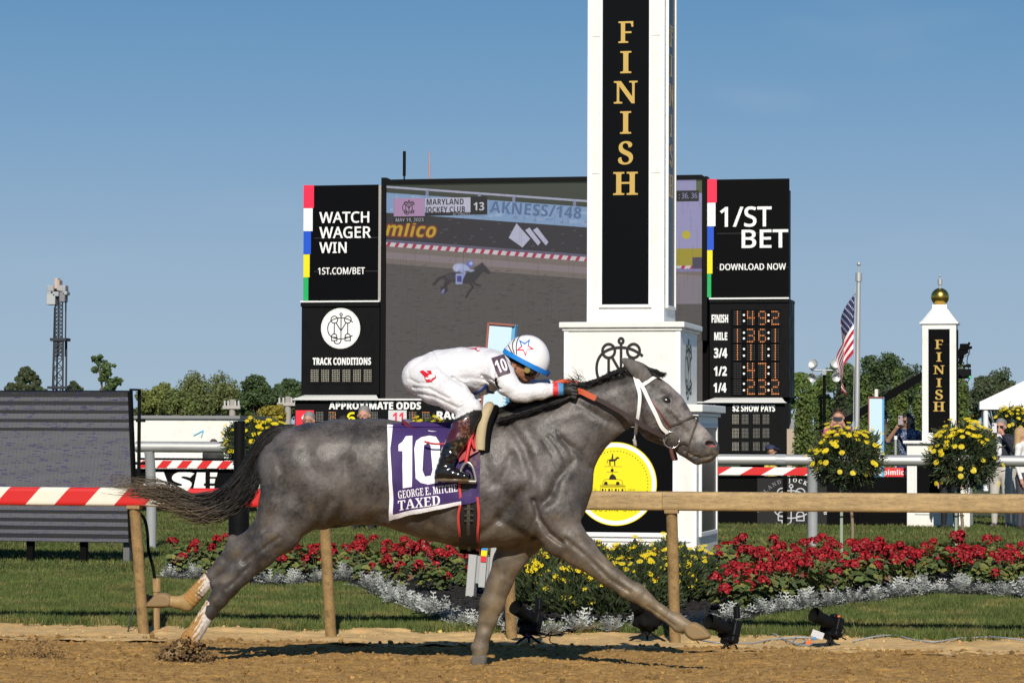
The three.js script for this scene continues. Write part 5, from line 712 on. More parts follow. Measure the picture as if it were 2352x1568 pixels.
function surface(sdf, lo, hi, cell, color) {
  const n = [0, 1, 2].map((i) => Math.ceil((hi[i] - lo[i]) / cell) + 1), [nx, ny, nz] = n, D = new Float32Array(nx * ny * nz).fill(1), B = 4;
  const at = (i, j, k) => (k * ny + j) * nx + i;
  for (let k0 = 0; k0 < nz; k0 += B) for (let j0 = 0; j0 < ny; j0 += B) for (let i0 = 0; i0 < nx; i0 += B) {
    const c = sdf(lo[0] + (i0 + B / 2) * cell, lo[1] + (j0 + B / 2) * cell, lo[2] + (k0 + B / 2) * cell), far = Math.abs(c) > B * cell * 1.15;
    for (let k = k0; k < Math.min(nz, k0 + B); k++) for (let j = j0; j < Math.min(ny, j0 + B); j++) for (let i = i0; i < Math.min(nx, i0 + B); i++) D[at(i, j, k)] = far ? c : sdf(lo[0] + i * cell, lo[1] + j * cell, lo[2] + k * cell);
  }
  const id = new Int32Array(nx * ny * nz).fill(-1), P = [], I = [];
  for (let k = 0; k < nz - 1; k++) for (let j = 0; j < ny - 1; j++) for (let i = 0; i < nx - 1; i++) {
    let m = 0; const v = []; for (let c = 0; c < 8; c++) { const d = D[at(i + (c & 1), j + (c >> 1 & 1), k + (c >> 2))]; v.push(d); if (d < 0) m |= 1 << c; }
    if (m === 0 || m === 255) continue; let sx = 0, sy = 0, sz = 0, q = 0;
    for (let c = 0; c < 8; c++) for (const ax of [1, 2, 4]) { if (c & ax) continue; const e = c | ax; if ((v[c] < 0) === (v[e] < 0)) continue; const t = v[c] / (v[c] - v[e]); sx += (c & 1) + (ax === 1 ? t : 0); sy += (c >> 1 & 1) + (ax === 2 ? t : 0); sz += (c >> 2) + (ax === 4 ? t : 0); q++; }
    id[at(i, j, k)] = P.length / 3; P.push(lo[0] + (i + sx / q) * cell, lo[1] + (j + sy / q) * cell, lo[2] + (k + sz / q) * cell);
  }
  const quad = (a, b, c, d, f) => { if (a < 0 || b < 0 || c < 0 || d < 0) return; if (f) I.push(a, b, c, a, c, d); else I.push(a, c, b, a, d, c); };
  for (let k = 1; k < nz - 1; k++) for (let j = 1; j < ny - 1; j++) for (let i = 1; i < nx - 1; i++) {
    const d = D[at(i, j, k)] < 0;
    if (d !== D[at(i + 1, j, k)] < 0) quad(id[at(i, j - 1, k - 1)], id[at(i, j, k - 1)], id[at(i, j, k)], id[at(i, j - 1, k)], d);
    if (d !== D[at(i, j + 1, k)] < 0) quad(id[at(i - 1, j, k - 1)], id[at(i - 1, j, k)], id[at(i, j, k)], id[at(i, j, k - 1)], d);
    if (d !== D[at(i, j, k + 1)] < 0) quad(id[at(i - 1, j - 1, k)], id[at(i, j - 1, k)], id[at(i, j, k)], id[at(i - 1, j, k)], d);
  }
  const nv = P.length / 3, Nn = new Float32Array(nv * 3), C = color && new Float32Array(nv * 3), U = new Float32Array(nv * 2), e = cell * .5;
  for (let i = 0; i < nv; i++) {
    const x = P[i * 3], y = P[i * 3 + 1], z = P[i * 3 + 2]; let gx = sdf(x + e, y, z) - sdf(x - e, y, z), gy = sdf(x, y + e, z) - sdf(x, y - e, z), gz = sdf(x, y, z + e) - sdf(x, y, z - e); const l = Math.hypot(gx, gy, gz) || 1; gx /= l; gy /= l; gz /= l;
    const d = sdf(x, y, z) * .8; P[i * 3] -= gx * d; P[i * 3 + 1] -= gy * d; P[i * 3 + 2] -= gz * d; Nn.set([gx, gy, gz], i * 3); U.set([x, y + z * .5], i * 2); if (C) C.set(color(x, y, z, gx, gy, gz), i * 3);
  }
  const g = new THREE.BufferGeometry(); g.setAttribute('position', new THREE.Float32BufferAttribute(P, 3)); g.setAttribute('normal', new THREE.BufferAttribute(Nn, 3)); g.setAttribute('uv', new THREE.BufferAttribute(U, 2)); if (C) g.setAttribute('color', new THREE.BufferAttribute(C, 3)); g.setIndex(I); return g;
}
function hit(sdf, px, py, near = ZH + .9, far = ZH - .9) {         // where the line of sight through a picture point meets a body
  const d = dirOf(px, py), a = camera.position; let t = near / d.z; const t1 = far / d.z; for (let i = 0; i < 160 && t < t1; i++) { const v = sdf(a.x + d.x * t, a.y + d.y * t, a.z + d.z * t); if (v < .0006) return V(a.x + d.x * t, a.y + d.y * t, a.z + d.z * t); t += Math.max(.0006, v * .7); } return null;
}
function gradAt(sdf, p, e = .004) { return V(sdf(p.x + e, p.y, p.z) - sdf(p.x - e, p.y, p.z), sdf(p.x, p.y + e, p.z) - sdf(p.x, p.y - e, p.z), sdf(p.x, p.y, p.z + e) - sdf(p.x, p.y, p.z - e)).normalize(); }
const PXM = 1 / 381;                                               // metres per picture unit where the horse runs
// station: picture x, y, half thickness (picture units), across half width as a ratio or metres, offset towards the camera
const st = (x, y, h, w, dz = 0) => ({ p: PZ(x, y, ZH + dz), h: h * PXM, w: w < 0 ? -w : h * PXM * w });

// ------------------------------------------------------------------ the grey racehorse
const parts = {
  torso: chain([st(655, 1075, 58, -.17), st(690, 1078, 98, -.245), st(735, 1090, 122, -.262), st(800, 1084, 119, -.25), st(870, 1083, 118, -.25), st(940, 1096, 121, -.262), st(1010, 1112, 128, -.272), st(1080, 1114, 141, -.27), st(1145, 1104, 148, -.25), st(1205, 1098, 145, -.215), st(1250, 1105, 112, -.19)], .05),
  neck: chain([st(1190, 1055, 108, -.17), st(1250, 1028, 108, -.145), st(1298, 1001, 91, -.118), st(1348, 966, 71, -.09), st(1401, 936, 60, -.077), st(1452, 912, 57, -.074)], .04),
  head: chain([st(1478, 912, 57, -.088), st(1500, 932, 59, -.098), st(1522, 957, 60, -.092), st(1558, 986, 45, -.068), st(1590, 1011, 37.5, -.055), st(1615, 1027, 31, -.056), st(1624, 1033, 26, -.05)], .03),
  chin: chain([st(1575, 1030, 18, -.04), st(1603, 1052, 15, -.034)], .01),
  lip: chain([st(1622, 1038, 22, -.046), st(1634, 1034, 16, -.04)], .01),
  chest: chain([st(1262, 1130, 78, -.16), st(1285, 1165, 50, -.13)], .03),
};
const legs = {
  nearHind: chain([st(700, 1085, 96, -.14, .09), st(668, 1165, 76, -.115, .13), st(640, 1216, 52, -.085, .14), st(596, 1270, 35, -.062, .14), st(550, 1315, 27.5, -.05, .14), st(519, 1347, 27, -.046, .14), st(502, 1374, 20, -.04, .14), st(484, 1400, 16.5, -.035, .14), st(455, 1440, 16.5, -.035, .13), st(434, 1467, 18, -.036, .13), st(421, 1482, 13, -.03, .13), st(410, 1498, 14, -.032, .13)], .03),
  farHind: chain([st(700, 1095, 90, -.13, -.09), st(655, 1180, 66, -.105, -.12), st(610, 1232, 42, -.075, -.13), st(560, 1258, 29, -.052, -.14), st(540, 1270, 27, -.048, -.14), st(512, 1298, 19, -.04, -.14), st(487, 1323, 16, -.035, -.14), st(452, 1360, 16, -.034, -.14), st(431, 1381, 18, -.036, -.14), st(408, 1384, 13, -.03, -.14), st(388, 1381, 14, -.034, -.14)], .03),
  nearFore: chain([st(1235, 1105, 84, -.12, .09), st(1262, 1180, 72, -.105, .11), st(1292, 1228, 50, -.08, .12), st(1335, 1267, 36, -.06, .12), st(1400, 1322, 24, -.046, .11), st(1444, 1353, 19.5, -.04, .11), st(1466, 1364, 20, -.042, .11), st(1486, 1380, 16, -.034, .11), st(1520, 1405, 13, -.029, .10), st(1550, 1424, 14.5, -.032, .10), st(1563, 1433, 15.5, -.033, .10), st(1582, 1440, 13, -.032, .10)], .03),
  farFore: chain([st(1225, 1130, 80, -.12, -.09), st(1205, 1215, 56, -.10, -.11), st(1170, 1285, 35, -.07, -.11), st(1146, 1340, 28, -.055, -.10), st(1130, 1386, 27, -.052, -.10), st(1121, 1420, 20, -.04, -.10), st(1111, 1458, 16, -.035, -.09), st(1103, 1486, 17, -.037, -.09), st(1100, 1504, 16, -.036, -.08)], .03),
};
const creases = [ [[1225, 1150], [1238, 1190], [1262, 1225], [1290, 1246], .016, 9], [[1262, 1000], [1285, 1030], [1300, 1062], .0035, 7], [[1280, 992], [1302, 1024], [1318, 1056], .0035, 7], [[1248, 1012], [1268, 1042], [1280, 1075], .003, 7], [[1330, 1200], [1345, 1230], [1385, 1285], .005, 9], [[1140, 1190], [1180, 1215], [1225, 1235], .008, 14], [[1075, 985], [1110, 1050], [1130, 1110], .006, 22], [[880, 1010], [865, 1080], [872, 1150], .007, 26], [[720, 985], [700, 1030], [712, 1075], .006, 24], [[640, 1235], [600, 1262], [560, 1290], .006, 8],                                                  // shallow grooves between the muscles, on the near side
  [[1052, 1250], [1120, 1215], [1165, 1175], [1195, 1130], .012, 16], [[1238, 1258], [1225, 1215], [1235, 1170], [1262, 1140], .014, 13], [[770, 1205], [790, 1170], [800, 1120], [795, 1060], .012, 22], [[700, 1232], [735, 1200], [760, 1150], .010, 16], [[1170, 975], [1205, 1030], [1225, 1090], [1228, 1150], .011, 18], [[1310, 1065], [1280, 1100], [1262, 1150], .009, 14], [[1290, 1010], [1330, 1040], [1352, 1075], .008, 12], [[625, 1020], [650, 1090], [640, 1160], [612, 1215], .009, 16], [[1300, 1238], [1350, 1280], [1400, 1330], [1445, 1358], .006, 7], [[1488, 1392], [1520, 1414], [1550, 1436], .004, 4], [[1572, 1034], [1592, 1046], [1612, 1052], [1636, 1046], .005, 4], [[1150, 1330], [1132, 1375], [1124, 1420], .004, 7], [[585, 1285], [548, 1325], [520, 1352], .004, 7], [[850, 1190], [920, 1180], [990, 1200], [1040, 1235], .006, 20], [[1330, 930], [1385, 960], [1440, 985], .006, 14], [[1480, 985], [1470, 950], [1470, 915], .008, 9], [[1540, 950], [1570, 985], [1590, 1010], .004, 8], [[1175, 1050], [1150, 1110], [1165, 1160], .007, 18]
].map((c) => ({ pts: c.slice(0, -2), a: c.at(-2), r: c.at(-1) }));
const segD = (x, y, a, b) => { const dx = b[0] - a[0], dy = b[1] - a[1]; let t = ((x - a[0]) * dx + (y - a[1]) * dy) / (dx * dx + dy * dy); t = clamp(t); return Math.hypot(x - a[0] - dx * t, y - a[1] - dy * t); };
const pxOf = (x, y, z) => { const X = x, Y = y - EYE, q = invQ, ix = q.w * X + q.y * z - q.z * Y, iy = q.w * Y + q.z * X - q.x * z, iz = q.w * z + q.x * Y - q.y * X, iw = -q.x * X - q.y * Y - q.z * z; const a = ix * q.w + iw * -q.x + iy * -q.z - iz * -q.y, b = iy * q.w + iw * -q.y + iz * -q.x - ix * -q.z, c = iz * q.w + iw * -q.z + ix * -q.y - iy * -q.x; return [IMW / 2 - a / c * FOCAL, IMH / 2 + b / c * FOCAL]; };
function grooves(x, y, z) { if (z < ZH + .015) return 0; const [u, v] = pxOf(x, y, z); let s = 0; for (const c of creases) { let d = 1e9; for (let i = 0; i + 1 < c.pts.length; i++) d = Math.min(d, segD(u, v, c.pts[i], c.pts[i + 1])); if (d < c.r * 2.2) s += c.a * Math.exp(-d * d / (c.r * c.r * .5)); } return s; }
const nostril = PZ(1632, 1020, ZH + .045), eyeP = { x: 1531, y: 919 };
const eyeC = PZ(eyeP.x, eyeP.y, ZH + .072);
const muscles = [[1228, 1148, 62, 36, 52, .020], [1212, 1035, 34, 80, -18, .014], [1302, 1150, 26, 48, 10, .014], [1322, 1252, 52, 21, 40, .009], [1498, 962, 33, 34, 0, .010], [738, 1165, 46, 58, 15, .018], [705, 1035, 66, 46, -8, .014], [628, 1125, 24, 84, 8, .012], [628, 1236, 50, 20, -48, .011], [1330, 930, 110, 24, -24, .009], [1150, 1215, 70, 26, 8, .010], [1080, 1030, 30, 50, 0, .008], [820, 1010, 70, 26, 4, .008], [1160, 1305, 20, 44, 22, .006], [1556, 955, 46, 8, 43, .006]].map(([cx, cy, rx, ry, a, amp]) => ({ cx, cy, rx, ry, c: Math.cos(rad(a)), s: Math.sin(rad(a)), amp }));
function bulges(x, y, z) { if (z < ZH) return 0; const [u, v] = pxOf(x, y, z); let s = 0; for (const m of muscles) { const a = u - m.cx, b = v - m.cy, p = (a * m.c + b * m.s) / m.rx, q = (-a * m.s + b * m.c) / m.ry, k = p * p + q * q; if (k < 2.2) s += m.amp * Math.exp(-k * k * .9); } return s * smooth(0, .04, z - ZH); }
const knobs = [[492, 1341, 12, .14], [534, 1241, 14, -.14], [1556, 1443, 9, .10], [1091, 1487, 9, -.085], [426, 1476, 10, .13], [428, 1394, 10, -.14], [1462, 1350, 12, .11], [1142, 1384, 14, -.10]].map(([x, y, r, dz]) => bone(PZ(x, y, ZH + dz), PZ(x + 4, y + 2, ZH + dz), r * PXM, r * PXM * .8, .028, .026));
function horseD(x, y, z, plain) {
  const T = chainD(parts.torso, x, y, z), nk = chainD(parts.neck, x, y, z), hd = chainD(parts.head, x, y, z);
  let d = smin(T, nk, .08); d = smin(d, chainD(parts.chest, x, y, z), .07); let h = smin(hd, chainD(parts.chin, x, y, z), .02); h = smin(h, chainD(parts.lip, x, y, z), .02); d = smin(d, h, .035);
  for (const [k, c] of Object.entries(legs)) { const l = chainD(c, x, y, z); if (l < .2) d = smin(d, l, k === 'nearFore' ? .045 : .05); }
  if (d < .1) for (const b of knobs) d = smin(d, boneD(x, y, z, b), .018);
  if (d > .06 || d < -.06) return d; d -= bulges(x, y, z); if (plain) return d;
  d += 1.7 * grooves(x, y, z);
  if (x > 0.2 - 9) { // face: eye socket and brow, nostrils, mouth line
    const mz = ZH + Math.abs(z - ZH); const de = Math.hypot(x - eyeC.x, y - eyeC.y, (mz - eyeC.z) * .8); if (de < .12) { d += .006 * Math.exp(-Math.pow((de - .006) / .018, 2)); d -= .007 * Math.exp(-(Math.pow(x - eyeC.x + .004, 2) + Math.pow(y - eyeC.y - .03, 2)) / .0004); }
    const dn = Math.hypot((x - nostril.x) * .8 + (y - nostril.y) * .35, (y - nostril.y) * 1.25, (mz - nostril.z) * .6); if (dn < .07) { d += .026 * Math.exp(-Math.pow(dn / .021, 4)); d -= .006 * Math.exp(-Math.pow((dn - .031) / .010, 2)); }
  }
  return d + .003 * N(x * 6, y * 6, z * 6) + .0008 * N(x * 24, y * 20, z * 24);
}
const hairBump = dataTexture(512, 512, (u, v) => .5 + .35 * tileNoise(u * 3 % 1, v, 40, 71) + .3 * tileNoise(u, v, 90, 75)); hairBump.repeat.set(2.2, 2.2);
const horse = thing('racehorse', 'dapple grey racehorse at full gallop with white leg wraps', 'horse', V(PZ(1100, 1527, ZH).x, 0, ZH));
const inHorse = (m) => { m.position.sub(horse.position); return m; };
{
  const lo = PZ(360, 1530, ZH), hi = PZ(1665, 830, ZH);
  const coat = (x, y, z) => {
    const [u, v] = pxOf(x, y, z); const big = fbm(u * .0085, v * .010, 3, 3), dap = N(u * .042 + 3, v * .045, 9), hairs = N(u * .30, v * .22, 4); const flow = N(u * .055 + v * .03, v * .11 - u * .02, 14); let k = 1 + .95 * big + .09 * dap + .12 * flow + .10 * N(u * .15, v * .14, z * 3) + .34 * hairs; let c = [.077, .0665, .0605];
    k = Math.max(.35, k) * (1 + 1.2 * smooth(1470, 1530, u + 14 * N(u * .05, v * .05, 21)) * smooth(1060, 975, v + 14 * N(u * .05, v * .05, 22)));   // the pale face of a greying horse
    c = c.map((q) => q * k);
    const dark = (cx, cy, r, s) => { const e = Math.pow((u - cx) / r, 2) + Math.pow((v - cy) / (r * .75), 2) + .35 * N(u * .12, v * .12, cx), q = Math.exp(-e * Math.abs(e)) * s; c = c.map((w) => w * (1 - q)); };
    dark(1497, 901, 13, .7); dark(1514, 901, 9, .5); dark(1524, 899, 9, .45); dark(1532, 916, 22, .78); dark(1571, 930, 8, .55); dark(1577, 938, 6, .5);   // dark skin and spots round the eye
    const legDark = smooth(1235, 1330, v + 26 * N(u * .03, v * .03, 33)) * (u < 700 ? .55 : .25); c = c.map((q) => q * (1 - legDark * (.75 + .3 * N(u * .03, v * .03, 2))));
    if (u > 1560) { const mz = smooth(990, 1030, v + 8 * N(u * .06, v * .06, 41)) * smooth(1560, 1600, u + 8 * N(u * .06, v * .06, 42)); c = lerp3(c, [.060, .056, .055], mz * .88); }
    let dust = .42 * smooth(1170, 1270, v + 30 * N(u * .02, v * .02)) * smooth(700, 900, u) + .5 * smooth(1270, 1400, v) * smooth(1050, 1150, u); dust *= .5 + .5 * smooth(-.3, .6, fbm(u * .02, v * .02, 7, 3));
    dust += .30 * smooth(.1, .7, fbm(u * .015 + 4, v * .018, 12, 3)) * smooth(1100, 1200, v) ; if (u > 1540 && u < 1640 && v > 1405) dust += .8 * smooth(1540, 1575, u); if (u > 1585 && v > 1030) dust += .55 * smooth(.0, .4, N(u * .08, v * .08, 5));
    c = lerp3(c, [.21, .152, .082], clamp(dust, 0, .9));
    if (v > 1340 && u < 470) c = lerp3(c, [.40, .255, .095], .85 * smooth(465, 440, u));
    const mz2 = ZH + Math.abs(z - ZH), dn = Math.hypot((x - nostril.x) * .8 + (y - nostril.y) * .35, (y - nostril.y) * 1.25, (mz2 - nostril.z) * .6); if (dn < .0235) c = y < nostril.y - .004 ? [.34, .10, .09] : [.012, .009, .009]; return c;
  };
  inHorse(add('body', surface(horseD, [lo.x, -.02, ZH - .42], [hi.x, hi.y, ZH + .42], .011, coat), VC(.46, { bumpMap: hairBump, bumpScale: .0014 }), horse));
}
const frontOf = (px, py, off = .004) => { const p = hit(horseD, px, py); return p ? p.addScaledVector(gradAt(horseD, p), off) : null; };
{ // eye, ears, hooves, wraps
  for (const s of [1, -1]) { const e = add('eye', new THREE.SphereGeometry(.029, 20, 16).scale(1.2, .82, .8).rotateZ(-.35), phys([.006, .004, .003], .3, { clearcoat: .5, clearcoatRoughness: .12 }), horse); const p = s > 0 ? frontOf(eyeP.x, eyeP.y, -.014) : frontOf(eyeP.x, eyeP.y, -.014); e.position.set(p.x, p.y, s > 0 ? p.z : 2 * ZH - p.z).sub(horse.position); }
  const ear = (tip, base, w, dz, lean) => { const a = PZ(base[0], base[1], ZH + dz), b = PZ(tip[0], tip[1], ZH + dz + lean), n = 12, m = 10, P = [], I = [], d = b.clone().sub(a), side = V(-d.y, d.x, 0).normalize(); for (let i = 0; i <= n; i++) { const t = i / n, r = w * PXM * Math.sqrt(Math.max(0, Math.sin(Math.PI * Math.min(1, .22 + t * .78)))) * (1 - .35 * t) * (t > .97 ? .25 : 1); for (let j = 0; j <= m; j++) { const q = j / m * Math.PI * 2, c = a.clone().addScaledVector(d, t).addScaledVector(side, Math.cos(q) * r - .15 * w * PXM * Math.sin(t * 3.1)); c.z += Math.sin(q) * r * .5; P.push(c.x, c.y, c.z); if (i && j) { const o = i * (m + 1) + j; I.push(o - m - 2, o - 1, o, o - m - 2, o, o - m - 1); } } } const g = new THREE.BufferGeometry(); g.setAttribute('position', new THREE.Float32BufferAttribute(P, 3)); g.setIndex(I); g.computeVertexNormals(); paint(g, (x, y, z) => { const k = 1 + .35 * N(x * 40, y * 40, z * 40); return [.105 * k, .095 * k, .088 * k]; }); inHorse(add('ear', g, VC(.8, { side: THREE.DoubleSide, bumpMap: grain, bumpScale: .001 }), horse)); };
  ear([1427, 823], [1488, 874], 21, .055, .02); ear([1446, 828], [1494, 870], 18, -.05, -.02);
  const mHoof = phys([.06, .05, .042], .5), mHoofDust = mat([.23, .15, .066], .7, { bumpMap: grain, bumpScale: .003 });
  const hoof = (pts, dz, wd, m) => { wd = .012; const sh = new THREE.Shape(pts.map(([x, y]) => { const q = PZ(x, y, ZH + dz); return new THREE.Vector2(q.x, q.y); })); const g = new THREE.ExtrudeGeometry(sh, { depth: wd, bevelEnabled: true, bevelThickness: .036, bevelSize: .020, bevelOffset: -.020, bevelSegments: 6, curveSegments: 6 }).translate(0, 0, ZH + dz - wd / 2); inHorse(add('hoof', mergeVertices(g.deleteAttribute('normal') && g.deleteAttribute('uv') && g, .0005), m, horse)).geometry.computeVertexNormals(); };
  const mudHoof = VC(.75);
  hoof([[410, 1484], [392, 1484], [379, 1492], [372, 1506], [376, 1516], [398, 1519], [414, 1508], [421, 1494]], .13, .055, mHoofDust); hoof([[392, 1366], [380, 1361], [361, 1361], [345, 1377], [332, 1391], [338, 1396], [366, 1396], [392, 1394], [397, 1380]], -.14, .055, mHoofDust); hoof([[1574, 1436], [1586, 1428], [1600, 1429], [1618, 1440], [1634, 1457], [1631, 1466], [1612, 1470], [1592, 1471], [1578, 1462], [1571, 1448]], .10, .055, mHoofDust); hoof([[1086, 1502], [1116, 1502], [1118, 1516], [1119, 1531], [1079, 1531], [1082, 1516]], -.08, .055, mat([.11, .095, .075], .8));
  const wrapTex = dataTexture(256, 512, (u, v) => { const mud = smooth(-.2, .3, .7 * tileNoise(u, v, 6, 61) + .4 * tileNoise(u, v, 18, 63) + (v - .38) * 1.5 + (u < .45 ? .55 - u : -.15)), w = [.84, .815, .79], b = [.66, .49, .26]; const f = 1 - .10 * smooth(.2, .5, Math.abs(((v * 9 + .25 * tileNoise(u, v, 4, 66)) % 1) - .5)); return lerp3(w, b, clamp(mud)).map((q) => q * f); }, true);
  const wrap = (pts, dz, rr) => { const P = pts.map(([x, y]) => PZ(x, y, ZH + dz)), n = 26, m = 22, c = new THREE.CatmullRomCurve3(P), pos = [], uv = [], I = []; for (let i = 0; i <= n; i++) { const t = i / n, q = c.getPoint(t), d = c.getTangent(t), s = V(-d.y, d.x, 0).normalize(), k = Math.floor(t * (rr.length - 1) * .9999), r = mix(rr[k], rr[k + 1], t * (rr.length - 1) - k) * PXM * (1 + .03 * Math.sin(t * 55) + .02 * N(t * 9, dz, 3)); for (let j = 0; j <= m; j++) { const a = j / m * 6.2832, v = q.clone().addScaledVector(s, Math.cos(a) * r); v.z += Math.sin(a) * r * .88; pos.push(v.x, v.y, v.z); uv.push((1 + Math.cos(a)) / 2 * .98, t); if (i && j) { const o = i * (m + 1) + j; I.push(o - m - 2, o - 1, o, o - m - 2, o, o - m - 1); } } } const g = new THREE.BufferGeometry(); g.setAttribute('position', new THREE.Float32BufferAttribute(pos, 3)); g.setAttribute('uv', new THREE.Float32BufferAttribute(uv, 2)); g.setIndex(I); g.computeVertexNormals(); inHorse(add('leg_wrap', g, mat([1, 1, 1], .85, { map: wrapTex, side: THREE.DoubleSide, bumpMap: grain, bumpScale: .001 }), horse)); };
  wrap([[490, 1386], [472, 1414], [454, 1442], [437, 1467], [430, 1479]], .135, [18.5, 19, 19.5, 22, 20]); wrap([[488, 1320], [470, 1340], [452, 1360], [434, 1380]], -.14, [17.5, 18, 19, 20]);
}
// hair: bundles of tapering strands that follow a few guide lines
function hair(name, guides, n, r0, color, seed, parent, segs = 12, wob = 1) {
  const R = rng(seed), P = [], C = [], I = []; const G = guides.map((g) => new THREE.CatmullRomCurve3(g));
  for (let s = 0; s < n; s++) {
    const a = R() * (G.length - 1), k = Math.min(G.length - 2, Math.floor(a)), f = a - k, len = .55 + .45 * Math.sqrt(R()), ph = R() * 9, sp = (R() - .5), zz = (R() - .5), t0 = R() * .06; let prev = -1; const sh = .55 + .9 * R();
    for (let i = 0; i <= segs; i++) {
      const t = t0 + (len - t0) * i / segs, q = G[k].getPoint(t).lerp(G[k + 1].getPoint(t), f); const w = wob * (.010 + .045 * t); q.x += w * (N(ph, t * 2.2, 1) + .5 * sp); q.y += w * (N(ph, t * 2.2, 5) + .6 * N(ph, t * 5, 6) * .5 + .4 * sp); q.z += zz * (.05 + .08 * t) + w * .6 * N(ph, t * 2, 9);
      const r = r0 * (.6 + .6 * (1 - sh * .3)) * Math.pow(1 - i / segs, .55) + r0 * .12, o = P.length / 3, c = color(t, R, sh); for (let j = 0; j < 3; j++) { const b = j * 2.094; P.push(q.x + r * .35 * Math.cos(b), q.y + r * Math.sin(b), q.z + r * Math.cos(b)); C.push(...c); }
      if (prev >= 0) for (let j = 0; j < 3; j++) { const j2 = (j + 1) % 3; I.push(prev + j, o + j, o + j2, prev + j, o + j2, prev + j2); } prev = o;
    }
  }
  const g = new THREE.BufferGeometry(); g.setAttribute('position', new THREE.Float32BufferAttribute(P, 3)); g.setAttribute('color', new THREE.Float32BufferAttribute(C, 3)); g.setIndex(I); g.computeVertexNormals(); return inHorse(add(name, g, VC(.55), parent));
}
const Q = (pts, dz = 0) => pts.map(([x, y, d = 0]) => PZ(x, y, ZH + dz + d));
const tailColor = (t, R, s) => { const k = smooth(.50, .98, t + (s - 1) * .14); return lerp3([.009 * s, .0078 * s, .0072 * s], [.17 * s, .125 * s, .078 * s], k); };
{
  hair('tail', [Q([[668, 979], [614, 990], [578, 1034], [552, 1086], [512, 1124], [452, 1140], [384, 1124], [316, 1114], [226, 1112]]), Q([[662, 984], [608, 1002], [574, 1050], [550, 1098], [516, 1138], [462, 1156], [398, 1142], [334, 1128], [250, 1120]]), Q([[655, 992], [608, 1020], [584, 1066], [566, 1112], [534, 1150], [488, 1174], [438, 1174], [392, 1160], [330, 1146]]), Q([[650, 1000], [612, 1034], [594, 1078], [580, 1118], [556, 1150], [526, 1174], [494, 1188], [456, 1192], [428, 1186]])], 600, .0044, tailColor, 3, horse, 18, 1.25);
  hair('tail_dock', [Q([[672, 976], [628, 988], [596, 1020], [572, 1070], [558, 1120], [548, 1160]]), Q([[652, 1004], [618, 1036], [600, 1080], [588, 1120], [572, 1150], [560, 1172]])], 420, .006, (t, R, s) => [.012 * s, .011 * s, .0105 * s], 5, horse, 10, .8);
  // mane: roots along the crest, laid back over the neck, some wisps flying up
  const roots = [[1180, 946], [1215, 936], [1250, 925], [1285, 912], [1320, 902], [1352, 892], [1385, 882], [1415, 870], [1440, 858], [1462, 852]];
  const black = (t, R, s) => [.009 * s, .0085 * s, .0085 * s];
  const lay = (pts, off) => pts.map(([x, y]) => { const p = hit(horseD, x, y); return p ? p.addScaledVector(gradAt(horseD, p), off) : PZ(x, y, ZH + .02); });
  hair('mane', roots.slice(0, 6).map(([x, y], i) => Q([[x + 14, y + 2], [x, y - 14 + (i & 1) * 4], [x - 28, y - 8], [x - 56, y + 6], [x - 84, y + 18 - i * 2]], .02 + .012 * (i & 1))), 520, .0042, black, 9, horse, 9, .5);
  hair('mane', roots.slice(0, 5).map(([x, y], i) => lay([[x + 6, y + 7], [x + 2, y + 10], [x - 14, y + 16], [x - 32, y + 24], [x - 48, y + 33]], .012)), 900, .0048, black, 12, horse, 7, .35);
  hair('mane', roots.slice(4).map(([x, y], i) => Q([[x + 8, y + 4], [x, y - 9], [x - 16, y - 10], [x - 34, y + 1], [x - 48, y + 12]], .025)), 330, .0042, black, 19, horse, 7, .4);
  hair('flying_mane', [Q([[1200, 938], [1180, 930], [1166, 928], [1154, 934]]), Q([[1196, 930], [1184, 914], [1172, 906], [1160, 906]])], 44, .0026, black, 23, horse, 7, .5);
  hair('flying_mane', [Q([[1326, 892], [1312, 874], [1300, 868], [1288, 862]]), Q([[1350, 886], [1340, 866], [1330, 850], [1316, 840]])], 22, .0024, black, 29, horse, 8, .45);
  for (const [x, y] of [[1340, 884], [1362, 880], [1388, 872], [1408, 866]]) { const p = PZ(x, y, ZH + .012); inHorse(add('mane_knot', put(new THREE.IcosahedronGeometry(.02, 2), p.x, p.y, p.z), mat([.012, .011, .011], .6), horse)); }
  hair('forelock', [Q([[1462, 846], [1480, 842], [1500, 849], [1518, 857], [1529, 860]], .0), Q([[1470, 852], [1484, 850], [1502, 856], [1519, 862], [1530, 863]], .03)], 130, .0042, black, 31, horse, 8, .35);
}

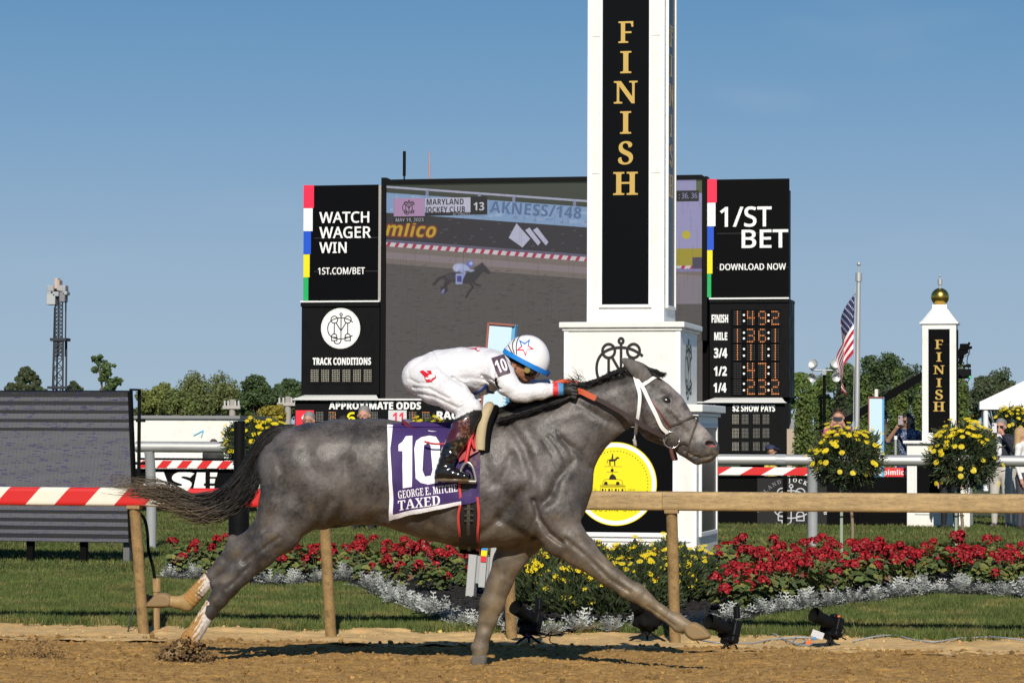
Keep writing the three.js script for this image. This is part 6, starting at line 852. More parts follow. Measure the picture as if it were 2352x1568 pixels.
// ------------------------------------------------------------------ tack
const plainD = (x, y, z) => horseD(x, y, z, true);
const onHorse = (px, py, off) => { const p = hit(plainD, px, py); return p ? p.addScaledVector(gradAt(plainD, p), off) : PZ(px, py, ZH); };
const mirrorZ = (g) => { g = g.clone(); const p = g.attributes.position; for (let i = 0; i < p.count; i++) p.setZ(i, 2 * ZH - p.getZ(i)); if (g.index) { const a = g.index.array; for (let i = 0; i < a.length; i += 3) { const t = a[i]; a[i] = a[i + 1]; a[i + 1] = t; } } g.computeVertexNormals(); return g; };
function patch(corners, nu, nv, at, ripple = 0) {                  // corners in the picture: TL, TR, BR, BL; uv runs over the picture rectangle of the patch
  const P = [], U = [], I = [], xs = corners.map((c) => c[0]), ys = corners.map((c) => c[1]), x0 = Math.min(...xs), x1 = Math.max(...xs), y0 = Math.min(...ys), y1 = Math.max(...ys);
  for (let j = 0; j <= nv; j++) for (let i = 0; i <= nu; i++) { const u = i / nu, v = j / nv, a = mix(corners[0][0], corners[1][0], u), b = mix(corners[3][0], corners[2][0], u), c = mix(corners[0][1], corners[1][1], u), d = mix(corners[3][1], corners[2][1], u), x = mix(a, b, v), y = mix(c, d, v), q = at(x, y, u, v); P.push(q.x, q.y, q.z); U.push((x - x0) / (x1 - x0), 1 - (y - y0) / (y1 - y0)); if (i && j) { const o = j * (nu + 1) + i; I.push(o - nu - 2, o - 1, o, o - nu - 2, o, o - nu - 1); } }
  const g = new THREE.BufferGeometry(); g.setAttribute('position', new THREE.Float32BufferAttribute(P, 3)); g.setAttribute('uv', new THREE.Float32BufferAttribute(U, 2)); g.setIndex(I); g.computeVertexNormals(); return g;
}
function strap(pts, at, w, th, seg = 40) {                         // a flat strap through picture points that lies on a body; w, th in metres
  const c = new THREE.CatmullRomCurve3(pts.map((p) => (p.isVector3 ? p : at(p[0], p[1])))), P = [], I = []; const T = new THREE.Vector3();
  for (let i = 0; i <= seg; i++) { const q = c.getPoint(i / seg), t = c.getTangent(i / seg, T).clone(), n = gradAt(plainD, q), s = t.clone().cross(n).normalize(); [[-1, 0], [-1, 1], [1, 1], [1, 0]].forEach(([a, b]) => { const v = q.clone().addScaledVector(s, a * w / 2).addScaledVector(n, b * th); P.push(v.x, v.y, v.z); }); if (i) for (let k = 0; k < 4; k++) { const o = i * 4 + k, o2 = i * 4 + (k + 1) % 4; I.push(o - 4, o, o2, o - 4, o2, o2 - 4); } }
  const g = new THREE.BufferGeometry(); g.setAttribute('position', new THREE.Float32BufferAttribute(P, 3)); g.setIndex(I); const h = g.toNonIndexed(); h.computeVertexNormals(); return h;
}
const clothTex = canvasTexture(1380, 1320, (g, w, h) => {          // 6 texels per picture unit from (880, 974)
  const X = (x) => (x - 886) / (1104 - 886) * w, Y = (y) => (y - 978) / (1186 - 978) * h; g.fillStyle = '#35215c'; g.fillRect(0, 0, w, h);
  const R = rng(3); for (let i = 0; i < 500; i++) { g.fillStyle = `rgba(${40 + R() * 30 | 0},${24 + R() * 20 | 0},${80 + R() * 30 | 0},.12)`; g.fillRect(R() * w, R() * h, 30 + R() * 120, 20 + R() * 80); }
  g.fillStyle = '#e9e6ea'; g.beginPath(); [[884, 974], [900, 974], [894, 1030], [904, 1174], [1060, 1149], [1060, 1162], [890, 1190], [880, 1190]].forEach(([x, y], i) => i ? g.lineTo(X(x), Y(y)) : g.moveTo(X(x), Y(y))); g.fill();
  for (let i = 0; i < 160; i++) { g.fillStyle = `rgba(150,110,60,${.08 + R() * .2})`; const x = 895 + R() * 165; g.fillRect(X(x), Y(1184 - (x - 895) * .155 - R() * 14), 6 + R() * 24, 3 + R() * 9); } for (let i = 0; i < 260; i++) { g.fillStyle = `rgba(120,92,62,${.06 + R() * .16})`; g.fillRect(X(1066 + R() * 36), Y(1030 + R() * R() * 110), 10 + R() * 40, 10 + R() * 60); }
  g.fillStyle = '#f1eff2'; const poly = (p) => { g.beginPath(); p.forEach(([x, y], i) => i ? g.lineTo(X(x), Y(y)) : g.moveTo(X(x), Y(y))); g.closePath(); g.fill(); };
  poly([[930, 1004], [945, 1003], [945, 1117], [924, 1120], [922, 1036], [913, 1036], [913, 1022], [922, 1016]]);
  g.beginPath(); [[966, 1006], [985, 1001], [1000, 1004], [1009, 1018], [1013, 1060], [1012, 1098], [1004, 1108], [982, 1112], [965, 1108], [953, 1098], [950, 1030], [954, 1015]].forEach(([x, y], i) => i ? g.lineTo(X(x), Y(y)) : g.moveTo(X(x), Y(y))); g.closePath(); [[972, 1024], [982, 1018], [988, 1026], [993, 1080], [989, 1092], [975, 1094], [969, 1080]].forEach(([x, y], i) => i ? g.lineTo(X(x), Y(y)) : g.moveTo(X(x), Y(y))); g.closePath(); g.fill('evenodd');
  const line = (s, x, y, size, wd) => { g.save(); g.translate(X(x), Y(y)); g.rotate(rad(-6.5)); g.font = `bold ${size}px serif`; g.fillStyle = '#eceaee'; g.fillText(s, 0, 0, wd); g.restore(); };
  line('GEORGE E. MITCHE', 913, 1143, 150, (1052 - 913) / 218 * w); line('TAXED', 915, 1167, 176, (1022 - 915) / 218 * w);
});
{
  const t = thing('saddle_cloth', 'purple saddle cloth with white border, number ten and lettering on the horse', 'saddle cloth', horse.position);
  const loc = (m) => { m.position.sub(t.position); return m; };
  const mCloth = mat([1, 1, 1], .75, { map: clothTex, side: THREE.DoubleSide }), g = patch([[889, 979], [1104, 986], [1101, 1150], [898, 1186]], 60, 48, (x, y, u, v) => onHorse(x, y, .012 + .022 * smooth(.75, 1, v) * (1 - .5 * u) + .004 * Math.sin(x * .12 + y * .02) * v + .006 * N(x * .02, y * .02, 3) + .010 * smooth(.06, 0, u) * v));
  loc(add('near_side', g, mCloth, t)); loc(add('far_side', mirrorZ(g), mat([.05, .018, .14], .75, { side: THREE.DoubleSide }), t));
  const top = []; for (let i = 0; i <= 10; i++) { const x = mix(890, 1103, i / 10); top.push(onHorse(x, 985, .016)); } const P = [], I = []; top.forEach((p, i) => { for (let j = 0; j <= 6; j++) { const f = j / 6; P.push(p.x, p.y + .03 * Math.sin(Math.PI * f), mix(p.z, 2 * ZH - p.z, f)); if (i && j) { const o = i * 7 + j; I.push(o - 8, o - 1, o, o - 8, o, o - 7); } } }); const tg = new THREE.BufferGeometry(); tg.setAttribute('position', new THREE.Float32BufferAttribute(P, 3)); tg.setIndex(I); tg.computeVertexNormals(); loc(add('ridge', tg, mat([.05, .018, .14], .75, { side: THREE.DoubleSide }), t));
}
const mMaroon = phys([.14, .006, .012], .3, { clearcoat: .6, clearcoatRoughness: .15 }), mRed = mat([.55, .03, .03], .55), mLeather = mat([.035, .018, .013], .5);
{
  const t = thing('saddle', 'small maroon racing saddle with cream pommel pad, girth and stirrups', 'saddle', horse.position), loc = (m) => { m.position.sub(t.position); return m; };
  const sh = new THREE.Shape([[930, 962], [938, 966], [952, 978], [975, 986], [1005, 990], [1035, 990], [1068, 984], [1098, 972], [1104, 990], [1080, 1004], [1045, 1008], [1000, 1001], [965, 995], [942, 984], [930, 970]].map(([x, y]) => { const q = PZ(x, y, ZH); return new THREE.Vector2(q.x, q.y); }));
  loc(add('seat', new THREE.ExtrudeGeometry(sh, { depth: .20, bevelEnabled: true, bevelThickness: .03, bevelSize: .008, bevelOffset: -.008, bevelSegments: 4 }).translate(0, 0, ZH - .10), mMaroon, t));
  loc(add('white_panel', patch([[983, 988], [1023, 993], [1023, 1001], [983, 996]], 6, 2, (x, y) => PZ(x, y, ZH + .137)), mWhiteLetter, t));
  const flap = patch([[1042, 998], [1103, 978], [1100, 1040], [1058, 1064]], 10, 10, (x, y) => onHorse(x, y, .038)); loc(add('flap', flap, mat([.30, .008, .014], .45, { side: THREE.DoubleSide }), t)); loc(add('flap', mirrorZ(flap), mat([.30, .008, .014], .45, { side: THREE.DoubleSide }), t));
  const pad = (pts, r, k) => { const g = new THREE.TubeGeometry(new THREE.CatmullRomCurve3(pts), 40, r, 12); return g; };
  const path = [[1102, 1034, .262], [1104, 1000, .25], [1110, 965, .225], [1120, 940, .16], [1124, 934, .07], [1124, 934, -.07], [1120, 940, -.16], [1110, 965, -.225], [1104, 1000, -.25], [1102, 1034, -.262]].map(([x, y, z]) => PZ(x, y, ZH + z)); loc(add('pommel_pad', pad(path, .030), mat([.62, .50, .30], .95, { bumpMap: grain, bumpScale: .004 }), t)); loc(add('under_pad', pad(path.map((p) => p.clone().add(V(.035, -.01, 0)).sub(V(0, 0, Math.sign(p.z - ZH) * .03))), .022), mBlackMatte, t));
  const girth = patch([[1058, 1095], [1098, 1095], [1099, 1262], [1054, 1262]], 6, 26, (x, y) => onHorse(x, y, .014)); loc(add('girth', girth, mat([.012, .011, .011], .55, { side: THREE.DoubleSide }), t)); loc(add('girth', mirrorZ(girth), mat([.012, .011, .011], .55, { side: THREE.DoubleSide }), t));
  const A = onHorse(1056, 1259, .012), Bq = onHorse(1098, 1259, .012); loc(add('girth_belly', patch([[0, 0], [1, 0], [1, 1], [0, 1]], 2, 8, (x, y) => { const p = A.clone().lerp(Bq, x); return V(p.x, p.y - .03 * Math.sin(Math.PI * y), mix(p.z, 2 * ZH - p.z, y)); }), mBlackMatte, t));
  for (const pts of [[[1055, 1108], [1059, 1150], [1054, 1180], [1057, 1220], [1056, 1258]], [[1097, 1140], [1100, 1180], [1098, 1220], [1098, 1258]]]) loc(add('girth_edge', strap(pts, (x, y) => onHorse(x, y, .016), .014, .006, 24), mat([.60, .05, .04], .6), t));
  loc(add('girth_buckle', merge([strap([[1077, 1155], [1077, 1200], [1078, 1256]], (x, y) => onHorse(x, y, .02), .02, .006, 14), ...[1166, 1180, 1192].map((y) => strap([[1068, y], [1078, y - 1], [1088, y]], (a, b) => onHorse(a, b, .026), .008, .004, 6))]), mat([.06, .055, .045], .5), t));
  for (const s of [1, -1]) {
    const q = (x, y, z) => PZ(x, y, ZH + s * z);
    loc(add('stirrup_leather', tube([q(1086, 992, .27), q(1078, 1020, .31), q(1070, 1062, .335)], .011, 14, 8), mRed, t)); if (s > 0) { loc(add('stirrup_leather', tube([q(1076, 990, .28), q(1090, 1030, .31), q(1084, 1012, .31)], .009, 14, 8), mRed, t)); loc(add('strap_end', tube([q(975, 1014, .29), q(995, 1019, .30), q(1022, 1019, .30)], .007, 10, 6), mat([.42, .03, .03], .5), t)); }
    loc(add('stirrup', merge([tube([q(1056, 1102, .335), q(1058, 1082, .335), q(1066, 1066, .335), q(1075, 1062, .335), q(1084, 1070, .335), q(1090, 1088, .335), q(1093, 1104, .335)], .0095, 30, 8), rod(q(1055, 1105, .335), q(1094, 1106, .335), .012)]), mat([.42, .41, .38], .35, { metalness: .8 }), t));
  }
}
{ // bridle
  const t = thing('bridle', 'white and brown bridle with steel bit rings and long reins', 'bridle', horse.position), loc = (m) => { m.position.sub(t.position); return m; };
  const at = (x, y) => onHorse(x, y, .004), mW = mat([.80, .78, .75], .55), mDk = mat([.05, .04, .03], .6), mRs = mat([.13, .02, .018], .5);
  const both = (name, g, m) => { loc(add(name, g, m, t)); loc(add(name, mirrorZ(g), m, t)); };
  both('throat_strap', strap([[1459, 866], [1464, 884], [1470, 905], [1469, 940], [1465, 968], [1460, 996], [1458, 1012]], at, .021, .005), mW); loc(add('throat_loop', tube([PZ(1457, 1010, ZH + .06), PZ(1459, 1021, ZH + .03), PZ(1459, 1021, ZH - .03), PZ(1457, 1010, ZH - .06)], .011, 12, 7), mW, t));
  both('cheek_strap', strap([[1463, 872], [1478, 893], [1492, 922], [1507, 952], [1521, 981], [1535, 994]], at, .022, .006), mW); both('brow_band', strap([[1470, 889], [1485, 880], [1500, 870], [1514, 864]], at, .021, .006), mW); loc(add('brow_band_front', tube([at(1514, 864), PZ(1519, 862, ZH), at(1514, 864).setZ(2 * ZH - at(1514, 864).z)], .009, 10, 6), mW, t));
  both('blinker_strap', strap([[1496, 918], [1510, 938], [1525, 960], [1541, 981]], at, .009, .004), mRs); both('nose_band', strap([[1540, 977], [1556, 972], [1575, 964], [1592, 958], [1602, 958]], at, .012, .006), mDk); both('drop_strap', strap([[1602, 959], [1598, 975], [1591, 995], [1584, 1018], [1579, 1040], [1576, 1047]], at, .010, .006), mDk); both('chin_strap', strap([[1562, 1018], [1572, 1015], [1580, 1020]], at, .012, .006), mDk);
  const c = onHorse(1544, 1008, .014), rg = new THREE.TorusGeometry(.048, .0045, 8, 36); put(rg, c.x, c.y, c.z, 0, rad(12)); both('bit_ring', rg, mat([.75, .74, .72], .2, { metalness: 1 })); both('bit_joint', ball(.012, onHorse(1561, 1013, .012).x, onHorse(1561, 1013, .012).y, onHorse(1561, 1013, .012).z, 10), mat([.7, .69, .66], .25, { metalness: 1 }));
  both('rein_buckle', rbox(.05, .036, .014, .004, onHorse(1524, 1004, .012).x, onHorse(1524, 1004, .012).y, onHorse(1524, 1004, .012).z, 0, 0, rad(-25)), mat([.06, .05, .03], .45)); both('hanging_strap', tube([c.clone().add(V(-.005, -.045, .005)), c.clone().add(V(0, -.08, .0)), c.clone().add(V(.012, -.12, -.01))], .0125, 12, 7), mat([.11, .045, .032], .6));
  const reinAt = (x, y, z) => PZ(x, y, ZH + z), rein = [reinAt(1528, 1004, .092), reinAt(1500, 990, .108), reinAt(1470, 972, .118), reinAt(1430, 948, .128), reinAt(1395, 928, .132), reinAt(1368, 914, .13)], grip = [reinAt(1369, 915, .13), reinAt(1352, 907, .125), reinAt(1338, 900, .115), reinAt(1326, 897, .10)];
  const flat = (pts, w, th, seg) => { const cv = new THREE.CatmullRomCurve3(pts), P = [], I = []; for (let i = 0; i <= seg; i++) { const q = cv.getPoint(i / seg), tn = cv.getTangent(i / seg), n = V(0, 0, 1), s = tn.clone().cross(n).normalize(); [[-1, -1], [-1, 1], [1, 1], [1, -1]].forEach(([a, b]) => { const v = q.clone().addScaledVector(s, a * w / 2).addScaledVector(n, b * th / 2); P.push(v.x, v.y, v.z); }); if (i) for (let k = 0; k < 4; k++) { const o = i * 4 + k, o2 = i * 4 + (k + 1) % 4; I.push(o - 4, o, o2, o - 4, o2, o2 - 4); } } const g = new THREE.BufferGeometry(); g.setAttribute('position', new THREE.Float32BufferAttribute(P, 3)); g.setIndex(I); const h = g.toNonIndexed(); h.computeVertexNormals(); return h; };
  both('rein', flat(rein, .026, .009, 30), mat([.028, .012, .010], .5)); both('rein_grip', flat(grip, .034, .011, 12), mat([.50, .085, .03], .6));
  loc(add('rein_loop', tube([reinAt(1262, 892, -.02), reinAt(1275, 881, -.02), reinAt(1300, 876, -.02), reinAt(1325, 882, 0), reinAt(1340, 893, .03)], .015, 24, 8), mat([.55, .085, .03], .6), t));
}
// ------------------------------------------------------------------ the jockey
const mSilk = VC(.55, { bumpMap: grain, bumpScale: .0006 });
const J = {
  torso: chain([st(972, 862, 43, -.145), st(1010, 856, 48, -.15), st(1060, 851, 49, -.155), st(1108, 852, 51, -.175), st(1136, 848, 42, -.18)], .05),
  nearThigh: chain([st(965, 868, 40, -.10, .07), st(1000, 887, 40, -.105, .16), st(1040, 908, 35, -.09, .24), st(1078, 936, 28, -.072, .28)], .03),
  farThigh: chain([st(965, 868, 40, -.10, -.07), st(1000, 887, 40, -.105, -.16), st(1040, 908, 35, -.09, -.24), st(1078, 936, 28, -.072, -.28)], .03),
  nearArm: chain([st(1134, 843, 33, -.085, .12), st(1150, 860, 30, -.078, .16), st(1167, 884, 24, -.064, .18), st(1190, 902, 19, -.054, .185), st(1208, 903, 18.5, -.052, .18), st(1245, 898, 17, -.045, .15), st(1282, 894, 12.5, -.034, .12), st(1296, 896, 12, -.034, .11)], .03),
  farArm: chain([st(1134, 843, 33, -.085, -.12), st(1160, 862, 30, -.075, -.17), st(1190, 880, 24, -.06, -.18), st(1215, 892, 20, -.052, -.18), st(1255, 890, 17, -.045, -.15), st(1292, 890, 12.5, -.034, -.12), st(1306, 893, 12, -.034, -.11)], .03),
  neck: chain([st(1138, 843, 28, -.075), st(1166, 838, 23, -.06), st(1186, 836, 24, -.06)], .03),
  skull: chain([st(1195, 818, 38, -.072), st(1208, 830, 33, -.07), st(1211, 846, 25, -.062)], .03),
  jaw: chain([st(1190, 850, 16, -.052), st(1208, 868, 11, -.036)], .02),
  nose: chain([st(1220, 854, 5, -.010), st(1225.5, 867, 4.6, -.0135)], .005),
};
const shanks = { near: chain([st(1079, 946, 26, -.066, .285), st(1066, 975, 24, -.062, .30), st(1050, 1010, 21, -.056, .315), st(1032, 1042, 17, -.047, .325), st(1022, 1068, 15.5, -.042, .33)], .02), far: chain([st(1079, 946, 26, -.066, -.285), st(1066, 975, 24, -.062, -.30), st(1050, 1010, 21, -.056, -.315), st(1032, 1042, 17, -.047, -.325), st(1022, 1068, 15.5, -.042, -.33)], .02) };
const folds = [[[993, 812], [1005, 838], [1030, 862], [1062, 884], .006, 6], [[950, 890], [985, 892], [1030, 915], .005, 5], [[960, 903], [1000, 912], [1048, 935], .005, 5], [[1010, 872], [1050, 895], [1085, 925], .004, 5], [[1060, 925], [1080, 912], [1095, 915], .005, 4], [[1055, 938], [1072, 925], [1092, 930], .005, 4], [[1112, 870], [1128, 880], [1140, 888], .008, 4], [[1106, 862], [1124, 868], [1142, 880], .007, 4], [[1120, 890], [1135, 892], [1150, 893], .006, 4], [[1030, 870], [1080, 868], [1120, 872], .003, 7], [[940, 870], [960, 880], [990, 880], .004, 5], [[1128, 822], [1136, 840], [1134, 862], .005, 5], [[1190, 885], [1200, 890], [1212, 886], .004, 4], [[938, 850], [955, 835], [978, 820], .003, 7]].map((c) => ({ pts: c.slice(0, -2), a: c.at(-2), r: c.at(-1) }));
const foldD = (x, y, z) => { if (z < ZH) return 0; const [u, v] = pxOf(x, y, z); let s = 0; for (const c of folds) { let d = 1e9; for (let i = 0; i + 1 < c.pts.length; i++) d = Math.min(d, segD(u, v, c.pts[i], c.pts[i + 1])); if (d < c.r * 2.5) s += c.a * Math.exp(-d * d / (c.r * c.r * .5)); } return s; };
const headOnly = (x, y, z) => { let d = smin(chainD(J.skull, x, y, z), chainD(J.jaw, x, y, z), .02); return smin(d, chainD(J.nose, x, y, z), .008); };
function jockeyD(x, y, z) {
  let d = smin(chainD(J.torso, x, y, z), Math.min(chainD(J.nearThigh, x, y, z), chainD(J.farThigh, x, y, z)), .05); d = smin(d, Math.min(chainD(J.nearArm, x, y, z), chainD(J.farArm, x, y, z)), .035); d = smin(d, smin(chainD(J.neck, x, y, z), headOnly(x, y, z), .02), .025); d = smin(d, Math.min(chainD(shanks.near, x, y, z), chainD(shanks.far, x, y, z)), .02);
  return Math.abs(d) < .04 ? d + 1.7 * foldD(x, y, z) + .0025 * N(x * 10, y * 14, z * 10) + .0012 * N(x * 30, y * 40, z * 30) : d;
}
const jockey = thing('person', 'jockey in white silks and blue-trimmed white helmet crouching over the grey horse', 'person', V(PZ(1020, 1527, ZH).x, PZ(1045, 1108, ZH).y, ZH));
const inJockey = (m) => { m.position.sub(jockey.position); return m; };
{
  const lo = PZ(905, 1090, ZH), hi = PZ(1325, 765, ZH), skin = [.40, .185, .10], white = [.69, .68, .70], black = [.012, .011, .012];
  const col = (x, y, z) => { const dh = headOnly(x, y, z), dn = chainD(J.neck, x, y, z), da = Math.min(chainD(J.nearArm, x, y, z), chainD(J.farArm, x, y, z)), ds = Math.min(chainD(shanks.near, x, y, z), chainD(shanks.far, x, y, z)), dt = Math.min(chainD(J.torso, x, y, z), chainD(J.nearThigh, x, y, z), chainD(J.farThigh, x, y, z)); const [u, v] = pxOf(x, y, z); const near = z > ZH; if (Math.min(dh, dn) < Math.min(da, dt) - .001) { if (dn < dh && u < 1172) return white; const back = u < 1176 || v < 826 + (u - 1180) * .35; return back ? black : u > 1211 && v > 873 ? [.38, .12, .10] : skin; } if (ds < dt && ds < da) return (v - 948 + (u - 1075) * .45 > 0) ? black : white; if (da < dt) { if (u > 1294) return black; if (u > 1282) return [.06, .26, .50]; if (u > 1270) return [.62, .02, .03]; } return white; };
  inJockey(add('body', surface(jockeyD, [lo.x, lo.y, ZH - .42], [hi.x, hi.y, ZH + .42], .0085, col), mSilk, jockey));
  // boots
  const foot = (s) => chain([st(1014, 1086, 16, -.042, .335 * s), st(1040, 1088, 14, -.042, .335 * s), st(1068, 1094, 9.5, -.04, .335 * s), st(1082, 1098, 7, -.034, .335 * s)], .02);
  const mBoot = phys([1, 1, 1], .22, { vertexColors: true, clearcoat: .8, clearcoatRoughness: .08 });
  for (const s of [1, -1]) {
    const leg = s > 0 ? shanks.near : shanks.far, ft = foot(s), heel = bone(PZ(1006, 1097, ZH + .335 * s), PZ(1020, 1099, ZH + .335 * s), 9 * PXM, 9 * PXM, .03, .03), sole = bone(PZ(1008, 1102, ZH + .335 * s), PZ(1084, 1104, ZH + .335 * s), 4.5 * PXM, 4 * PXM, .04, .034);
    const D = (x, y, z) => { const [u, v] = pxOf(x, y, z); let d = chainD(leg, x, y, z) - .006; d = Math.max(d, (960 - v - (u - 1066) * .42) * PXM * .8); d = smin(d, chainD(ft, x, y, z), .025); d = smin(d, Math.min(boneD(x, y, z, heel), boneD(x, y, z, sole)), .008); return Math.abs(d) < .03 ? d + .0022 * Math.sin((v + u * .3) * .5 + 3 * N(u * .05, v * .05)) * smooth(1010, 1040, v) * smooth(1085, 1060, v) : d; };
    const a = PZ(985, 1112, ZH), b = PZ(1100, 955, ZH); inJockey(add('boot', surface(D, [a.x, a.y, ZH + s * .33 - .1], [b.x, b.y, ZH + s * .33 + .1], .0065, (x, y, z) => { const [u, v] = pxOf(x, y, z); const m = v + (u - 1040) * .35; if (m < 1012) return u > 1052 ? lerp3([.06, .012, .014], [.20, .11, .07], smooth(-.1, .5, N(u * .2, v * .2)) ) : [.06, .008, .012]; const dust = smooth(1036, 1056, u) * smooth(.0, .5, N(u * .09, v * .07, 3)) * smooth(1075, 1050, v) + (v > 1099 ? .8 : 0); return lerp3([.006, .006, .007], [.20, .14, .07], clamp(dust * .8)); }), mBoot, jockey));
  }
  // gloved hands closed on the reins
  const hand = (s, ox, oy) => {
    const q = (x, y, z) => PZ(x + ox, y + oy, ZH + s * z), C = []; const B = (a, b, r0, r1) => C.push(bone(a, b, r0, r1)); B(q(1296, 896, .112), q(1312, 899, .105), .026, .030); B(q(1306, 893, .118), q(1318, 897, .112), .022, .02);
    for (let i = 0; i < 4; i++) { const y = 888 + i * 7.5, L = [8, 10, 9.5, 7][i]; B(q(1314, y + 1, .125), q(1314 + L, y + 3, .128), .0105, .010); B(q(1314 + L, y + 3, .128), q(1316 + L, y + 5, .10), .010, .0092); B(q(1316 + L, y + 5, .10), q(1310 + L * .6, y + 6, .082), .0092, .0085); } B(q(1302, 886, .11), q(1314, 881, .098), .0115, .0105); B(q(1314, 881, .098), q(1326, 884, .092), .0105, .009);
    const D = (x, y, z) => { let d = 9; C.forEach((b, i) => { d = smin(d, boneD(x, y, z, b), i < 2 ? .015 : .004); }); return d; }; const a = q(1284, 930, 0), b = q(1340, 870, 0), zc = ZH + s * .105; inJockey(add('glove', surface(D, [a.x, a.y, zc - .07], [b.x, b.y, zc + .07], .0036, null), mat([.013, .012, .012], .6), jockey));
  };
  hand(1, 0, 0); hand(-1, 10, -3);
  // helmet
  const hc = PZ(1206, 829, ZH), ux = V(.884, -.468, 0), uy = V(.468, .884, 0), HL = .146, HH = .160, HW = .112;
  const basis = new THREE.Matrix4().makeBasis(ux, uy, V(0, 0, 1)).setPosition(hc); const dome = (k, t0, t1, n = 40) => new THREE.SphereGeometry(1, 48, n, 0, Math.PI * 2, t0, t1 - t0).scale(HL * k, HH * k, HW * k).applyMatrix4(basis);
  const hel = inJockey(add('helmet', dome(1, 0, Math.PI * .53), phys([.78, .77, .78], .35, { clearcoat: .5, clearcoatRoughness: .2 }), jockey));
  const helP = (name, g, m) => { const o = add(name, g, m, hel); return o; };
  helP('blue_band', dome(1.012, Math.PI * .478, Math.PI * .535, 6), mat([.01, .20, .60], .5)); helP('lining', dome(.95, Math.PI * .3, Math.PI * .53, 8), mat([.01, .01, .01], .9, { side: THREE.DoubleSide }));
  const pk = new THREE.SphereGeometry(1, 30, 8, Math.PI * .68, Math.PI * .64, Math.PI * .47, Math.PI * .07).scale(HL * 1.16, HH * .9, HW * 1.1).applyMatrix4(basis); helP('peak', pk, mat([.012, .16, .52], .5, { side: THREE.DoubleSide }));
  const inv = basis.clone().invert(), tv = V(0, 0, 0), helD = (x, y, z) => { tv.set(x, y, z).applyMatrix4(inv); const k = Math.hypot(tv.x / HL, tv.y / HH, tv.z / HW), g = Math.hypot(tv.x / HL / HL, tv.y / HH / HH, tv.z / HW / HW); return k * (k - 1) / Math.max(g, 1e-6); };
  const onHel = (px, py, off = .0025) => { const p = hit(helD, px, py, ZH + .4, ZH - .4); return p ? p.addScaledVector(gradAt(helD, p), off) : PZ(px, py, ZH); };
  const drape = (shape, at, div = 1) => { let g = new THREE.ShapeGeometry(shape, 8); const p = g.attributes.position; for (let i = 0; i < p.count; i++) { const q = at(p.getX(i), p.getY(i)); p.setXYZ(i, q.x, q.y, q.z); } const n = gFlip(g); return n; };
  function gFlip(g) { g.computeVertexNormals(); const nz = g.attributes.normal.getZ(0); if (nz < 0) { const a = g.index.array; for (let i = 0; i < a.length; i += 3) { const t = a[i]; a[i] = a[i + 1]; a[i + 1] = t; } g.computeVertexNormals(); } return g; }
  const starPts = (cx, cy, R0, k, rot, n = 5) => Array.from({ length: n * 2 }, (_, i) => { const a = rot + i * Math.PI / n, r = i & 1 ? R0 * k : R0; return new THREE.Vector2(cx + r * Math.cos(a), cy + r * Math.sin(a)); });
  const starRing = (cx, cy, R0, k, rot, w) => { const s = new THREE.Shape(starPts(cx, cy, R0, k, rot)); s.holes.push(new THREE.Path(starPts(cx, cy, R0 - w, k * .98, rot).reverse())); return s; };
  const starSegs = (cx, cy, R0, k, rot, w, at, cols, parentAdd) => { const o = starPts(cx, cy, R0, k, rot), q = starPts(cx, cy, R0 - w, k * .93, rot); for (let i = 0; i < 10; i++) { const j = (i + 1) % 10, s = new THREE.Shape([o[i], o[j], q[j], q[i]]); parentAdd('star', drape(s, at), cols(i, (o[i].y + o[j].y) / 2)); } };
  const mBlue = mat([.015, .17, .55], .5), mStarRed = mat([.62, .01, .06], .5); starSegs(1206, 797, 22, .42, rad(-58), 7, onHel, (i, y) => y < 797 ? mBlue : mStarRed, helP);
  for (const pts of [[[1196, 771], [1189, 781], [1186, 796], [1187, 814]], [[1183, 779], [1178, 788], [1178, 800], [1182, 812]], [[1168, 793], [1172, 802], [1178, 812]]]) helP('strap_line', tube(pts.map(([x, y]) => onHel(x, y, .002)), .0028, 16, 5), mBlackMatte);
  // goggles and straps on the face
  const onHead = (px, py, off = .008) => { const p = hit(headOnly, px, py, ZH + .4, ZH - .4); return p ? p.addScaledVector(gradAt(headOnly, p), off) : PZ(px, py, ZH + .03); };
  const lens = patch([[1206, 836], [1236, 846], [1233, 862], [1207, 860]], 10, 8, (x, y, u, v) => onHead(x, y, .012 + .012 * Math.sin(Math.PI * u) * Math.sin(Math.PI * v))); inJockey(add('goggles', merge([lens, mirrorZ(lens)]), phys([.035, .018, .010], .08, { clearcoat: 1, clearcoatRoughness: .03, side: THREE.DoubleSide }), jockey));
  const gp = onHead(1211, 848, .02); inJockey(add('goggle_button', cyl(.020, .018, .012, 20, gp.x, gp.y, gp.z, Math.PI / 2), mat([.65, .45, .12], .3, { metalness: 1 }), jockey)); inJockey(add('clear_visor', patch([[1230, 845], [1243, 852], [1239, 862], [1228, 864]], 5, 5, (x, y, u, v) => PZ(x, y, ZH + .045 - .03 * u)), phys([.8, .82, .84], .1, { transmission: .7, side: THREE.DoubleSide }), jockey));
  inJockey(add('chin_strap', merge([tube([onHead(1172, 822), onHead(1180, 846, .006), onHead(1186, 860, .006)], .007, 14, 6), tube([onHead(1206, 842), onHead(1190, 832), onHead(1174, 826)], .009, 14, 6)]), mBlackMatte, jockey));
  const er = onHead(1179, 836, .004); inJockey(add('ear', put(new THREE.TorusGeometry(.020, .0085, 8, 18), er.x, er.y, er.z, 0, rad(-15), rad(20), V(.75, 1.15, 1)), mat([.32, .14, .075], .6), jockey));
  // marks on the silks
  const onJ = (px, py, off = .004) => { const p = hit(jockeyD, px, py, ZH + .6, ZH - .5); return p ? p.addScaledVector(gradAt(jockeyD, p, .01), off) : PZ(px, py, ZH); };
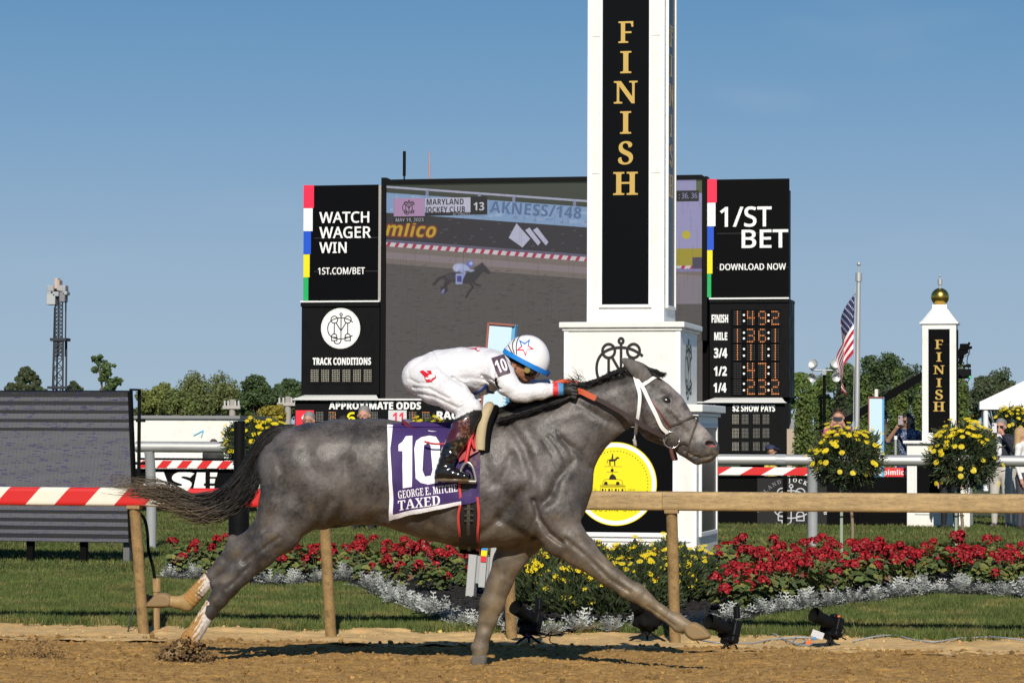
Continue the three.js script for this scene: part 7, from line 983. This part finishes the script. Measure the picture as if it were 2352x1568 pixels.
  const S = (pts) => new THREE.Shape(pts.map(([x, y]) => new THREE.Vector2(x, y))); const mk = (name, pts, m, off) => inJockey(add(name, drape(S(pts), (x, y) => onJ(x, y, off)), m, jockey));
  const gridPatch = (name, c, m, off, n = 8) => inJockey(add(name, patch(c, n, n, (x, y) => onJ(x, y, off)), m, jockey));
  const numTex = canvasTexture(256, 288, (g, w, h) => { g.fillStyle = '#54404f'; g.fillRect(0, 0, w, h); g.fillStyle = '#f2f0f0'; g.font = 'bold 250px sans-serif'; g.textAlign = 'center'; g.setTransform(.86, 0, 0, 1, 18, 0); g.fillText('10', 128, 238, 256); g.setTransform(1, 0, 0, 1, 0, 0); });
  { const c = [[1128, 823], [1157, 814], [1172, 856], [1145, 865]], g = patch(c, 8, 10, (x, y) => onJ(x, y, .005)); const u = g.attributes.uv; for (let j = 0, k = 0; j <= 10; j++) for (let i = 0; i <= 8; i++, k++) u.setXY(k, i / 8, 1 - j / 10); inJockey(add('arm_number', g, mat([1, 1, 1], .6, { map: numTex }), jockey)); }
  { const a = onJ(1139, 870), b = onJ(1150, 868), c = onJ(1143, 886); inJockey(add('arm_band', tube([onJ(1140, 866, .003), onJ(1141, 878, .003), onJ(1147, 890, .003)], .0085, 14, 7), mBlackMatte, jockey)); }
  mk('back_star', [[1068, 801], [1090, 800], [1098, 797], [1108, 796], [1102, 806], [1097, 808], [1090, 802]], mStarRed, .004);
  for (const [a, b] of [[[1088, 905], [1106, 896]], [[1106, 896], [1117, 884]], [[1117, 884], [1120, 899]], [[1120, 899], [1133, 901]]]) inJockey(add('chest_star', tube([onJ(a[0], a[1], .001), onJ((a[0] + b[0]) / 2, (a[1] + b[1]) / 2, .002), onJ(b[0], b[1], .001)], .0085, 8, 6), mat([.02, .055, .26], .6), jockey));
  mk('hip_emblem', [[964, 853], [972, 851], [986, 860], [984, 867], [976, 866]], mat([.62, .01, .02], .5), .004); mk('hip_emblem', [[980, 852], [990, 852], [992, 859], [986, 860]], mat([.62, .01, .02], .5), .004); mk('hip_emblem', [[975, 868], [988, 859], [1000, 862], [1002, 868], [992, 876], [980, 878]], mat([.55, .01, .02], .5), .0035); mk('hip_emblem', [[977, 869], [988, 861], [998, 862], [999, 867], [988, 871], [981, 872]], mat([.78, .77, .78], .5), .0055);
}

// ------------------------------------------------------------------ people across the turf
function person(o) {
  const p = PY(o.px, 1003 + FOCAL * EYE / o.dist, 0), t = thing('person', o.label, 'person', p, o.turn || 0), H = o.h, R = (v) => v * H, sit = o.pose === 'sit', dy = sit ? o.seat - .50 * H : 0, fem = o.fem ? .92 : 1;
  const v = (x, y, z = 0) => V(x * H, y * H + (y > .45 ? dy : 0), z * H), B = []; const b = (k, a, c, r0, r1, w0 = r0, w1 = r1) => B.push({ k, s: bone(a, c, r0 * H, r1 * H, w0 * H, w1 * H) });
  for (const s of [-1, 1]) {
    if (sit) { const hy = o.seat + .02; b('bottom', V(s * .055 * H, hy, 0), V(s * .07 * H, hy, .24 * H), .05, .038); b('bottom', V(s * .07 * H, hy, .24 * H), V(s * .07 * H, .06, .22 * H), .036, .026); b('shoe', V(s * .07 * H, .03, .20 * H), V(s * .07 * H, .025, .30 * H), .022, .018); }
    else { b('bottom', v(s * .05, .50), v(s * .058, .28, .008), .056, .040); b('bottom', v(s * .058, .28, .008), v(s * .062, .055, -.008), .038, .027); b('shoe', v(s * .062, .022, -.015), v(s * .07, .016, .07), .024, .019); }
    const sh = v(s * .098 * fem, .805, -.005), P = (o.arms || {})[s] || 'down'; let e, w, h; if (P === 'down') { e = v(s * .128, .635, -.015); w = v(s * .125, .50, .03); h = v(s * .12, .455, .04); } else if (P === 'phone') { e = v(s * .14, .70, .075); w = v(s * .055, .845, .135); h = v(s * .035, .885, .145); } else { e = v(s * .175, .735, .05); w = v(s * .085, .865, .12); h = v(s * .05, .90, .125); }
    b(o.sleeve === 'long' ? 'top' : 'arm', sh, e, .036 * fem, .027 * fem); b(o.sleeve === 'long' ? 'top' : 'skin', e, w, .025 * fem, .017); b('skin', w, h, .016, .019);
    for (let i = 0; i < 4; i++) b('skin', h.clone().add(V(0, (i - 1.5) * .011 * H, .004 * H)), h.clone().add(V(-s * (P === 'down' ? .004 : .02) * H, (i - 1.5) * .011 * H - (P === 'down' ? .03 * H : 0), .01 * H)), .0058, .005);
    b('top', v(s * .05, .80), sh, .04, .038 * fem);
  }
  b('bottom', v(0, .535), v(0, .50), .068, .068, .058, .058); b('top', v(0, .56), v(0, .68), .070 * fem, .078 * fem, .052, .058); b('top', v(0, .68), v(0, .78), .088 * fem, .095 * fem, .06, .055); b('skin', v(0, .81), v(0, .87, .008), .034, .030); b('head', v(0, .925, -.005), v(0, .945, -.012), .046, .046, .056, .058); b('head', v(0, .905, .012), v(0, .892, .022), .038, .026, .044, .030); b('head', v(0, .925, .052), v(0, .908, .064), .006, .0085); b('head', v(-.048, .918, 0), v(-.047, .908, 0), .009, .007); b('head', v(.048, .918, 0), v(.047, .908, 0), .009, .007);
  if (o.hair) b('hair', v(0, .95, -.02), v(0, .955, -.012), .052, .047, .056, .052);
  if (o.long) { b('hair', v(-.03, .93, -.03), v(-.05, .80, -.035), .04, .03); b('hair', v(.03, .93, -.03), v(.05, .80, -.035), .04, .03); b('hair', v(0, .95, -.03), v(0, .79, -.05), .05, .045); }
  const K = { bottom: .03, top: .03, arm: .02, skin: .015, head: .02, hair: .012, shoe: .012 }, D = (x, y, z) => { let d = 9; for (const q of B) { const far = Math.hypot(x - q.s.cx, y - q.s.cy, z - q.s.cz) - q.s.R; if (far > d + .05) continue; d = smin(d, far > .2 ? far : boneD(x, y, z, q.s), K[q.k]); } return d; };
  const seed = o.px; const col = (x, y, z) => { let best = 9, k = 'top'; for (const q of B) { const d = boneD(x, y, z, q.s) - (q.k === 'hair' ? .004 : 0); if (d < best) { best = d; k = q.k; } } if (k === 'head' || k === 'skin') { if (k === 'head') { const yy = (y - dy) / H; if (yy > .888 && yy < .892 && z > .03 * H) return [.30, .12, .10]; if (!o.sun && Math.abs(yy - .922) < .004 && z > .035 * H && Math.abs(Math.abs(x) - .02 * H) < .008 * H) return [.05, .03, .025]; } return o.skin; } if (k === 'top' && o.floral) { const n = N(x * 38 + seed, y * 38, z * 38); return n > .25 ? o.floral : o.top; } if (k === 'top' && o.shirt && Math.abs(x) < .022 * H * clamp(((y - dy) / H - .60) * 7 + .3) && z > .03 * H) return o.shirt; if (k === 'arm') return y > (.70 * H + dy) ? o.top : o.skin; return o[k] || o.top; };
  const hh = (sit ? o.seat + .52 * H : H) + .03; add('body', surface(D, [-.24 * H, -.02, -.14 * H], [.24 * H, hh, .34 * H], .0135, col), VC(.75), t);
  const hy = H * .945 + dy; 
  if (o.sun) add('sunglasses', merge([rbox(.036 * H, .018 * H, .01, .004, -.021 * H, .923 * H + dy, .058 * H), rbox(.036 * H, .018 * H, .01, .004, .021 * H, .923 * H + dy, .058 * H), box(.1 * H, .004, .004, 0, .927 * H + dy, .056 * H)]), phys([.01, .01, .012], .1, { clearcoat: 1 }), t);
  if (o.glasses) add('glasses', merge([put(new THREE.TorusGeometry(.017 * H, .0025, 6, 14), -.021 * H, .922 * H + dy, .06 * H), put(new THREE.TorusGeometry(.017 * H, .0025, 6, 14), .021 * H, .922 * H + dy, .06 * H)]), mBlackMatte, t);
  if (o.headSun) add('sunglasses', merge([rbox(.034 * H, .018 * H, .01, .004, -.02 * H, .985 * H, .03 * H, -.6), rbox(.034 * H, .018 * H, .01, .004, .02 * H, .985 * H, .03 * H, -.6)]), phys([.015, .012, .012], .15), t);
  if (o.phone) { const q = v(o.phone.x || 0, o.phone.y || .9, .16), w = o.phone.wide ? .15 : .075, h2 = o.phone.wide ? .075 : .15, g = add('phone', rbox(w, h2, .009, .004, 0, 0, 0), mat(o.phone.c, .35), t); g.position.copy(q); const lens = add('camera_lenses', merge([[-.3, .36], [-.3, .22], [-.12, .29]].map(([a, c]) => cyl(.008, .008, .004, 10, a * w, (o.phone.wide ? a * -1 : c) * h2, .006, Math.PI / 2))), mBlackMatte, g); }
  if (o.cap) add('cap', merge([put(new THREE.SphereGeometry(.06 * H, 18, 8, 0, 6.3, 0, 1.55), 0, .948 * H + dy, -.008 * H, 0, 0, 0, V(1, .85, 1.12)), put(new THREE.CylinderGeometry(.05 * H, .05 * H, .006, 18), .0, .952 * H + dy, .07 * H, .2)]), mat(o.cap, .8), t);
  if (o.strap) add('bag_strap', tube([v(-.07, .80, .06), v(-.02, .70, .085), v(.04, .60, .08)], .012, 12, 5), mBlackMatte, t);
  if (o.collar) add('collar', merge([box(.05 * H, .02 * H, .02, -.03 * H, .825 * H, .045 * H, 0, 0, -.6), box(.05 * H, .02 * H, .02, .03 * H, .825 * H, .045 * H, 0, 0, .6)]), mat(o.collar, .7), t);
  return t;
}
const skinA = [.50, .26, .18], skinB = [.36, .19, .12], grey = [.20, .19, .185], dark = [.02, .015, .013];
person({ label: 'grey-haired man with glasses behind the horse, before the red tile of the board', px: 707, dist: 42, h: 1.745, skin: skinA, hair: grey, top: [.10, .11, .14], bottom: [.05, .05, .06], shoe: dark, sleeve: 'long', glasses: true });
person({ label: 'smiling grey-haired man in white jacket and red collar behind the horse', px: 834, dist: 42, h: 1.835, skin: skinA, hair: grey, top: [.62, .62, .64], shirt: [.5, .04, .1], bottom: [.06, .06, .07], shoe: dark, sleeve: 'long', collar: [.5, .04, .10] });
person({ label: 'dark-haired person half hidden behind the horse, left of the yellow six', px: 786, dist: 44, h: 1.70, skin: skinB, hair: dark, top: [.05, .05, .06], bottom: dark, shoe: dark, sleeve: 'long' });
person({ label: 'woman in a pink floral top photographing with both hands above the topiary', px: 1926, dist: 45, h: 1.86, fem: true, skin: skinA, hair: [.09, .04, .02], top: [.55, .08, .16], floral: [.7, .4, .35], bottom: [.1, .1, .14], shoe: dark, arms: { '-1': 'phone', 1: 'phone' }, phone: { x: 0, y: .905, wide: true, c: [.03, .03, .035] }, headSun: true });
person({ label: 'dark-haired woman in a navy floral dress holding up a phone by the small finish post', px: 2084, dist: 45.5, h: 1.80, fem: true, skin: skinB, hair: dark, long: true, top: [.015, .03, .09], floral: [.28, .34, .45], bottom: [.02, .03, .08], shoe: dark, arms: { '-1': 'high', 1: 'down' }, phone: { x: -.055, y: .93, c: [.35, .28, .30] }, sun: true, strap: true });
person({ label: 'grey-haired man in dark suit jacket and pale trousers filming at the far right', px: 2300, dist: 43, h: 1.70, turn: -.25, skin: skinA, hair: grey, top: [.012, .014, .028], shirt: [.7, .7, .72], bottom: [.50, .46, .41], shoe: [.1, .08, .07], sleeve: 'long', arms: { '-1': 'phone', 1: 'phone' }, phone: { x: -.02, y: .91, c: [.7, .7, .72] }, sun: true });
person({ label: 'blonde woman in a white top at the right edge of the picture', px: 2350, dist: 42, h: 1.56, fem: true, turn: 1.2, skin: skinA, hair: [.42, .27, .13], long: true, top: [.72, .70, .68], bottom: [.05, .05, .06], shoe: dark, sleeve: 'long' });
person({ label: 'man in a navy cap sitting low before the pays board', px: 1772, dist: 55, h: 1.62, pose: 'sit', seat: .44, turn: 1.2, skin: skinB, hair: dark, top: [.6, .5, .1], bottom: dark, shoe: dark, cap: [.02, .03, .08] });
person({ label: 'person with sunglasses sitting in the white chairs before the cabin', px: 488, dist: 61.5, h: 1.7, pose: 'sit', seat: .46, skin: skinA, hair: [.08, .04, .03], top: [.03, .03, .03], bottom: dark, shoe: dark, sun: true });
person({ label: 'person in a dark suit almost hidden behind the right topiary', px: 2183, dist: 42.4, h: 1.50, skin: skinA, hair: dark, top: [.012, .012, .016], bottom: [.01, .01, .012], shoe: dark, sleeve: 'long' });

// ------------------------------------------------------------------ remote cameras on the sand
const mCam = phys([.005, .005, .0055], .5, { specularIntensity: .35 }), mRubber = phys([.005, .005, .005], .85, { specularIntensity: .3 }), mGlassLens = phys([.01, .012, .02], .05, { clearcoat: 1 });
function remoteCamera(label, px, py, hgt, dir, o = {}) {
  const p = GP(px, py), t = thing('remote_camera', label, 'camera', p, 0, 'remote cameras along the rail'), s = o.s || 1; const head = V(0, hgt, 0), legs = [];
  for (const a of [.4, 2.5, 4.6]) { const L = o.reach || .05; add('tripod_leg', rod(V(Math.cos(a) * L, .004, Math.sin(a) * L), V(Math.cos(a) * .012, hgt * .5, Math.sin(a) * .012), .008, .010, 8), mCam, t); }
  add('ball_head', merge([cyl(.022, .02, hgt * .42, 14, 0, hgt * .55, 0), ball(.022, 0, hgt * .78, 0, 14), rod(V(.02, hgt * .6, 0), V(.055, hgt * .6, .01), .008, .01, 8), cyl(.03, .03, .014, 16, 0, hgt * .92, 0)]), mCam, t); if (o.band) add('band', cyl(.0235, .0235, .014, 14, 0, hgt * .5, 0), mat(o.band, .5), t);
  const q = new THREE.Quaternion().setFromUnitVectors(V(0, 0, 1), dir.clone().normalize()), up = V(0, 1, 0).applyQuaternion(q); const G = (name, g, m) => { const k = add(name, g, m, t); k.quaternion.copy(q); k.position.copy(head).addScaledVector(up, .055 * s); return k; };
  G('body', merge([rbox(.145 * s, .105 * s, .062 * s, .014, 0, 0, -.02), rbox(.06 * s, .035 * s, .06 * s, .012, 0, .062 * s, -.012), rbox(.035 * s, .10 * s, .04 * s, .014, -.068 * s, -.004, .014), rbox(.145 * s, .045 * s, .062 * s, .012, 0, -.07 * s, -.02), cyl(.012, .012, .012, 12, .05 * s, .058 * s, -.01)]), mCam);
  G('lens', merge([cyl(.043 * s, .041 * s, .10 * s, 24, 0, 0, .06 * s, Math.PI / 2), cyl(.045 * s, .045 * s, .03 * s, 24, 0, 0, .075 * s, Math.PI / 2)]), mCam); G('lens_hood', lathe([[.042 * s, 0], [.054 * s, .075 * s], [.051 * s, .075 * s], [.038 * s, 0]], 24).rotateX(Math.PI / 2).translate(0, 0, .108 * s), mRubber); G('front_glass', new THREE.SphereGeometry(.038 * s, 18, 8, 0, 6.3, 0, 1.2).rotateX(Math.PI / 2).scale(1, 1, .3).translate(0, 0, .106 * s), mGlassLens);
  if (o.radio) G('radio', merge([rbox(.045, .085, .03, .006, .02, .13 * s, -.02, .3), rod(V(.02, .16, -.02), V(.03, .21, -.03), .005)]), mCam);
  if (o.cloth) { const R = rng(3), g = new THREE.SphereGeometry(.11, 26, 18); const pp = g.attributes.position; for (let i = 0; i < pp.count; i++) { const a = V(pp.getX(i), pp.getY(i), pp.getZ(i)), k = 1 + .22 * N(a.x * 16, a.y * 9, a.z * 16) + (a.y < -.04 ? .18 : 0); pp.setXYZ(i, a.x * k * .92, a.y * k * 1.05, a.z * k * .9); } g.computeVertexNormals(); add('rain_cover', g.translate(0, hgt + .07, -.01), mRubber, t); }
  if (o.tag) { add('paper_tag', rbox(.085, .05, .004, .001, -.085, hgt - .015, .07, .2, 0, -.35), mat([.62, .62, .64], .7), t); add('tape', rbox(.035, .022, .006, .002, -.145, hgt - .07, .08, 0, 0, .5), mat([.75, .13, .03], .6), t); add('tape', rbox(.024, .018, .006, .002, -.105, hgt - .042, .08, 0, 0, .5), mat([.03, .25, .6], .6), t); add('label', rbox(.02, .012, .004, .001, .06, hgt + .11, .02), mat([.75, .13, .03], .6), t); add('hanging_cables', tube([V(.07, hgt + .06, .02), V(.10, hgt + .01, .03), V(.08, hgt - .03, .04), V(.11, hgt - .05, .03)], .005, 16, 5), mCam, t); }
  if (o.wire) add('wire', tube(o.wire.map(([x, y, z]) => V(x, y, z)), .004, 30, 5), mRubber, t);
}
remoteCamera('remote camera with a purple band on its stand, left of the forelegs', 1214, 1478, .115, V(-.45, .55, .75), { band: [.12, .03, .14], reach: .10, s: 1.05, radio: true, wire: [[.02, .1, .05], [.12, .05, .06], [.17, .1, .05], [.16, .02, .05], [.22, .005, .06], [.1, .005, .07]] });
remoteCamera('remote camera under a black cover on a spread tripod, behind the raised foreleg', 1487, 1472, .13, V(-.4, .5, .7), { cloth: true, reach: .15 });
remoteCamera('remote camera with an upright receiver, just right of the raised forehoof', 1672, 1492, .085, V(-.72, .34, .6), { radio: true, s: 1.0 });
remoteCamera('remote camera with a white paper tag and orange tape, farthest right', 1908, 1489, .115, V(-.66, .42, .62), { tag: true, s: 1.0 });
{
  const C = (pts) => tube(pts.map(([x, y]) => { const p = GP(x, y); p.y = sandY(p.x, p.z) + .012; return p; }), .0055, pts.length * 8, 6), m = mat([.33, .35, .38], .55);
  tag(add('cable', C([[1600, 1474], [1650, 1483], [1728, 1480], [1779, 1470], [1843, 1467], [1880, 1470]]), m), 'grey cable lying on the sand between the two right cameras', 'cable');
  tag(add('cable', C([[1706, 1456], [1734, 1449], [1773, 1460], [1800, 1470], [1830, 1482], [1850, 1476], [1842, 1464], [1828, 1468], [1835, 1484], [1870, 1487]]), m), 'grey cable looping over the sand left of the tagged camera', 'cable');
  tag(add('cable', C([[1960, 1474], [2003, 1470], [2054, 1462], [2099, 1472], [2144, 1478], [2208, 1467], [2266, 1467], [2320, 1477], [2420, 1484]]), m), 'grey cable running along the grass edge at the right', 'cable');
}

renderer.render(scene, camera);
